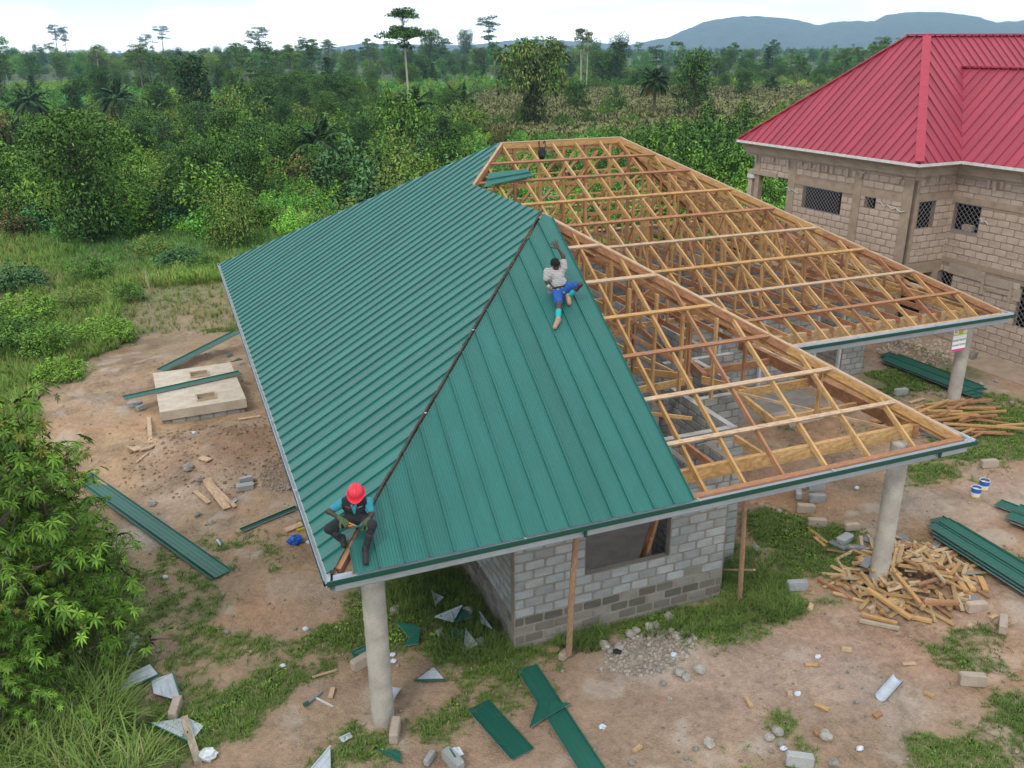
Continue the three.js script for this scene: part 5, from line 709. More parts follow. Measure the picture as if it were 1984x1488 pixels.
{ // hammer-like tool, yellow tool and hose end on the ground
  const a = GP(612, 1352, 0.03), t = tag(base('hand_tool', a.x, a.y, a.z, 0.5), 'pale-handled tool with a dark head lying on bare earth', 'tool'); mesh('handle', beamGeo(V(0, 0, 0), V(0.05, 0, 0.42), 0.03, 0.025), M.white, t); mesh('head', beamGeo(V(-0.18, 0.01, 0), V(0.16, 0.01, -0.03), 0.05, 0.04), M.iron, t); mesh('cap', new THREE.CylinderGeometry(0.035, 0.035, 0.09, 10).rotateZ(1.57), M.tealLoose[0], t).position.set(-0.22, 0.02, 0);
  const b = GP(575, 1028, 0.04); tag(mesh('drill_tool', beamGeo(b, b.clone().add(V(0.42, 0.0, -0.1)), 0.05, 0.05), std({ color: rgb(0.5, 0.45, 0.03), roughness: 0.5 })), 'yellow and black hand tool beside the blue bag', 'tool');
}
{ // bag hanging from the ridge
  const p = onPlane(1050, 292, V(0, 0, 1), -14.15), t = tag(base('backpack', p.x, p.y, p.z), 'dark backpack hanging by its straps from the timber ridge', 'backpack'); const dk = std({ color: rgb(0.018, 0.022, 0.035), roughness: 0.8, map: TX.stain }); const g = new THREE.SphereGeometry(0.2, 18, 14); g.scale(0.8, 1.25, 0.55); mesh('body', g, dk, t).position.y = -0.1; const g2 = new THREE.SphereGeometry(0.14, 14, 10); g2.scale(0.85, 0.8, 0.6); mesh('pocket', g2, dk, t).position.set(0, -0.18, 0.08); t.scale.setScalar(0.8); const top = Math.max(0.3, (R1.y - p.y + 0.03) / 0.8); for (const q of [-1, 1]) mesh('strap', limbGeo([V(q * 0.1, 0.08, 0.03), V(q * 0.13, top * 0.5, 0.03), V(q * 0.11, top, 0.0), V(q * 0.1, top * 0.5, -0.12)], 0.018, 0.018, 5), dk, t);
}
{ // printed board hanging on the far column
  const w = 256, h = 384, c = document.createElement('canvas'); c.width = w; c.height = h; const x = c.getContext('2d'); x.fillStyle = '#f1f3f4'; x.fillRect(0, 0, w, h); x.fillStyle = '#e0772a'; x.fillRect(84, 0, 172, 54); x.fillStyle = '#d8cf3e'; x.fillRect(84, 54, 100, 60); x.fillStyle = '#b9cf4a'; x.fillRect(0, 104, 256, 24); x.fillStyle = '#9fb94a'; x.fillRect(110, 84, 60, 22);
  x.fillStyle = '#b02336'; x.font = 'bold 92px sans-serif'; x.textAlign = 'center'; x.fillText('A', 42, 92); x.fillStyle = '#25303c'; x.font = 'bold 45px sans-serif'; x.fillText('0244738387', 128, 222); x.fillText('0266675994', 128, 300); x.fillStyle = '#3b66b0'; x.font = 'bold 18px sans-serif'; x.fillText('0%', 222, 84); x.fillStyle = '#d8458f'; x.fillRect(0, 346, w, 38);
  const map = new THREE.CanvasTexture(c); map.colorSpace = THREE.SRGBColorSpace; const p = onPlane(1859, 657, V(0, 0, 1), -6.36), t = mesh('sign', new THREE.BoxGeometry(0.49, 0.74, 0.012), [M.white, M.white, M.white, M.white, std({ map, roughness: 0.6 }), M.white]); t.position.copy(p); t.rotation.set(0, -0.06, 0.05); tag(t, 'printed board with two phone numbers hanging on the far right column', 'sign');
}
// white fence posts at the left
for (const [x0, y0, x1, y1, l] of [[292, 572, 284, 524, 'thin white post in the grass, upper one'], [300, 632, 292, 588, 'thin white post in the grass, lower one']]) { const a = GP(x0, y0, 0), d = Math.hypot(a.x - camera.position.x, a.z - camera.position.z), r = ray(x1, y1), h = camera.position.y + r.y / Math.hypot(r.x, r.z) * d; tag(mesh('fence_post', limbGeo([a, V(a.x - 0.03, (a.y + h) / 2, a.z), V(a.x - 0.08, h, a.z)], 0.045, 0.035, 8), M.grayWood), l, 'post'); }
// ---------------------------------------------------------------- people: distance fields meshed by surface nets
function netMesh(f, lo, hi, cell) {
  const n = [0, 1, 2].map((k) => Math.ceil((hi.getComponent(k) - lo.getComponent(k)) / cell) + 2), S = new Float32Array(n[0] * n[1] * n[2]), at = (i, j, k) => (k * n[1] + j) * n[0] + i; const p = V(0, 0, 0);
  for (let k = 0; k < n[2]; k++) for (let j = 0; j < n[1]; j++) for (let i = 0; i < n[0]; i++) { p.set(lo.x + i * cell, lo.y + j * cell, lo.z + k * cell); S[at(i, j, k)] = f(p); }
  const id = new Int32Array(S.length).fill(-1), pos = [], idx = []; const C = [[0, 0, 0], [1, 0, 0], [0, 1, 0], [1, 1, 0], [0, 0, 1], [1, 0, 1], [0, 1, 1], [1, 1, 1]], Ed = [[0, 1], [2, 3], [4, 5], [6, 7], [0, 2], [1, 3], [4, 6], [5, 7], [0, 4], [1, 5], [2, 6], [3, 7]];
  for (let k = 0; k < n[2] - 1; k++) for (let j = 0; j < n[1] - 1; j++) for (let i = 0; i < n[0] - 1; i++) { const v = C.map(([a, b, c]) => S[at(i + a, j + b, k + c)]); let x = 0, y = 0, z = 0, m = 0; for (const [a, b] of Ed) if ((v[a] < 0) !== (v[b] < 0)) { const t = v[a] / (v[a] - v[b]); x += lerp(C[a][0], C[b][0], t); y += lerp(C[a][1], C[b][1], t); z += lerp(C[a][2], C[b][2], t); m++; } if (m) { id[at(i, j, k)] = pos.length / 3; pos.push(lo.x + (i + x / m) * cell, lo.y + (j + y / m) * cell, lo.z + (k + z / m) * cell); } }
  const quad = (a, b, c, d, flip) => { if (a < 0 || b < 0 || c < 0 || d < 0) return; if (flip) idx.push(a, c, b, a, d, c); else idx.push(a, b, c, a, c, d); };
  for (let k = 1; k < n[2] - 1; k++) for (let j = 1; j < n[1] - 1; j++) for (let i = 1; i < n[0] - 1; i++) { const s = S[at(i, j, k)] < 0; if (s !== (S[at(i + 1, j, k)] < 0)) quad(id[at(i, j - 1, k - 1)], id[at(i, j, k - 1)], id[at(i, j, k)], id[at(i, j - 1, k)], !s); if (s !== (S[at(i, j + 1, k)] < 0)) quad(id[at(i - 1, j, k - 1)], id[at(i - 1, j, k)], id[at(i, j, k)], id[at(i, j, k - 1)], !s); if (s !== (S[at(i, j, k + 1)] < 0)) quad(id[at(i - 1, j - 1, k)], id[at(i, j - 1, k)], id[at(i, j, k)], id[at(i - 1, j, k)], !s); }
  const uv = []; for (let i = 0; i < pos.length; i += 3) uv.push(pos[i] * 3 + pos[i + 2] * 2, pos[i + 1] * 3); return geoFrom(pos, idx, uv);
}
const cap = (p, a, b, ra, rb) => { const ax = b.x - a.x, ay = b.y - a.y, az = b.z - a.z, px = p.x - a.x, py = p.y - a.y, pz = p.z - a.z; const t = clamp((px * ax + py * ay + pz * az) / Math.max(1e-9, ax * ax + ay * ay + az * az)); return Math.hypot(px - ax * t, py - ay * t, pz - az * t) - lerp(ra, rb, t); };
const smin = (a, b, k) => { const h = Math.max(k - Math.abs(a - b), 0) / k; return Math.min(a, b) - h * h * k * 0.25; };
const field = (bones, k = 0.03, grow = 0) => (p) => { let d = 9; for (const [a, b, ra, rb] of bones) d = smin(d, cap(p, a, b, ra + grow, rb + grow), k); return d; };
function bonesMesh(bones, cell, k, grow = 0, clip, extra) { const lo = V(1e9, 1e9, 1e9), hi = V(-1e9, -1e9, -1e9); for (const [a, b, ra, rb] of bones) { const r = Math.max(ra, rb) + grow + 2.5 * cell; for (const q of [a, b]) { lo.min(q.clone().subScalar(r)); hi.max(q.clone().addScalar(r)); } } const f0 = field(bones, k, grow); const f = clip || extra ? (p) => { let d = f0(p); if (extra) d += extra(p); if (clip) for (const [o, n] of clip) d = Math.max(d, (p.x - o.x) * n.x + (p.y - o.y) * n.y + (p.z - o.z) * n.z); return d; } : f0; return netMesh(f, lo, hi, cell); }
const skin = (r, g, b) => std({ color: rgb(r, g, b), roughness: 0.5 });
const fold = (s, k) => (p) => 0.007 * Math.sin(p.x * 38 * k + p.y * 30 + s) * Math.sin(p.y * 52 * k + p.z * 28 + s * 2);
// frame of reference of the hand: wrist, direction of the palm, palm normal
function handBones(w, dir, nrm, s, spread, curl, thumbSide) {
  const d = dir.clone().normalize(), n = nrm.clone().addScaledVector(d, -nrm.dot(d)).normalize(), x = d.clone().cross(n).normalize().multiplyScalar(thumbSide), b = []; const pal = w.clone().addScaledVector(d, 0.075 * s);
  for (const q of [-0.03, -0.01, 0.01, 0.03]) b.push([w.clone().addScaledVector(x, q * s * 0.6).addScaledVector(d, 0.01), pal.clone().addScaledVector(x, q * s), 0.015 * s, 0.0135 * s]);
  const L = [0.078, 0.09, 0.084, 0.064];
  [0.03, 0.01, -0.01, -0.03].forEach((q, i) => { let p = pal.clone().addScaledVector(x, q * s), dd = d.clone().addScaledVector(x, q * 18 * spread).normalize(); for (let j = 0; j < 3; j++) { const l = L[i] * s * [0.45, 0.31, 0.24][j]; dd.addScaledVector(n, curl * (j + 0.6)).normalize(); const e = p.clone().addScaledVector(dd, l); b.push([p, e, (0.0098 - 0.001 * j) * s, (0.0092 - 0.0013 * j) * s]); p = e; } });
  let p = w.clone().addScaledVector(x, 0.026 * s).addScaledVector(d, 0.022 * s), dd = x.clone().multiplyScalar(0.85).addScaledVector(d, 0.55).addScaledVector(n, curl * 0.8).normalize(); for (const [l, r] of [[0.045, 0.0135], [0.032, 0.0112], [0.026, 0.0095]]) { const e = p.clone().addScaledVector(dd, l * s); b.push([p, e, r * s, r * s * 0.9]); p = e; dd.addScaledVector(d, 0.35).normalize(); }
  return b;
}
// head around centre c, looking along f, crown along u
function headGeo(c, f, u) {
  f = f.clone().normalize(); const r = f.clone().cross(u).normalize(), up = r.clone().cross(f).normalize(); const P = (x, y, z) => c.clone().addScaledVector(r, x).addScaledVector(up, y).addScaledVector(f, z);
  const bones = [[P(0, 0.035, -0.02), P(0, 0.03, 0.012), 0.088, 0.080], [P(0, -0.03, 0.03), P(0, -0.075, 0.052), 0.062, 0.036], [P(-0.03, -0.03, 0.04), P(0.03, -0.03, 0.04), 0.038, 0.038], [P(0, 0.012, 0.088), P(0, -0.022, 0.104), 0.010, 0.014], [P(-0.016, -0.026, 0.094), P(0.016, -0.026, 0.094), 0.0105, 0.0105], [P(-0.045, 0.022, 0.074), P(0.045, 0.022, 0.074), 0.014, 0.014], [P(-0.02, -0.052, 0.082), P(0.02, -0.052, 0.082), 0.010, 0.010], [P(-0.082, 0.008, -0.012), P(-0.09, -0.02, -0.01), 0.013, 0.009], [P(0.082, 0.008, -0.012), P(0.09, -0.02, -0.01), 0.013, 0.009]];
  return { geo: bonesMesh(bones, 0.0065, 0.018), P, r, up, f };
}
const sub = (name, geo, mat, parent) => mesh(name, geo, mat, parent);
const shiftGeo = (g, o) => { g.translate(-o.x, -o.y, -o.z); return g; };

function person(label, J, o) {
  const t = base('person', J.pelvis.x, J.pelvis.y, J.pelvis.z); tag(t, label, 'person'); const O = J.pelvis; const put = (name, g, m) => sub(name, shiftGeo(g, O), m, t);
  const up = J.neck.clone().sub(J.pelvis).normalize(), acr = J.shR.clone().sub(J.shL).normalize(), fw = up.clone().cross(acr).normalize().multiplyScalar(o.flip || 1); const mid = (a, b, k = 0.5) => a.clone().lerp(b, k);
  const torso = [[J.shL, J.shR, 0.062, 0.062], [mid(J.shL, J.shR).addScaledVector(up, -0.07).addScaledVector(acr, -0.075), mid(J.shL, J.shR).addScaledVector(up, -0.07).addScaledVector(acr, 0.075), 0.10, 0.10], [mid(J.pelvis, J.neck, 0.45).addScaledVector(acr, -0.05), mid(J.pelvis, J.neck, 0.45).addScaledVector(acr, 0.05), 0.098, 0.098], [mid(J.pelvis, J.neck, 0.12).addScaledVector(acr, -0.06), mid(J.pelvis, J.neck, 0.12).addScaledVector(acr, 0.06), 0.105, 0.105], [J.hipL, J.hipR, 0.10, 0.10], [mid(J.pelvis, J.neck, 0.3), mid(J.pelvis, J.neck, 0.7), 0.10, 0.11]];
  const neck = [[mid(J.shL, J.shR), J.head.clone().addScaledVector(up, -0.04), 0.056, 0.050]];
  const armU = [[J.shL, J.elL, 0.054, 0.041], [J.shR, J.elR, 0.054, 0.041]], armF = [[J.elL, J.wrL, 0.041, 0.026], [J.elR, J.wrR, 0.041, 0.026]]; const thigh = [[J.hipL, J.knL, 0.086, 0.058], [J.hipR, J.knR, 0.086, 0.058]], shank = [[J.knL, mid(J.knL, J.anL, 0.35), 0.055, 0.057], [mid(J.knL, J.anL, 0.35), J.anL, 0.057, 0.037], [J.knR, mid(J.knR, J.anR, 0.35), 0.055, 0.057], [mid(J.knR, J.anR, 0.35), J.anR, 0.057, 0.037]]; const feet = [[J.anL, J.toL, 0.038, 0.03], [J.anR, J.toR, 0.038, 0.03]];
  const hd = headGeo(J.head, o.look, o.crown);
  const hands = [bonesMesh(handBones(J.wrL, J.hdL, J.nL, 1.06, o.spreadL, o.curlL, o.thumbL), 0.0052, 0.008), bonesMesh(handBones(J.wrR, J.hdR, J.nR, o.handR ?? 1.06, o.spreadR, o.curlR, o.thumbR), 0.0052, 0.008)];
  put('body', mergeGeometries([bonesMesh([...torso, ...neck, ...armU, ...armF, ...thigh, ...shank, ...feet], 0.0135, 0.035), hd.geo, ...hands]), skin(...o.skin));
  for (const s of [-1, 1]) { const e = new THREE.SphereGeometry(0.0125, 10, 8); e.translate(...hd.P(s * 0.031, 0.004, 0.079).toArray()); put('eye', e, std({ color: rgb(0.6, 0.57, 0.53), roughness: 0.3 })); const p = new THREE.SphereGeometry(0.007, 8, 6); p.translate(...hd.P(s * 0.031, 0.003, 0.0875).toArray()); put('pupil', p, std({ color: rgb(0.012, 0.008, 0.006), roughness: 0.2 })); }
  { const l = bonesMesh([[hd.P(-0.019, -0.051, 0.089), hd.P(0.019, -0.051, 0.089), 0.006, 0.006]], 0.003, 0.005); put('lips', l, skin(o.skin[0] * 1.5, o.skin[1] * 1.1, o.skin[2] * 1.1)); }
  return { t, put, up, acr, fw, torso, armU, armF, thigh, shank, feet, hd, mid, neck };
}
const surfF = (px, py, h = 0) => onPlane(px, py, V(0, 1, 3.79 / 7.37), E0 + 0.07 + h), surfL = (px, py, h = 0) => onPlane(px, py, V(-0.57, 1, 0), E0 + 0.07 + h);
const camF = V(0, 0, -1).applyQuaternion(camera.quaternion), camU = V(0, 1, 0).applyQuaternion(camera.quaternion), camR = V(1, 0, 0).applyQuaternion(camera.quaternion), toCam = camF.clone().negate();
const depthOf = (p) => p.clone().sub(camera.position).dot(camF);
const jointAt = (d0) => (px, py, df) => { const r = ray(px, py); return camera.position.clone().addScaledVector(r, (d0 - df) / r.dot(camF)); };
{ // worker in the red helmet, sitting on the corner of the roof
  const seat = surfF(694, 1003, 0.10), K = jointAt(depthOf(seat));
  const J = { pelvis: seat, neck: K(690, 966, 0.10), head: K(690, 959, 0.19), shL: K(662, 975, 0.09), shR: K(714, 973, 0.09), elL: K(637, 991, 0.20), elR: K(719, 997, 0.18), wrL: K(661, 1006, 0.36), wrR: K(710, 1010, 0.36), hipL: K(680, 1005, 0.05), hipR: K(706, 1005, 0.05), knL: K(638, 1024, 0.28), knR: K(720, 1017, 0.38), anL: surfL(664, 1046, 0.06), anR: surfF(708, 1066, 0.07), toL: surfL(666, 1056, 0.03), toR: surfF(709, 1090, 0.03) };
  J.hdL = K(674, 1016, 0.42).sub(J.wrL); J.hdR = K(699, 1020, 0.42).sub(J.wrR); J.nL = V(0.2, -0.6, 0.1); J.nR = V(-0.2, -0.6, 0.1);
  const look = toCam.clone().multiplyScalar(0.8).add(V(0.05, -0.62, 0)).normalize();
  const q = person('worker in a red helmet and dark vest crouched on the near roof corner', J, { skin: [0.045, 0.026, 0.018], look, crown: V(0, 1, 0).addScaledVector(toCam, 0.75).normalize(), curlL: 0.5, curlR: 0.5, spreadL: 0.5, spreadR: 0.5, thumbL: -1, thumbR: 1 });
  const teal_ = std({ color: rgb(0.035, 0.30, 0.38), roughness: 0.9, map: TX.stain }), navy = std({ color: rgb(0.012, 0.013, 0.022), roughness: 0.85, map: TX.stain }), denim = std({ color: rgb(0.022, 0.024, 0.032), roughness: 0.95, map: TX.stain }), glove = std({ color: rgb(0.075, 0.115, 0.05), roughness: 0.95, map: TX.stain }), black = std({ color: rgb(0.014, 0.013, 0.013), roughness: 0.7 });
  const sl = (a, b, k) => [q.mid(a, b, k), b.clone().sub(a).normalize()];
  q.put('shirt', bonesMesh([...q.torso, [J.shL, q.mid(J.shL, J.elL, 0.62), 0.066, 0.056], [J.shR, q.mid(J.shR, J.elR, 0.62), 0.066, 0.056]], 0.012, 0.03, 0.010, null, fold(1, 1)), teal_);
  q.put('vest', bonesMesh(q.torso, 0.011, 0.03, 0.026, [[J.shL.clone().addScaledVector(q.acr, 0.012), q.acr.clone().negate()], [J.shR.clone().addScaledVector(q.acr, -0.012), q.acr.clone()]], fold(4, 0.9)), navy);
  // open collar wedge and zip
  { const c = q.mid(J.shL, J.shR).addScaledVector(toCam, 0.135).addScaledVector(q.up, -0.05); q.put('collar', bonesMesh([[c.clone().addScaledVector(q.acr, -0.03).addScaledVector(q.up, 0.02), c.clone().addScaledVector(q.up, -0.11), 0.024, 0.012], [c.clone().addScaledVector(q.acr, 0.03).addScaledVector(q.up, 0.02), c.clone().addScaledVector(q.up, -0.11), 0.024, 0.012]], 0.008, 0.02), teal_); for (const s of [-1, 1]) q.put('piping', bonesMesh([[c.clone().addScaledVector(q.acr, s * 0.06).addScaledVector(q.up, -0.02).addScaledVector(toCam, 0.01), c.clone().addScaledVector(q.acr, s * 0.125).addScaledVector(q.up, 0.005).addScaledVector(toCam, -0.02), 0.006, 0.006]], 0.004, 0.004), s < 0 ? std({ color: rgb(0.5, 0.03, 0.05) }) : M.zinc); }
  q.put('trousers', bonesMesh([[J.hipL, J.hipR, 0.115, 0.115], [J.hipL, J.knL, 0.10, 0.075], [J.hipR, J.knR, 0.10, 0.075], [J.knL, J.anL, 0.072, 0.054], [J.knR, J.anR, 0.072, 0.054]], 0.012, 0.035, 0, null, fold(2, 0.8)), denim);
  for (const [a, b, nm] of [[J.anL, J.toL], [J.anR, J.toR]]) { const d = b.clone().sub(a).normalize(); q.put('shoe', bonesMesh([[a.clone().addScaledVector(d, -0.03), b, 0.052, 0.044], [a.clone().addScaledVector(d, 0.02).add(V(0, 0.03, 0)), a.clone().add(V(0, 0.05, 0)), 0.05, 0.05]], 0.009, 0.02), black); }
  for (const s of ['L', 'R']) q.put('glove', bonesMesh([...handBones(J['wr' + s], J['hd' + s], J['n' + s], 1.14, 0.4, 0.55, s === 'L' ? -1 : 1), [J['wr' + s].clone().addScaledVector(J['hd' + s].clone().normalize(), -0.045), J['wr' + s].clone().addScaledVector(J['hd' + s].clone().normalize(), 0.02), 0.036, 0.036]], 0.0065, 0.01, 0.004), glove);
  // helmet: shell, brim, crown ridge
  const h = base('helmet', 0, 0, 0, 0, q.t); const c = J.head.clone().sub(J.pelvis).addScaledVector(q.hd.up, 0.056).addScaledVector(q.hd.f, -0.012); h.position.copy(c); h.quaternion.setFromRotationMatrix(new THREE.Matrix4().makeBasis(q.hd.r, q.hd.up, q.hd.f.clone().negate()));
  const redp = new THREE.MeshPhysicalMaterial({ color: rgb(0.66, 0.018, 0.045), roughness: 0.5, clearcoat: 0.15, clearcoatRoughness: 0.25 }); const pts = []; for (let i = 0; i <= 14; i++) { const a = i / 14 * Math.PI / 2; pts.push(new THREE.Vector2(0.128 * Math.cos(a) + 0.004 * Math.sin(a * 2), 0.135 * Math.sin(a))); } pts.unshift(new THREE.Vector2(0.133, -0.012), new THREE.Vector2(0.142, -0.02)); const g = new THREE.LatheGeometry(pts.map((p) => new THREE.Vector2(Math.max(0.0001, p.x), p.y)), 30); g.scale(1, 1, 1.16); const shell = sub('shell', g, redp, h); redp.side = THREE.DoubleSide;
  const br = new THREE.Shape(); br.absellipse(0, 0, 0.140, 0.158, 0, 6.2832); br.moveTo(0.09, 0.16); br.quadraticCurveTo(0, 0.225, -0.09, 0.16); const bg = new THREE.ExtrudeGeometry(new THREE.Shape(Array.from({ length: 40 }, (_, i) => { const a = i / 40 * 6.2832, e = Math.max(0, Math.sin(a)); return new THREE.Vector2(0.143 * Math.cos(a), 0.163 * Math.sin(a) + 0.05 * e * e); })), { depth: 0.006, bevelEnabled: true, bevelSize: 0.003, bevelThickness: 0.002, bevelSegments: 2 }); bg.rotateX(-Math.PI / 2); sub('brim', bg, redp, h).position.y = -0.024;
  for (const x of [-0.022, 0.022]) { const r = []; for (let i = 0; i <= 8; i++) { const a = lerp(0.25, Math.PI - 0.25, i / 8); r.push(V(x, 0.138 * Math.sin(a), 0.15 * Math.cos(a))); } sub('ridge', limbGeo(r, 0.008, 0.008, 6), redp, h); }
  // snips and the sheet strip he is cutting
  const tip = K(686, 1018, 0.45), s = tag(base('tin_snips', tip.x, tip.y, tip.z), 'metal snips with orange grips in the helmeted worker’s gloved hands', 'tool'); const L = (a) => a.clone().sub(tip); sub('blade', beamGeo(L(K(684, 1016, 0.45)), L(K(692, 1021, 0.47)), 0.022, 0.01), M.iron, s); sub('handle', beamGeo(L(K(676, 1013, 0.44)), L(K(685, 1017, 0.45)), 0.02, 0.016), std({ color: rgb(0.6, 0.15, 0.03) }), s); sub('handle', beamGeo(L(K(675, 1019, 0.44)), L(K(685, 1018, 0.45)), 0.02, 0.016), std({ color: rgb(0.6, 0.15, 0.03) }), s);
  const strip = [K(650, 1037, 0.34), K(664, 1028, 0.42), K(680, 1022, 0.48), K(697, 1019, 0.48), K(703, 1015, 0.46)]; const w = strip.map((p) => p.clone()); const sg = mergeGeometries(w.slice(0, -1).map((p, i) => beamGeo(p, w[i + 1].clone().lerp(p, -0.03), 0.06, 0.005))); tag(mesh('metal_strip', sg, M.tealDark), 'curved dark metal strip held across the helmeted worker’s knees', 'metal strip');
}
{ // worker in blue shorts with a raised hand
  const seat = surfF(1087, 566, 0.10), K = jointAt(depthOf(seat)); const hit = (x, y, h) => surfF(x, y, h);
  const J = { pelvis: seat, neck: K(1079, 524, 0.08), head: K(1076, 513, 0.15), shL: K(1061, 527, 0.06), shR: K(1091, 519, 0.04), elL: K(1059, 545, 0.06), elR: K(1091, 496, 0.06), wrL: K(1064, 557, 0.08), wrR: K(1081, 481, 0.10), hipL: K(1080, 567, 0.02), hipR: K(1095, 558, 0.02), knL: K(1083, 588, 0.32), knR: K(1124, 551, 0.26), anL: hit(1081, 621, 0.07), anR: hit(1101, 575, 0.08), toL: hit(1075, 634, 0.035), toR: hit(1103, 588, 0.035) };
  J.hdL = hit(1068, 566, 0.02).sub(J.wrL); J.hdR = K(1075, 471, 0.11).sub(J.wrR); J.nL = V(0, -1, 0.3); J.nR = toCam.clone();
  const look = camR.clone().multiplyScalar(0.5).addScaledVector(toCam, 0.55).add(V(0, -0.75, 0)).normalize();
  const q = person('worker in striped grey shirt and blue shorts high on the roof, one hand raised', J, { skin: [0.062, 0.033, 0.023], look, crown: V(0, 1, 0).addScaledVector(toCam, 0.6).normalize(), curlL: 0.25, curlR: 0.04, spreadL: 0.6, spreadR: 1.3, handR: 1.2, thumbL: -1, thumbR: -1 });
  const sc = dataTex(64, 64, (u, v, c) => { const k = (v * 8 % 1) < 0.22 ? 0.62 : 0.86; c[0] = c[1] = c[2] = lin2s(k * lerp(0.92, 1, tnoise(u, v, 16, 3))); }, true);
  const shirt = std({ color: rgb(0.47, 0.46, 0.47), map: sc, roughness: 0.95 }), blue = std({ color: rgb(0.015, 0.10, 0.42), roughness: 0.85, map: TX.stain }), sock = std({ color: rgb(0.02, 0.36, 0.40), roughness: 0.9 }), tan = std({ color: rgb(0.46, 0.29, 0.20), roughness: 0.85, map: TX.stain }), sole = std({ color: rgb(0.12, 0.07, 0.05), roughness: 0.9 }), hairM = std({ color: rgb(0.008, 0.007, 0.007), roughness: 1, bumpMap: TX.rough, bumpScale: 0.01 });
  q.put('shirt', bonesMesh([...q.torso, [J.shL, q.mid(J.shL, J.elL, 0.7), 0.068, 0.060], [J.shR, q.mid(J.shR, J.elR, 0.45), 0.070, 0.066]], 0.012, 0.03, 0.014, null, fold(3, 1)), shirt);
  q.put('collar', bonesMesh([[q.mid(J.shL, J.shR).addScaledVector(q.acr, -0.05), q.mid(J.shL, J.shR).addScaledVector(q.acr, 0.05).addScaledVector(toCam, 0.05), 0.062, 0.058]], 0.010, 0.02, 0, null), shirt);
  q.put('shorts', bonesMesh([[J.hipL, J.hipR, 0.122, 0.122], [J.hipL, q.mid(J.hipL, J.knL, 0.86), 0.108, 0.088], [J.hipR, q.mid(J.hipR, J.knR, 0.80), 0.108, 0.085]], 0.012, 0.04, 0, [[q.mid(J.hipL, J.knL, 0.84).addScaledVector(q.acr, -0.0), J.knL.clone().sub(J.hipL).normalize().multiplyScalar(1)]].filter(() => false), fold(5, 0.8)), blue);
  { const w = q.mid(J.hipL, J.hipR).addScaledVector(q.up, 0.085); q.put('belt', bonesMesh([[w.clone().addScaledVector(q.acr, -0.07), w.clone().addScaledVector(q.acr, 0.07), 0.126, 0.126]], 0.010, 0.02, 0, [[w.clone().addScaledVector(q.up, 0.02), q.up.clone()], [w.clone().addScaledVector(q.up, -0.02), q.up.clone().negate()]]), std({ color: rgb(0.03, 0.027, 0.025) })); q.put('tool_pouch', bonesMesh([[w.clone().addScaledVector(q.acr, 0.14).addScaledVector(toCam, 0.06), w.clone().addScaledVector(q.acr, 0.15).addScaledVector(toCam, 0.05).addScaledVector(q.up, -0.07), 0.035, 0.03]], 0.008, 0.02), std({ color: rgb(0.09, 0.075, 0.03) })); }
  for (const s of ['L', 'R']) { const a = J['kn' + s], b = J['an' + s]; q.put('sock', bonesMesh([[q.mid(a, b, 0.36), q.mid(a, b, 0.6), 0.063, 0.056], [q.mid(a, b, 0.6), b, 0.056, 0.044]], 0.010, 0.02), sock); const to = J['to' + s], d = to.clone().sub(b).normalize(); q.put('shoe', bonesMesh([[b.clone().addScaledVector(d, -0.03), to, 0.055, 0.046], [b.clone().add(V(0, 0.02, 0)), b.clone().add(V(0, 0.035, 0)), 0.052, 0.05]], 0.009, 0.02), tan); q.put('sole', bonesMesh([[b.clone().addScaledVector(d, -0.035).add(V(0, -0.035, 0)), to.clone().addScaledVector(d, 0.012).add(V(0, -0.024, 0)), 0.034, 0.032]], 0.009, 0.02), sole); }
  q.put('glove', bonesMesh([...handBones(J.wrL, J.hdL, J.nL, 1.15, 0.5, 0.25, -1), [J.wrL.clone().addScaledVector(J.hdL.clone().normalize(), -0.04), J.wrL, 0.036, 0.036]], 0.0065, 0.01, 0.005), std({ color: rgb(0.36, 0.33, 0.30), roughness: 0.95 }));
  const H = q.hd; q.put('hair', bonesMesh([[H.P(0, 0.052, -0.03), H.P(0, 0.058, 0.012), 0.090, 0.078], [H.P(0, 0.0, -0.05), H.P(0, 0.03, -0.045), 0.076, 0.084]], 0.008, 0.02, 0.004, [[H.P(0, 0.03, 0.062), H.f.clone().addScaledVector(H.up, -0.45).normalize()]]), hairM);
}
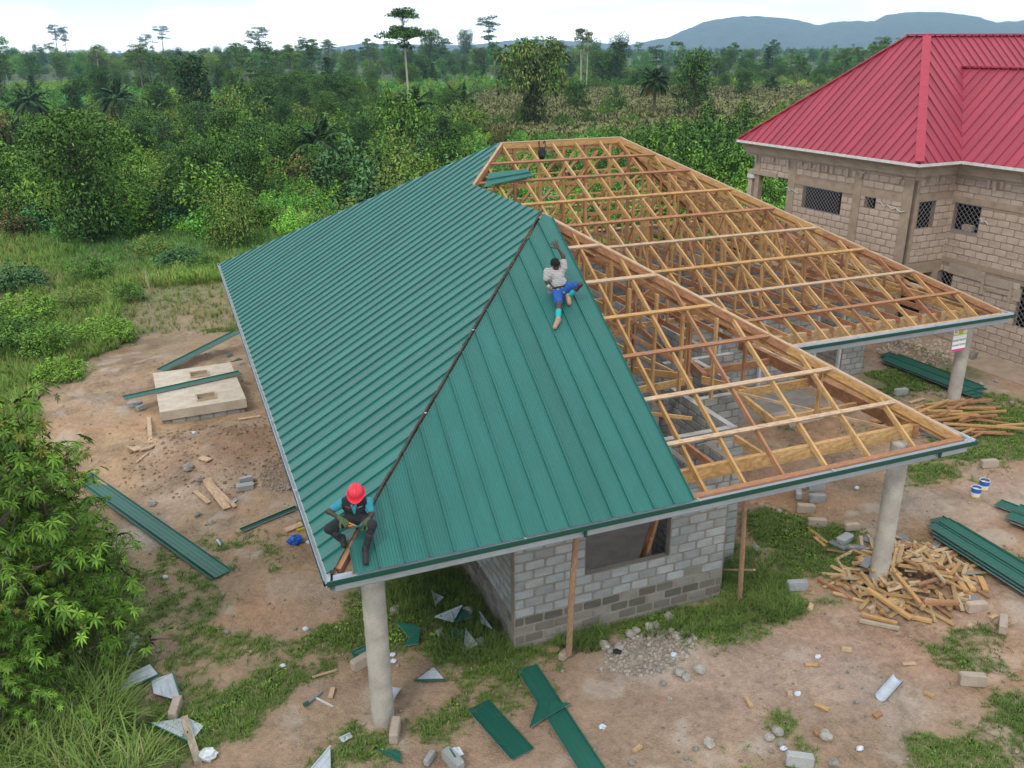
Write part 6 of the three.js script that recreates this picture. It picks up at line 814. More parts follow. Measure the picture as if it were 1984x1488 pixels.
// ---------------------------------------------------------------- plants
// foliage builder: leaf-sized folded quads gathered into one geometry, with leaf colour per vertex
class Fol {
  constructor(seed) { this.p = []; this.n = []; this.c = []; this.i = []; this.k = 0; this.r = mulberry(seed); }
  rv() { const r = this.r; let x, y, z, d; do { x = r() * 2 - 1; y = r() * 2 - 1; z = r() * 2 - 1; d = x * x + y * y + z * z; } while (d > 1 || d < 0.01); d = Math.sqrt(d); return V(x / d, y / d, z / d); }
  leaf(a, dir, nrm, len, wid, col, out, droop = 0.15) { // pointed leaf from a along dir
    const side = dir.clone().cross(nrm).normalize(), n = side.clone().cross(dir).normalize(); const m = a.clone().addScaledVector(dir, len * 0.45), t = a.clone().addScaledVector(dir, len).addScaledVector(V(0, -1, 0), len * droop);
    const L = m.clone().addScaledVector(side, wid / 2).addScaledVector(n, wid * 0.18), R = m.clone().addScaledVector(side, -wid / 2).addScaledVector(n, wid * 0.18); let N = n; if (n.y < 0) N = n.clone().negate(); N = N.clone().lerp(out, 0.45).normalize();
    for (const q of [a, L, t, R]) { this.p.push(q.x, q.y, q.z); this.n.push(N.x, N.y, N.z); this.c.push(col[0], col[1], col[2]); }
    const k = this.k; this.i.push(k, k + 1, k + 2, k, k + 2, k + 3); this.k += 4;
  }
  blade(a, dir, len, wid, bend, col, tipc) { // arching strip of three quads
    const side = V(-dir.z, 0, dir.x).normalize(); if (side.lengthSq() < 0.1) side.set(1, 0, 0); let p = a.clone(), d = dir.clone(); const S = 3; const k0 = this.k;
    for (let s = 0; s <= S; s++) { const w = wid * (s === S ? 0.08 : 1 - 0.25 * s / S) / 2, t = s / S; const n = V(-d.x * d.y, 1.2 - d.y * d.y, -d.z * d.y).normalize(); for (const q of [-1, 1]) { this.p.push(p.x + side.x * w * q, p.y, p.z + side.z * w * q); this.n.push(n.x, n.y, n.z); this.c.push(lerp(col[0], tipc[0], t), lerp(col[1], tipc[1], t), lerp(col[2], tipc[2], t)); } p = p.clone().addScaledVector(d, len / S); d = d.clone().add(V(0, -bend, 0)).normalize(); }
    for (let s = 0; s < S; s++) { const k = k0 + 2 * s; this.i.push(k, k + 1, k + 2, k + 1, k + 3, k + 2); } this.k += 2 * (S + 1);
  }
  // clump of leaves on a lumpy ellipsoid shell
  clump(c, rx, ry, rz, n, len, wid, cols, centre, opt = {}) {
    const r = this.r, tone = opt.tone ?? lerp(0.62, 1.28, r());
    for (let j = 0; j < n; j++) {
      const v = this.rv(); if (opt.flat && v.y < 0) v.y *= 0.35; const rad = 0.55 + 0.5 * Math.pow(r(), 0.6); const p = V(c.x + v.x * rx * rad, c.y + v.y * ry * rad, c.z + v.z * rz * rad); if (opt.floor !== undefined && p.y < opt.floor) continue;
      const out = p.clone().sub(centre).normalize(); const d = v.clone().add(this.rv().multiplyScalar(0.9)).add(V(0, opt.hang ?? -0.15, 0)).normalize(); const nn = V(0, 1, 0).add(this.rv().multiplyScalar(0.7)).normalize();
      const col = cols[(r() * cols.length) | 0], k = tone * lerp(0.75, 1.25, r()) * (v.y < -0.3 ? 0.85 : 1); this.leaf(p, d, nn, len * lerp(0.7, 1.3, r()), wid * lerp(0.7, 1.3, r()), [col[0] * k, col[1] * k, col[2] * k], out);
    }
  }
  geo() { return geoFrom(this.p, this.i, null, this.n, this.c); }
}
const leafMat = (rough = 0.75, tr = 0.22) => new THREE.MeshPhysicalMaterial({ vertexColors: true, roughness: rough, side: THREE.DoubleSide, transmission: 0, specularIntensity: 0.35 });
M.leaf = leafMat(0.62); M.leafDull = leafMat(0.9);
M.bark = std({ color: rgb(0.20, 0.165, 0.13), map: TX.grain, bumpMap: TX.rough, bumpScale: 0.02, roughness: 1 }); M.barkPale = std({ color: rgb(0.50, 0.46, 0.41), map: TX.grain, roughness: 1 }); M.barkRed = std({ color: rgb(0.30, 0.17, 0.12), map: TX.grain, roughness: 1 });
function limbGeo(pts, r0, r1, seg = 6) { // tapered tube through points
  const c = new THREE.CatmullRomCurve3(pts), N = Math.max(3, pts.length * 2), fr = c.computeFrenetFrames(N), pos = [], uv = [], idx = [];
  for (let i = 0; i <= N; i++) { const p = c.getPointAt(i / N), r = lerp(r0, r1, i / N); for (let j = 0; j <= seg; j++) { const a = j / seg * Math.PI * 2; const n = fr.normals[i].clone().multiplyScalar(Math.cos(a)).addScaledVector(fr.binormals[i], Math.sin(a)); pos.push(p.x + n.x * r, p.y + n.y * r, p.z + n.z * r); uv.push(i / N * 3, j / seg * 0.4); } }
  for (let i = 0; i < N; i++) for (let j = 0; j < seg; j++) { const a = i * (seg + 1) + j; idx.push(a, a + seg + 1, a + 1, a + 1, a + seg + 1, a + seg + 2); }
  return geoFrom(pos, idx, uv);
}
const GREEN = {
  bright: [[0.165, 0.320, 0.036], [0.138, 0.279, 0.036], [0.209, 0.353, 0.049]], mid: [[0.100, 0.218, 0.036], [0.084, 0.190, 0.032], [0.124, 0.243, 0.038]], dark: [[0.049, 0.129, 0.029], [0.039, 0.108, 0.026], [0.068, 0.149, 0.032]],
  blue: [[0.077, 0.177, 0.065], [0.068, 0.155, 0.058], [0.100, 0.207, 0.073]], olive: [[0.188, 0.228, 0.049], [0.165, 0.207, 0.049], [0.222, 0.248, 0.065]], dry: [[0.576, 0.446, 0.185], [0.487, 0.394, 0.161], [0.664, 0.520, 0.225]], rust: [[0.309, 0.155, 0.065], [0.244, 0.136, 0.056]], grey: [[0.442, 0.394, 0.274]],
};
function protoTree(name, o) { // trunk with limbs to clumps
  const f = new Fol(o.seed), r = f.r, g = new THREE.Group(); g.name = name; const H = o.H, tr = []; const lean = V((r() - 0.5) * 0.08 * H, 0, (r() - 0.5) * 0.08 * H);
  const top = V(lean.x, H * (o.trunkTop ?? 0.8), lean.z); tr.push(limbGeo([V(0, -0.3, 0), V(lean.x * 0.3, H * 0.3, lean.z * 0.2), top], o.r0 ?? H * 0.022, (o.r0 ?? H * 0.022) * 0.35, 8));
  for (const [x, y, z, rx, ry, rz, n, tone] of o.clumps(r, H)) {
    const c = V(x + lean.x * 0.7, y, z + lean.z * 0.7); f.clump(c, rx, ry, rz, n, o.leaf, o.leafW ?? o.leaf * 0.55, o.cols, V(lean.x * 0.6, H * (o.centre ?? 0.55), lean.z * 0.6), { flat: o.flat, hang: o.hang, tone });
    const y0 = Math.min(c.y - ry * 0.2, H * (o.trunkTop ?? 0.8)) * (o.flat ? lerp(0.88, 0.96, r()) : lerp(0.55, 0.9, r())); const st = V(lean.x * y0 / H, y0, lean.z * y0 / H); if (c.distanceTo(st) > 0.5 && !o.noLimbs) tr.push(limbGeo([st, st.clone().lerp(c, 0.5).add(V(0, (c.y - y0) * (o.flat ? -0.1 : 0.12), 0)), c], (o.r0 ?? H * 0.022) * (o.flat ? 0.22 : 0.4), 0.02, 5));
  }
  const T = new THREE.Mesh(mergeGeometries(tr), o.bark || M.bark); T.name = 'trunk'; const C = new THREE.Mesh(f.geo(), o.mat || M.leaf); C.name = 'crown'; g.add(T, C); return g;
}
const round = (n, rad, y0, y1, cr, leaves) => (r, H) => { const a = []; for (let i = 0; i < n; i++) { const t = i / n, an = i * 2.4 + r(), rr2 = rad * Math.sqrt(r()) * (1 - 0.35 * t); const y = lerp(y0, y1, Math.pow(t, 0.8)) * H; const s = cr * lerp(0.7, 1.25, r()); a.push([Math.cos(an) * rr2, y, Math.sin(an) * rr2, s, s * 0.72, s, leaves]); } return a; };
const tiers = (list) => (r, H) => { const a = []; for (const [y, rad, n, th] of list) for (let i = 0; i < n; i++) { const an = i / n * 6.283 + r(), d = n === 1 ? 0 : rad * lerp(0.25, 0.8, r()), s = rad * lerp(0.32, 0.5, r()); a.push([Math.cos(an) * d, y * H + (r() - 0.5) * th, Math.sin(an) * d, s * 1.25, th, s * 1.25, Math.round(110 * s + 60)]); } return a; };
const P = {
  broad: protoTree('broad_tree', { seed: 1, H: 9, leaf: 0.24, cols: GREEN.mid, trunkTop: 0.7, clumps: round(30, 3.3, 0.34, 0.97, 1.2, 290) }),
  broad2: protoTree('broad_tree', { seed: 2, H: 9, leaf: 0.26, cols: [...GREEN.mid, ...GREEN.dark], trunkTop: 0.75, clumps: round(26, 2.7, 0.28, 0.97, 1.3, 290) }),
  dark: protoTree('dark_tree', { seed: 3, H: 11, leaf: 0.27, cols: GREEN.dark, trunkTop: 0.85, clumps: round(30, 2.3, 0.18, 0.96, 1.35, 240) }),
  tall: protoTree('tall_tree', { seed: 4, H: 18, leaf: 0.42, cols: GREEN.mid, trunkTop: 0.9, r0: 0.28, clumps: (r, H) => { const a = []; for (let i = 0; i < 26; i++) { const t = Math.pow(r(), 0.8), an = r() * 6.283, w = lerp(4.2, 1.8, t * t); const d = w * Math.sqrt(r()), s = lerp(0.7, 1.25, r()); a.push([Math.cos(an) * d, H * lerp(0.55, 0.985, t), Math.sin(an) * d, s * 1.2, s * 0.38, s * 1.2, Math.round(120 * s)]); } return a; }, flat: true }),
  tall2: protoTree('tall_tree', { seed: 5, H: 18, leaf: 0.42, cols: GREEN.blue, trunkTop: 0.92, r0: 0.26, clumps: (r, H) => { const a = []; for (let i = 0; i < 24; i++) { const t = Math.pow(r(), 0.8), an = r() * 6.283, w = lerp(2.4, 2.0, t) + 1.4 * Math.sin(t * 9); const d = w * Math.sqrt(r()), s = lerp(0.7, 1.25, r()); a.push([Math.cos(an) * d, H * lerp(0.42, 0.985, t), Math.sin(an) * d, s * 1.2, s * 0.38, s * 1.2, Math.round(120 * s)]); } return a; }, flat: true }),
  umbrella: protoTree('umbrella_tree', { seed: 6, H: 18, leaf: 0.36, cols: [...GREEN.mid, ...GREEN.dark], trunkTop: 0.97, r0: 0.26, bark: M.barkPale, centre: 0.6, clumps: (r, H) => { const a = []; for (const [y, rad, n] of [[0.79, 4.9, 22], [0.835, 3.6, 10], [0.955, 2.3, 10], [0.99, 1.1, 4], [0.70, 1.1, 3]]) for (let i = 0; i < n; i++) { const an = i / n * 6.283 * 2 + r() * 0.5, d = rad * lerp(0.2, 0.9, r()), s = 1.0; a.push([Math.cos(an) * d, y * H + (r() - 0.5) * 0.5, Math.sin(an) * d, s * 1.2, 0.32, s * 1.2, 130]); } return a; }, flat: true }),
  conifer: protoTree('layered_tree', { seed: 7, H: 12, leaf: 0.36, cols: GREEN.dark, trunkTop: 0.97, r0: 0.2, clumps: (r, H) => { const a = []; for (let k = 0; k < 9; k++) { const t = k / 9; for (let i = 0; i < 5; i++) { const an = i / 5 * 6.283 + k, d = lerp(2.4, 0.3, t); a.push([Math.cos(an) * d * 0.6, H * lerp(0.25, 0.98, t), Math.sin(an) * d * 0.6, d * 0.5 + 0.3, 0.4, d * 0.5 + 0.3, 80]); } } return a; }, flat: true }),
  droop: protoTree('drooping_tree', { seed: 8, H: 12, leaf: 0.55, leafW: 0.2, cols: [...GREEN.mid, ...GREEN.olive], trunkTop: 0.8, r0: 0.5, hang: -0.9, clumps: (r, H) => { const a = []; for (let i = 0; i < 30; i++) { const an = i * 2.4, t = i / 30, d = lerp(1.0, 5.2, Math.pow(r(), 0.6)) * (t > 0.8 ? 0.7 : 1); a.push([Math.cos(an) * d, H * lerp(0.5, 0.96, t), Math.sin(an) * d, 1.3, 1.0, 1.3, 150]); } for (let i = 0; i < 12; i++) a.push([Math.cos(i * 2) * 0.9, H * (0.08 + 0.045 * i), Math.sin(i * 2) * 0.9, 0.95, 0.9, 0.95, 130, 0.5]); return a; } }),
  bare: protoTree('bare_tree', { seed: 9, H: 17, leaf: 0.36, cols: GREEN.olive, trunkTop: 0.97, r0: 0.24, bark: M.barkPale, clumps: tiers([[0.72, 1.2, 2, 0.5], [0.86, 1.8, 3, 0.5], [0.97, 1.5, 4, 0.5]]), flat: true }),
  vine: protoTree('vine_covered_stump', { seed: 10, H: 8, leaf: 0.34, cols: GREEN.dark, trunkTop: 0.9, r0: 0.6, noLimbs: true, clumps: (r, H) => { const a = []; for (let i = 0; i < 34; i++) { const t = i / 34, an = i * 2.4, d = 1.05 * lerp(1, 1.15, Math.sin(t * 5) * 0.5 + 0.5); a.push([Math.cos(an) * d, H * lerp(0.04, 1.0, t), Math.sin(an) * d, 0.85, 0.8, 0.85, 120, lerp(0.5, 1.1, r())]); } a.push([1.5, H * 1.04, 0.2, 0.7, 0.6, 0.7, 90], [-0.9, H * 1.02, 0.2, 0.6, 0.4, 0.6, 70]); return a; } }),
};
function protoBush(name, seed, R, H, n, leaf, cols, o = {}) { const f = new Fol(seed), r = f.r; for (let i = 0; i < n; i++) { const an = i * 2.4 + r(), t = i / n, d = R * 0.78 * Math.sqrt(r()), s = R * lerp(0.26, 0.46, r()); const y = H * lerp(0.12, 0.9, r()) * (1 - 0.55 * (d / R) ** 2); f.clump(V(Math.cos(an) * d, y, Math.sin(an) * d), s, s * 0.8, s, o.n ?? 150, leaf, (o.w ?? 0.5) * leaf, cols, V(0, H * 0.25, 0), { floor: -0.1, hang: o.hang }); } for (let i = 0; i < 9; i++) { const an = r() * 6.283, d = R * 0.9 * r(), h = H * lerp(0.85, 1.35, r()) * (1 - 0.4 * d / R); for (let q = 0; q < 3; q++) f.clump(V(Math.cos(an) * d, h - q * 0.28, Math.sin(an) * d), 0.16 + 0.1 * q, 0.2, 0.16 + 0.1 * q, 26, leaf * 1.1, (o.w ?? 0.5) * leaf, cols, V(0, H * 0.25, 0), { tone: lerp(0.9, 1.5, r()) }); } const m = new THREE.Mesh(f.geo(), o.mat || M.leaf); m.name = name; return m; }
const B = [
  protoBush('bush', 21, 2.0, 2.6, 18, 0.19, GREEN.mid), protoBush('bush', 22, 2.2, 2.2, 18, 0.21, GREEN.bright), protoBush('bush', 23, 1.9, 3.0, 18, 0.18, [...GREEN.dark, ...GREEN.mid]), protoBush('bush', 24, 2.3, 2.4, 20, 0.17, [...GREEN.olive, ...GREEN.mid]),
  protoBush('bush', 25, 2.0, 2.0, 16, 0.24, GREEN.blue), protoBush('bush', 26, 1.8, 3.2, 18, 0.2, [...GREEN.mid, ...GREEN.bright]), protoBush('bush', 27, 1.8, 2.2, 15, 0.18, [...GREEN.dark, ...GREEN.rust]),
];
function protoPalm(name, seed, trunkH, fronds, fl, col, skirt) {
  const f = new Fol(seed), r = f.r, g = new THREE.Group(); g.name = name; const tr = [limbGeo([V(0, -0.3, 0), V(0.1, trunkH * 0.5, 0.05), V(0.05, trunkH, 0)], 0.32, 0.26, 8)];
  for (let i = 0; i < fronds; i++) {
    const an = i * 2.399, t = i / fronds, el = lerp(1.35, -0.35, Math.pow(t, 0.9)); let p = V(0.05, trunkH, 0), d = V(Math.cos(an) * Math.cos(el), Math.sin(el), Math.sin(an) * Math.cos(el)); const L = fl * lerp(0.8, 1.1, r()), S = 16, dead = skirt && t > 0.86; const pts = [p.clone()];
    for (let s = 0; s < S; s++) { p = p.clone().addScaledVector(d, L / S); d.add(V(0, -0.085 - 0.05 * t, 0)).normalize(); pts.push(p.clone()); if (s > 1) { const side = d.clone().cross(V(0, 1, 0)).normalize(), ll = fl * 0.24 * Math.sin(Math.PI * clamp(0.18 + 0.8 * s / S)); for (const q of [-1, 1]) for (const h of [0, 0.5]) { const dir = side.clone().multiplyScalar(q).addScaledVector(d, 0.75).add(V(0, -0.1 + (r() - 0.5) * 0.5, 0)).normalize(); const k = lerp(0.7, 1.25, r()); const c = dead ? GREEN.dry[0] : col[(r() * col.length) | 0]; f.leaf(p.clone().addScaledVector(d, h * L / S), dir, V(0, 1, 0), ll * lerp(0.8, 1.1, r()), 0.085 * fl / 3, [c[0] * k, c[1] * k, c[2] * k], V(0, 1, 0), 0.35); } } }
    tr.push(limbGeo([pts[0], pts[5], pts[11], pts[16]], 0.035, 0.008, 4));
  }
  const T = new THREE.Mesh(mergeGeometries(tr), M.bark); T.name = 'trunk'; const C = new THREE.Mesh(f.geo(), M.leaf); C.name = 'fronds'; g.add(T, C); return g;
}
P.palm = protoPalm('oil_palm', 31, 3.6, 34, 4.2, GREEN.blue, true); P.palmLow = protoPalm('oil_palm', 32, 1.6, 30, 3.9, [...GREEN.blue, ...GREEN.mid], false); P.palmTall = protoPalm('oil_palm', 33, 7.5, 34, 3.6, GREEN.dark, true);
P.banana = (() => { const f = new Fol(41), r = f.r, g = new THREE.Group(); const tr = []; for (let q = 0; q < 4; q++) { const bx = (r() - 0.5) * 1.6, bz = (r() - 0.5) * 1.6, h = lerp(1.6, 2.6, r()); tr.push(limbGeo([V(bx, -0.2, bz), V(bx, h * 0.5, bz), V(bx, h, bz)], 0.13, 0.07, 6)); for (let i = 0; i < 8; i++) { const an = i * 2.4 + q, el = lerp(1.2, 0.1, i / 8); f.blade(V(bx, h, bz), V(Math.cos(an) * Math.cos(el), Math.sin(el), Math.sin(an) * Math.cos(el)), lerp(1.6, 2.3, r()), 0.5, 0.28, i > 6 ? GREEN.dry[0] : [0.085, 0.16, 0.035], i > 5 ? GREEN.dry[1] : [0.07, 0.14, 0.03]); } } const T = new THREE.Mesh(mergeGeometries(tr), M.bark); T.name = 'stem'; const C = new THREE.Mesh(f.geo(), M.leaf); C.name = 'leaves'; g.add(T, C); g.name = 'banana_clump'; return g; })();
P.papaya = protoTree('papaya_tree', { seed: 42, H: 9, leaf: 0.7, leafW: 0.5, cols: GREEN.mid, trunkTop: 0.95, r0: 0.13, bark: M.barkPale, noLimbs: true, clumps: (r, H) => { const a = []; for (let i = 0; i < 9; i++) a.push([Math.cos(i * 2.4) * 0.9, H * 0.95 + (i % 3) * 0.2, Math.sin(i * 2.4) * 0.9, 0.5, 0.25, 0.5, 26]); return a; } });
// a tree with radiating narrow leaflets, seen from near by at the left edge
P.near = (() => {
  const f = new Fol(51), r = f.r, g = new THREE.Group(); g.name = 'leafy_tree'; const tr = []; const H = 5.6;
  tr.push(limbGeo([V(0, -0.3, 0), V(0.1, 1.5, 0), V(0.0, 3.4, 0.1), V(0.1, 4.6, 0)], 0.13, 0.05, 8));
  const cols = [...GREEN.bright, ...GREEN.bright, ...GREEN.mid].map((c) => c.map((v) => v * 1.1));
  const palm = (p, out, s, k, young) => { const n = 7; const ax = out.clone().add(V(0, 0.6, 0)).normalize(); const u = ax.clone().cross(V(0.3, 1, 0.2)).normalize(), w = ax.clone().cross(u); for (let i = 0; i < n; i++) { const a = (i / n) * 6.283 + r() * 0.2; const d = u.clone().multiplyScalar(Math.cos(a)).addScaledVector(w, Math.sin(a)).addScaledVector(ax, 0.25).add(V(0, -0.25, 0)).normalize(); const c = young ? [0.20, 0.21, 0.035] : cols[(r() * cols.length) | 0]; const q = k * lerp(0.8, 1.2, r()); f.leaf(p, d, ax, s * lerp(0.8, 1.15, r()), s * 0.27, [c[0] * q, c[1] * q, c[2] * q], ax, 0.28); } };
  for (let b = 0; b < 54; b++) {
    const an = b * 2.399, t = b / 54, y0 = lerp(0.3, 4.4, t), el = lerp(0.0, 0.9, t), L = lerp(2.3, 1.5, t) * lerp(0.8, 1.15, r()); let p = V(0.05, y0, 0.03), d = V(Math.cos(an) * Math.cos(el), Math.sin(el), Math.sin(an) * Math.cos(el)); const pts = [p.clone()]; const k = lerp(0.7, 1.25, r());
    for (let s = 0; s < 10; s++) { p = p.clone().addScaledVector(d, L / 10); d.add(V((r() - 0.5) * 0.25, -0.05 + (r() - 0.5) * 0.2, (r() - 0.5) * 0.25)).normalize(); pts.push(p.clone()); if (s > 2) for (let q = 0; q < 4; q++) { const o = f.rv().add(V(0, 0.3, 0)).normalize(); palm(p.clone().addScaledVector(o, 0.20), o, lerp(0.11, 0.20, r()), k * lerp(0.7, 1.1, r()), t > 0.75 && s > 7 && r() < 0.5); } }
    tr.push(limbGeo([pts[0], pts[4], pts[7], pts[10]], 0.035, 0.008, 5));
  }
  const T = new THREE.Mesh(mergeGeometries(tr), M.bark); T.name = 'trunk'; const C = new THREE.Mesh(f.geo(), M.leaf); C.name = 'crown'; g.add(T, C); return g;
})();
// place a copy of a plant
function plant(proto, x, z, s, label, category, group, o = {}) { const c = proto.clone(); c.name = numbered(o.name || proto.name); c.position.set(x, gh(x, z) + (o.dy || 0), z); c.scale.set(s * (o.sx || 1), s * (o.sy || 1), s * (o.sx || 1)); c.rotation.y = o.ry ?? rnd() * 6.283; c.traverse((m) => { if (m.isMesh) m.castShadow = m.receiveShadow = true; }); tag(c, label, category, group); scene.add(c); return c; }
// by photo: foot of the plant at (px,py) on the ground, its top at py2
function plantAt(proto, px, py, py2, H, label, category, group, o = {}) { const p = G(px, py); const top = ray(px, py2), d = Math.hypot(p.x - camera.position.x, p.z - camera.position.z), h = camera.position.y + top.y / Math.hypot(top.x, top.z) * d - p.y; return plant(proto, p.x, p.z, h / H, label, category, group, o); }

// ---- trees one can point at
plantAt(P.umbrella, 795, 246, 14, 18.3, 'tall slender pale-trunked tree with two flat umbrella tiers of leaves', 'tree', null, { ry: 0.4, sx: 0.92 });
plantAt(P.droop, 1032, 262, 74, 12, 'large dark tree with drooping leaves rising just behind the timber roof ridge', 'tree', null, { ry: 1, sx: 0.95 });
plantAt(P.broad2, 1343, 246, 98, 9, 'broad round-crowned dark green tree standing in the maize right of the timber ridge', 'tree', null, { ry: 2, sx: 0.9 });
plantAt(P.vine, 385, 262, 112, 8.4, 'dense column of dark vines covering a dead tree', 'tree', null, { ry: 2.6, sx: 0.95 });
plantAt(P.vine, 150, 240, 165, 8.4, 'smaller vine smothered stump left of the dark vine column', 'tree', null, { ry: 0.6, sx: 0.8 });
plantAt(P.broad, 175, 470, 215, 9, 'bushy green tree with several thin trunks standing nearest in the left thicket', 'tree', null, { ry: 0.2, sx: 1.0 });
plantAt(P.palm, 622, 352, 205, 8.2, 'big oil palm in front, its crown nearest the teal roof edge', 'palm', null, { ry: 1.1 });
plantAt(P.palmLow, 500, 255, 140, 6.0, 'oil palm just right of the dark vine column', 'palm', null, { ry: 2.2 });
plantAt(P.palmLow, 800, 240, 142, 6.2, 'oil palm at the foot of the tall umbrella tree', 'palm', null, { ry: 0.7 });
plantAt(P.palmLow, 890, 232, 138, 6.2, 'oil palm right of the tall umbrella tree', 'palm', null, { ry: 3.3 });
plantAt(P.palmTall, 1265, 240, 118, 11.4, 'tall oil palm with hanging dead fronds left of the round-crowned tree', 'palm', null, { ry: 0.3, sx: 1.15 });
plantAt(P.palmLow, 1382, 252, 200, 6.0, 'small blue-green palm right of the round-crowned tree', 'palm', null, { ry: 0.3 });
plantAt(P.palm, 1492, 188, 138, 8.2, 'grey half dead palm beside the red roof', 'palm', null, { ry: 0.3 });
plantAt(P.broad, 838, 150, 58, 9, 'leafy tree close behind the umbrella tree', 'tree', null, { sx: 0.8 });
plantAt(P.tall2, 948, 138, 32, 18, 'tall sparse tree left of the drooping tree', 'tree', null, { sx: 1.2 });
plantAt(P.bare, 1126, 184, 56, 17, 'pair of bare white trunks with tufted tops, left one', 'tree', null, { sx: 0.9 });
plantAt(P.bare, 1136, 184, 62, 17, 'pair of bare white trunks with tufted tops, right one', 'tree', null, { sx: 0.8 });
plantAt(P.dark, 1196, 176, 66, 11, 'tall dark tree right of the bare white trunks', 'tree', null, { sx: 0.85 });
plantAt(P.broad2, 1165, 176, 96, 9, 'green tree between the white trunks and the tall dark tree', 'tree', null, {});
plantAt(P.conifer, 1482, 160, 88, 12, 'dark layered tree beyond the maize, left of the red roof', 'tree', null, { sx: 1.1 });
plantAt(P.dark, 1450, 150, 100, 11, 'dark tree left of the layered tree beyond the maize', 'tree', null, {});
plantAt(P.tall, 1540, 190, 104, 18, 'dull thin-trunked tree nearest the red roof edge', 'tree', null, { sx: 1.0 });
plantAt(P.papaya, 1310, 128, 82, 9, 'papaya-like tree with a leaf tuft on a bare stem above the round crown', 'tree', null, { sx: 1.6 });
plantAt(P.conifer, 1702, 105, 78, 12, 'small dark tree in the smoke left of the red roof ridge', 'tree', null, {});
plantAt(P.tall, 510, 128, 52, 18, 'tall spreading tree on the skyline, tallest above the vine column', 'tree', null, { sx: 1.5 });
plantAt(P.tall, 114, 118, 48, 18, 'tall layered tree on the left skyline', 'tree', null, { sx: 1.1 });
plantAt(P.tall2, 132, 118, 52, 18, 'thin tree touching the tall layered tree on the left skyline', 'tree', null, { sx: 0.9 });
plantAt(P.tall2, 318, 112, 52, 18, 'hazy pale tree on the skyline left of centre', 'tree', null, { sx: 1.6 });
plantAt(P.tall, 290, 120, 68, 18, 'dark spreading tree on the left skyline before the hazy pale tree', 'tree', null, { sx: 1.4 });
plantAt(P.tall, 640, 128, 76, 18, 'flat-topped tree on the skyline right of the vine column', 'tree', null, { sx: 1.5 });
plantAt(P.broad2, 905, 130, 60, 9, 'hazy tree left of the tall sparse tree', 'tree', null, { sx: 0.8 });
plantAt(P.bare, 668, 176, 140, 17, 'short dead forked trunk in the thicket right of the vine column', 'tree', null, { sx: 0.8 });
plantAt(P.bare, 196, 170, 90, 17, 'thin bare pale trunks at the edge of the left field', 'tree', null, { sx: 0.8 });
plantAt(P.near, 52, 1345, 742, 5.4, 'leafy tree with narrow radiating leaflets filling the left edge', 'tree', null, { ry: 0.9, sx: 0.9 });
for (const [px, py, py2, l, sx] of [[120, 1150, 850, 'low leafy tree filling the gap under the leafy tree at left', 1.1], [10, 1130, 770, 'leafy tree behind the one filling the left edge', 1.0], [20, 1440, 1130, 'low leafy sapling at the bottom left corner above the grass', 1.0], [165, 1290, 1010, 'leafy sapling in front, reaching towards the long green sheet', 0.9], [-60, 1330, 900, 'leafy tree cut off by the left edge', 1.1]]) plantAt(P.near, px, py, py2, 5.4, l, 'tree', null, { ry: px, sx });
plantAt(P.near, -150, 1250, 700, 5.4, 'second leafy tree partly outside the left edge of the picture', 'tree', null, { ry: 2.9, sx: 1.0 });
// ---------------------------------------------------------------- scattered plants
const inPoly = (q, poly) => { let c = false; for (let i = 0, j = poly.length - 1; i < poly.length; j = i++) { const [xi, yi] = poly[i], [xj, yj] = poly[j]; if ((yi > q[1]) !== (yj > q[1]) && q[0] < (xj - xi) * (q[1] - yi) / (yj - yi) + xi) c = !c; } return c; };
const toWorld = (list) => list.map(([x, y]) => { const p = G(x, y); return [p.x, p.z]; });
const MAIZE = toWorld([[905, 196], [950, 282], [1200, 300], [1330, 288], [1440, 276], [1580, 205], [1600, 176], [1250, 180], [1100, 188], [1010, 178]]);
const FIELD = toWorld([[-160, 172], [170, 158], [245, 166], [200, 186], [110, 192], [-160, 208]]);
const nearHouse = (x, z, m = 0.8) => (x > -m - 0.3 && x < 21.6 + m && z > -22.6 - m && z < 0.8 + m) || (x > 21.6 && x < 38 && z > -22.6 - m && z < 4);
const inView = (x, z, m) => { const q = project(V(x, gh(x, z), z)); const dx = x - camera.position.x, dz = z - camera.position.z; const ahead = dx * 0.364 - dz * 0.931 > 0; return ahead && q[0] > -m && q[0] < 1984 + m ? q : null; };
const far = mulberry(991);
const VLM = [[795, 215, 'tall umbrella tree'], [385, 215, 'dark vine column'], [622, 300, 'big oil palm'], [1032, 200, 'drooping tree'], [1343, 190, 'round-crowned tree'], [1482, 140, 'layered dark tree'], [175, 380, 'nearest bushy tree'], [60, 175, 'pale field'], [960, 300, 'teal roof peak'], [1196, 150, 'tall dark tree'], [500, 215, 'oil palm by the vines'], [1265, 200, 'tall oil palm'], [1450, 300, 'red roof corner'], [640, 110, 'flat-topped tree'], [114, 100, 'layered skyline tree'], [1200, 275, 'timber ridge end']];
function treeSpot(q) { let b = null, bd = 1e9; for (const l of VLM) { const d = Math.hypot(q[0] - l[0], (q[1] - l[1]) * 1.8); if (d < bd) { bd = d; b = l; } } const dx = q[0] - b[0], dy = (q[1] - b[1]) * 1.8; return `${bd > 170 ? 'far ' : bd < 50 ? 'close ' : ''}${Math.abs(dx) > Math.abs(dy) ? (dx < 0 ? 'left of' : 'right of') : dy < 0 ? 'behind' : 'in front of'} the ${b[2]}`; }
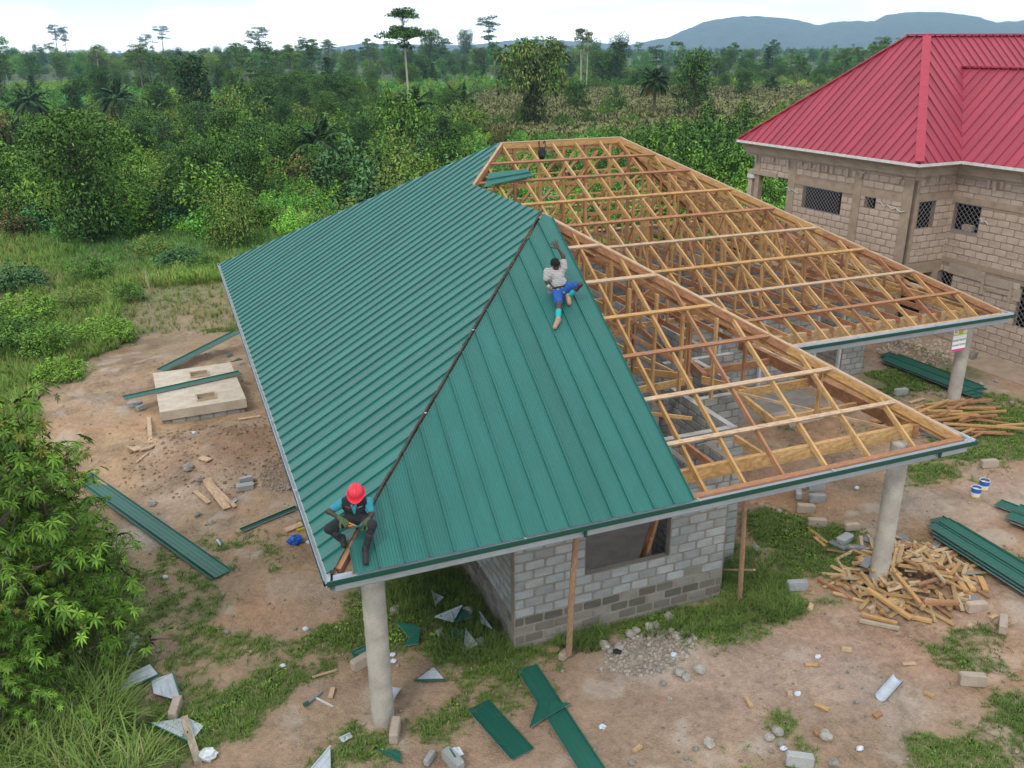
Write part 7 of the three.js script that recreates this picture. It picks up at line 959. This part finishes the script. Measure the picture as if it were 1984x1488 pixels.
{ // bushes as things of their own
  const pts = []; let tries = 0, n = 0;
  const near = [];
  while (n < 300 && tries++ < 40000) {
    const t = far(), d = lerp(40, 118, Math.pow(t, 0.85)), a = lerp(-0.30, 0.86, far()); const x = camera.position.x + Math.sin(a) * d, z = camera.position.z - Math.cos(a) * d;
    if (nearHouse(x, z, 2.2) || z > -25) continue; const q = inView(x, z, 120); if (q && Math.abs(q[0] - 795) < 30 && q[1] > 235 && q[1] < 310) continue; if (!q || q[1] > 492 + 26 * Math.sin(q[0] * 0.02) || q[1] < 196) continue; if (inPoly([x, z], MAIZE) || inPoly([x, z], FIELD)) continue;
    if (q[0] < 440 && q[1] > 440 + 0.06 * q[0] && far() < 0.55) continue;
    const min = lerp(2.3, 3.4, t); if (pts.some((p) => (p[0] - x) ** 2 + (p[1] - z) ** 2 < min * min)) continue; pts.push([x, z]);
    const k = (far() * B.length) | 0; const s = lerp(0.65, 1.5, Math.pow(far(), 1.4)) * (d > 85 ? 1.12 : 1), sy = lerp(0.75, 1.45, far());
    const hue = ['mid green', 'bright yellow-green', 'dark green', 'olive green', 'blue-green', 'fresh green', 'dark reddish-green'][k];
    const lab = `${sy > 1.15 ? 'upright' : s > 1.1 ? 'broad' : 'low'} ${hue} bush ${treeSpot(q)}`;
    const low = q[0] > 900 ? 0.62 : 1; plant(B[k], x, z, s * low, lab, 'bush', 'bushes of the thicket', { sy, ry: far() * 6 }); n++;
  }
  for (const [px, py, s, k] of [[1090, 268, 1.5, 0], [1180, 300, 1.4, 5], [1245, 330, 1.5, 0], [1300, 345, 1.7, 5], [1360, 360, 1.9, 2], [1405, 392, 1.7, 0], [1330, 400, 1.5, 5], [1425, 430, 1.5, 1], [1280, 305, 1.6, 2], [1440, 330, 1.8, 2], [1385, 320, 1.6, 0], [1010, 262, 1.5, 2], [965, 262, 1.4, 0], [1220, 262, 1.3, 5], [1340, 292, 1.4, 4], [1460, 400, 1.5, 0], [1140, 260, 1.3, 2], [1190, 232, 1.9, 2], [1170, 245, 1.5, 5]]) { const p = G(px, py); if (nearHouse(p.x, p.z, 1)) continue; { const lab = `${['mid green', 'bright', 'dark', 'olive', 'blue-green', 'fresh green'][k]} bush between houses, ${treeSpot([px, py]).replace(/^(far|close) /, '')}`; plant(B[k], p.x, p.z, py < 312 ? s * 0.62 : s * 0.85, lab, 'bush', 'bushes between the houses', { sy: 1.1 }); } }
}
{ // middle-distance trees
  const kinds = [[P.broad, 'round leafy tree'], [P.broad2, 'dense round tree'], [P.dark, 'dark upright tree'], [P.tall, 'tall layered tree'], [P.tall2, 'tall hazy tree'], [P.conifer, 'layered dark tree'], [P.palmLow, 'oil palm'], [P.palm, 'oil palm'], [P.banana, 'banana clump']];
  let n = 0, tries = 0; const pts = [];
  while (n < 150 && tries++ < 30000) {
    const d = lerp(95, 330, Math.pow(far(), 1.1)), a = lerp(-0.30, 0.88, far()), x = camera.position.x + Math.sin(a) * d, z = camera.position.z - Math.cos(a) * d; const q = inView(x, z, 100); if (!q || inPoly([x, z], FIELD) || q[1] > 245) continue; const mz = inPoly([x, z], MAIZE); if (mz && far() < 0.93) continue;
    if (q[0] > 760 && q[0] < 1000 && q[1] > 170 && far() < 0.6) continue;
    if (pts.some((p) => (p[0] - x) ** 2 + (p[1] - z) ** 2 < 36)) continue; pts.push([x, z]);
    let k = d < 190 ? [0, 1, 8, 8, 6, 7, 2, 0, 8, 1][(far() * 10) | 0] : [0, 1, 2, 3, 4, 5, 1, 0, 3, 6][(far() * 10) | 0]; const tall = k === 3 || k === 4; const s = (tall ? lerp(0.5, 0.8, far()) : k >= 6 ? lerp(0.7, 1.0, far()) : lerp(0.5, 0.85, far())) * (q[0] > 1150 ? 0.85 : 1);
    const lab = `${d > 230 ? 'distant' : d > 150 ? 'middle-distance' : 'nearer'} ${kinds[k][1]} ${treeSpot(q)}`;
    plant(kinds[k][0], x, z, s, lab, k >= 6 && k < 8 ? 'palm' : k === 8 ? 'banana plant' : 'tree', k >= 6 && k < 8 ? 'palms of the far bush land' : k === 8 ? 'banana clumps of the far bush land' : 'trees of the far bush land', { ry: far() * 6, sx: lerp(0.9, 1.3, far()) }); n++;
  }
}
function scatter(name, label, geo, mat, n, gen, group) { // stuff: one InstancedMesh
  const m = new THREE.InstancedMesh(geo, mat, n); m.name = numbered(name); const q = new THREE.Object3D(); q.rotation.order = 'YXZ'; let k = 0, tries = 0; const col = new THREE.Color();
  while (k < n && tries++ < n * 14) { const g = gen(); if (!g) continue; q.position.set(g.x, g.y ?? gh(g.x, g.z), g.z); q.rotation.set(g.tx || 0, far() * 6.283, 0); q.scale.set(g.s, g.s * (g.sy || 1), g.s); q.updateMatrix(); m.setMatrixAt(k, q.matrix); const c = g.c ?? lerp(0.75, 1.25, far()); m.setColorAt(k, Array.isArray(c) ? col.setRGB(...c) : col.setRGB(c, c, c)); k++; }
  m.count = k; m.castShadow = m.receiveShadow = true; scene.add(m); return tag(m, label, null, null, 'stuff');
}
const polar = (d0, d1, a0, a1, pw = 1) => { const d = lerp(d0, d1, Math.pow(far(), pw)), a = lerp(a0, a1, far()); return [camera.position.x + Math.sin(a) * d, camera.position.z - Math.cos(a) * d, d]; };
{ // young trees, palms, vine heaps and banana clumps standing in the thicket
  const kinds = [[P.broad, 'young spreading tree', 'tree', 0.42, 0.62], [P.broad2, 'young dense tree', 'tree', 0.4, 0.6], [P.palmLow, 'young oil palm', 'palm', 0.5, 0.8], [P.vine, 'vine-smothered stump', 'tree', 0.4, 0.62], [P.banana, 'banana clump', 'banana plant', 0.8, 1.1], [P.dark, 'slim dark tree', 'tree', 0.38, 0.55], [P.tall2, 'thin layered sapling', 'tree', 0.24, 0.36]], pts = []; let n = 0, t = 0;
  while (n < 62 && t++ < 9000) { const d = lerp(48, 135, far()), a = lerp(-0.28, 0.75, far()), x = camera.position.x + Math.sin(a) * d, z = camera.position.z - Math.cos(a) * d, q = inView(x, z, 60); if (!q || z > -27 || nearHouse(x, z, 3) || inPoly([x, z], MAIZE) || inPoly([x, z], FIELD) || q[1] > 440 || (q[0] > 905 && q[1] > 225) || (Math.abs(q[0] - 795) < 45 && q[1] > 235)) continue; if (pts.some((p) => (p[0] - x) ** 2 + (p[1] - z) ** 2 < 30)) continue; pts.push([x, z]); const k = [0, 0, 1, 2, 2, 3, 4, 5, 6, 1][n % 10], K = kinds[k], lab = `${K[1]} in the thicket, ${treeSpot(q)}`; plant(K[0], x, z, lerp(K[3], K[4], far()), lab, K[2], `${K[1]}s in the thicket`, { ry: far() * 6, sx: lerp(0.85, 1.25, far()) }); n++; }
}
// undergrowth between the bushes
const patchTone = (x, z) => { const n = fbm(x * 0.022 + 3, z * 0.022 + 8, 3), m = fbm(x * 0.05 + 30, z * 0.05, 2), k = lerp(0.95, 1.8, sstep(0.3, 0.7, n)) * lerp(0.85, 1.2, far()); return [k * lerp(0.85, 1.35, sstep(0.4, 0.65, m)), k, k * lerp(1.05, 0.85, m)]; };
for (const k of [0, 1, 3, 4, 2]) scatter('undergrowth', 'low leafy undergrowth between the bushes', B[k].geometry, M.leaf, 600, () => { const [x, z, d] = polar(38, 260, -0.45, 0.9, 1.4); if (nearHouse(x, z, 1.2) || z > -25.5) return null; const q = inView(x, z, 480); if (!q || q[1] > 500 || inPoly([x, z], MAIZE) || inPoly([x, z], FIELD)) return null; if (q[0] < 450 && q[1] > 425 && far() < 0.7) return null; if (q[1] > 468) return null; return { x, z, s: lerp(0.35, 0.75, far()) * (1 + d * 0.0035), sy: lerp(0.7, 1.1, far()), c: patchTone(x, z) }; });
// woodland out to the horizon
const crownOf = (p) => mergeGeometries(p.children.map((c) => { const g = (c.geometry.index ? c.geometry.toNonIndexed() : c.geometry.clone()); g.deleteAttribute('uv'); if (!g.attributes.color) { const n = g.attributes.position.count; g.setAttribute('color', new THREE.Float32BufferAttribute(new Float32Array(n * 3).fill(0.12), 3)); } return g; }));
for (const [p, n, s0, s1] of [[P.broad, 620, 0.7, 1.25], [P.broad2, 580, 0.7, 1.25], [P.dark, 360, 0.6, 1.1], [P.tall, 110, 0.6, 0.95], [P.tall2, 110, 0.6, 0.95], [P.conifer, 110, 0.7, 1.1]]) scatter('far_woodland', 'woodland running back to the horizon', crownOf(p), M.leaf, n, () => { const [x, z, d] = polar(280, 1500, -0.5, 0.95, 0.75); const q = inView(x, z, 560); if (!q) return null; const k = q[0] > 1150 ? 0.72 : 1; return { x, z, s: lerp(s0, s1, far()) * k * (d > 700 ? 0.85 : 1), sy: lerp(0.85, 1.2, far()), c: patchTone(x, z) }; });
for (const [p, n] of [[P.broad, 1050], [P.broad2, 1050]]) scatter('far_woodland', 'low woodland canopy out on the plain', p.children[1].geometry, M.leaf, n, () => { const [x, z, d] = polar(230, 2600, -0.5, 0.95, 1.0); const q = inView(x, z, 560); if (!q || inPoly([x, z], MAIZE) || inPoly([x, z], FIELD)) return null; return { x, z, y: gh(x, z) - 2.6, s: lerp(0.6, 1.0, far()), sy: 0.8, c: patchTone(x, z) }; });
// maize
const maizeGeo = (() => { const f = new Fol(61), r = f.r; for (let q = 0; q < 3; q++) { const b = V((r() - 0.5) * 0.7, 0, (r() - 0.5) * 0.7); f.blade(b, V(0.02, 1, 0.02), 2.0, 0.05, 0.02, [0.30, 0.26, 0.13], [0.42, 0.34, 0.20]); for (let i = 0; i < 7; i++) { const an = i * 3.3 + q, h = 0.3 + i * 0.2; f.blade(V(b.x, h, b.z), V(Math.cos(an) * 0.6, 0.8, Math.sin(an) * 0.6).normalize(), lerp(0.6, 0.9, r()), 0.11, 0.45, i < 4 ? [0.27, 0.235, 0.13] : [0.15, 0.185, 0.06], i < 4 ? [0.33, 0.27, 0.16] : [0.22, 0.22, 0.09]); } } return f.geo(); })();
scatter('maize', 'ripening pale maize filling the field behind the house', maizeGeo, M.leafDull, 9000, () => { const [x, z] = polar(75, 260, 0.25, 0.85, 1.3); if (!inPoly([x, z], MAIZE) || nearHouse(x, z)) return null; const w = fbm(x * 0.06, z * 0.06, 2); if (w < 0.30) return null; return { x, z, s: lerp(0.75, 1.15, far()), c: lerp(0.75, 1.2, far()) }; });
scatter('field_crop', 'pale green crop in the distant field on the left', B[1].geometry, M.leaf, 420, () => { const [x, z] = polar(150, 420, -0.34, 0.0); if (!inPoly([x, z], FIELD)) return null; const q = inView(x, z, 200); if (!q || q[1] > 190 - (q[0] > 120 ? 20 : 0)) return null; return { x, z, y: gh(x, z) - 0.2, s: lerp(0.8, 1.1, far()), sy: 0.55, c: [1.5, 1.3, 1.5] }; });
// grass
const tuft = (seed, n, h, w, spread, bend, c0, c1) => { const f = new Fol(seed), r = f.r; for (let i = 0; i < n; i++) { const an = r() * 6.283, t = lerp(0.1, spread, r()); f.blade(V(Math.cos(an) * w * 4 * r(), -0.02, Math.sin(an) * w * 4 * r()), V(Math.cos(an) * t, 1, Math.sin(an) * t).normalize(), h * lerp(0.6, 1.2, r()), w * lerp(0.7, 1.2, r()), bend * lerp(0.6, 1.4, r()), c0, c1); } return f.geo(); };
M.grass = new THREE.MeshPhysicalMaterial({ vertexColors: true, roughness: 0.8, side: THREE.DoubleSide, specularIntensity: 0.3 });
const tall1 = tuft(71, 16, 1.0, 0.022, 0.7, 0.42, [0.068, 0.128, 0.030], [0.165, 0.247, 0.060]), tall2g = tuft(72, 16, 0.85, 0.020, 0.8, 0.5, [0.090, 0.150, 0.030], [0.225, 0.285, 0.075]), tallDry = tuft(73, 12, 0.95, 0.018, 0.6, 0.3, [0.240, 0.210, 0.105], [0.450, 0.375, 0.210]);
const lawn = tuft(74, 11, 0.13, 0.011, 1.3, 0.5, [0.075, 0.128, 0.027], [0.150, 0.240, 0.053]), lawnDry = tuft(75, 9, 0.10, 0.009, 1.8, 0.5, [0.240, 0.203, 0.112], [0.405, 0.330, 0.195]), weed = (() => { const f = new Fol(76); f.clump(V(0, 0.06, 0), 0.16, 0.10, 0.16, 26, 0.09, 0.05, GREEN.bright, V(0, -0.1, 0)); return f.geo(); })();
const wildGrass = (lo, hi) => () => { const [x, z, d] = polar(lo, hi, -0.42, 0.6, 1.1); if (nearHouse(x, z, 0.4)) return null; const q = inView(x, z, 150); if (!q || q[1] < 330 || q[1] > 1560) return null; const wild = wildAt(x, z); if (far() > wild) return null; return [x, z, d]; };
const wg = (lo, hi, s0, s1, rough) => { const g = wildGrass(lo, hi); return () => { const r = g(); if (!r) return null; const [x, z] = r; const n = fbm(x * 0.12 + 20, z * 0.12 + 20, 3); if (x > -4.2 && x < 4 && z > -34 && z < -20) { if (far() < 0.45) return null; const k = lerp(0.8, 1.3, far()); return { x, z, s: lerp(s0, s1, far()) * 0.42, c: [k * 1.3, k * 1.05, k * 1.1] }; } const back = z < -15, m = fbm(x * 0.09 + 60, z * 0.09 + 6, 3), k = lerp(0.7, 1.35, n) * lerp(0.85, 1.15, far()); return { x, z, s: lerp(s0, s1, far()) * lerp(0.5, 1.3, n) * (back ? 0.74 : 1), c: back ? [k * lerp(0.75, 1.2, sstep(0.4, 0.7, m)), k * lerp(1.05, 1.35, m), k * 0.95] : [k, k, k] }; }; };
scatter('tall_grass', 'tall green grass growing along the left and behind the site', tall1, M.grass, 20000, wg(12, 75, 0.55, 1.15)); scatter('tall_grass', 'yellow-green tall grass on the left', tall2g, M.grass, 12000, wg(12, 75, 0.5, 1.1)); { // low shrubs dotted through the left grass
  for (const [px, py, s, k] of [[60, 620, 0.9, 1], [150, 600, 0.7, 3], [215, 660, 0.75, 1], [95, 690, 0.8, 5], [250, 585, 0.6, 0], [350, 520, 0.9, 4], [395, 530, 0.7, 0], [300, 500, 0.9, 3], [30, 560, 1.0, 4], [180, 545, 0.8, 0], [20, 680, 0.9, 0], [130, 735, 0.6, 1]]) { const q = G(px, py), lab = `${['mid green', 'bright', 'dark', 'olive', 'blue-green', 'fresh green'][k]} shrub in the left grass, ${treeSpot([px, py]).replace(/^(far|close) /, '')}`; plant(B[k], q.x, q.z, s * 0.75, lab, 'shrub', 'shrubs in the left grass', { sy: 0.7 }); }
}
scatter('dry_grass', 'dry straw-coloured grass stalks among the green', tallDry, M.grass, 3800, wg(12, 75, 0.5, 0.95));
const lawnGen = (thr, s0, s1) => () => { const x = lerp(-12, 24, far()), z = lerp(-26, 6.5, far()); if (x > 3.5 && x < 8.5 && z < -1.6 && z > -9) return null; if (x > 9.4 && x < 19.6 && z < -8.5) return null; if (x > 22.3 && z < -4.5) return null; const g = grassAt(x, z) + (vnoise(x * 9, z * 9) - 0.5) * 0.5; if (g < thr * lerp(0.55, 1.25, far()) || !inView(x, z, 120)) return null; return { x, z, s: lerp(s0, s1, far()) * lerp(0.7, 1.3, clamp(g)), c: lerp(0.7, 1.15, far()) * lerp(1.15, 0.85, lushAt(x, z)) }; };
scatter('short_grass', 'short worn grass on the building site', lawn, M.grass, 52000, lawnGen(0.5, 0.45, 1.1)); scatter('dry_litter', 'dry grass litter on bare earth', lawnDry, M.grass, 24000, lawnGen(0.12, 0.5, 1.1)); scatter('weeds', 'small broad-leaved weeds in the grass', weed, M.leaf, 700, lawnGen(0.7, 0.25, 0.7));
// lusher grass along the walls
const lushGen = (list) => () => { const [px, py, rx, rz] = list[(far() * list.length) | 0]; const c = G(px, py), a = far() * 6.283, r = Math.sqrt(far()); return { x: c.x + Math.cos(a) * r * rx, z: c.z + Math.sin(a) * r * rz, s: lerp(0.16, 0.42, far()), c: lerp(0.65, 1.1, far()) }; };
scatter('lush_grass', 'lush grass along the block wall', tall1, M.grass, 900, lushGen([[1380, 1205, 1.5, 0.5], [1440, 1140, 0.6, 1.4], [1470, 1100, 0.5, 1.0], [1130, 1245, 0.5, 0.35], [940, 1250, 0.9, 0.6], [850, 1160, 1.0, 1.2], [1500, 1180, 0.6, 0.5], [780, 1150, 0.8, 1.0]])); scatter('weeds', 'green creeping weeds at the foot of the block wall', weed, M.leaf, 380, lushGen([[1290, 1205, 0.9, 0.25], [1040, 1245, 0.5, 0.3], [1230, 1225, 0.4, 0.2], [1400, 1170, 0.8, 0.4], [680, 1220, 0.8, 0.4], [1370, 1235, 0.6, 0.3]]));
// ---------------------------------------------------------------- alike things that still share a label are told apart by their place
{
  const by = new Map(); for (const o of scene.children) if (o.userData.label && o.userData.category) { const k = o.userData.label; if (!by.has(k)) by.set(k, []); by.get(k).push(o); }
  const c = new THREE.Box3(), v = V(0, 0, 0), ord = ['leftmost', 'second from left', 'third from left', 'fourth from left', 'fifth from left', 'sixth from left', 'seventh from left'];
  for (const [k, l] of by) { if (l.length < 2 || l.length > 8) continue; const s = l.map((o) => { c.setFromObject(o); c.getCenter(v); return [project(v)[0], o]; }).sort((a, b) => a[0] - b[0]); s.forEach(([, o], i) => { const n = l.length; o.userData.label = `${k.split(/[\s-]+/).length > 13 ? k.replace(' in the left grass', '').replace(' between houses', '') : k}, ${n === 2 ? ['left one', 'right one'][i] : n === 3 ? ['left one', 'middle one', 'right one'][i] : i === n - 1 ? 'rightmost' : ord[i]}`; }); }
}
renderer.render(scene, camera);
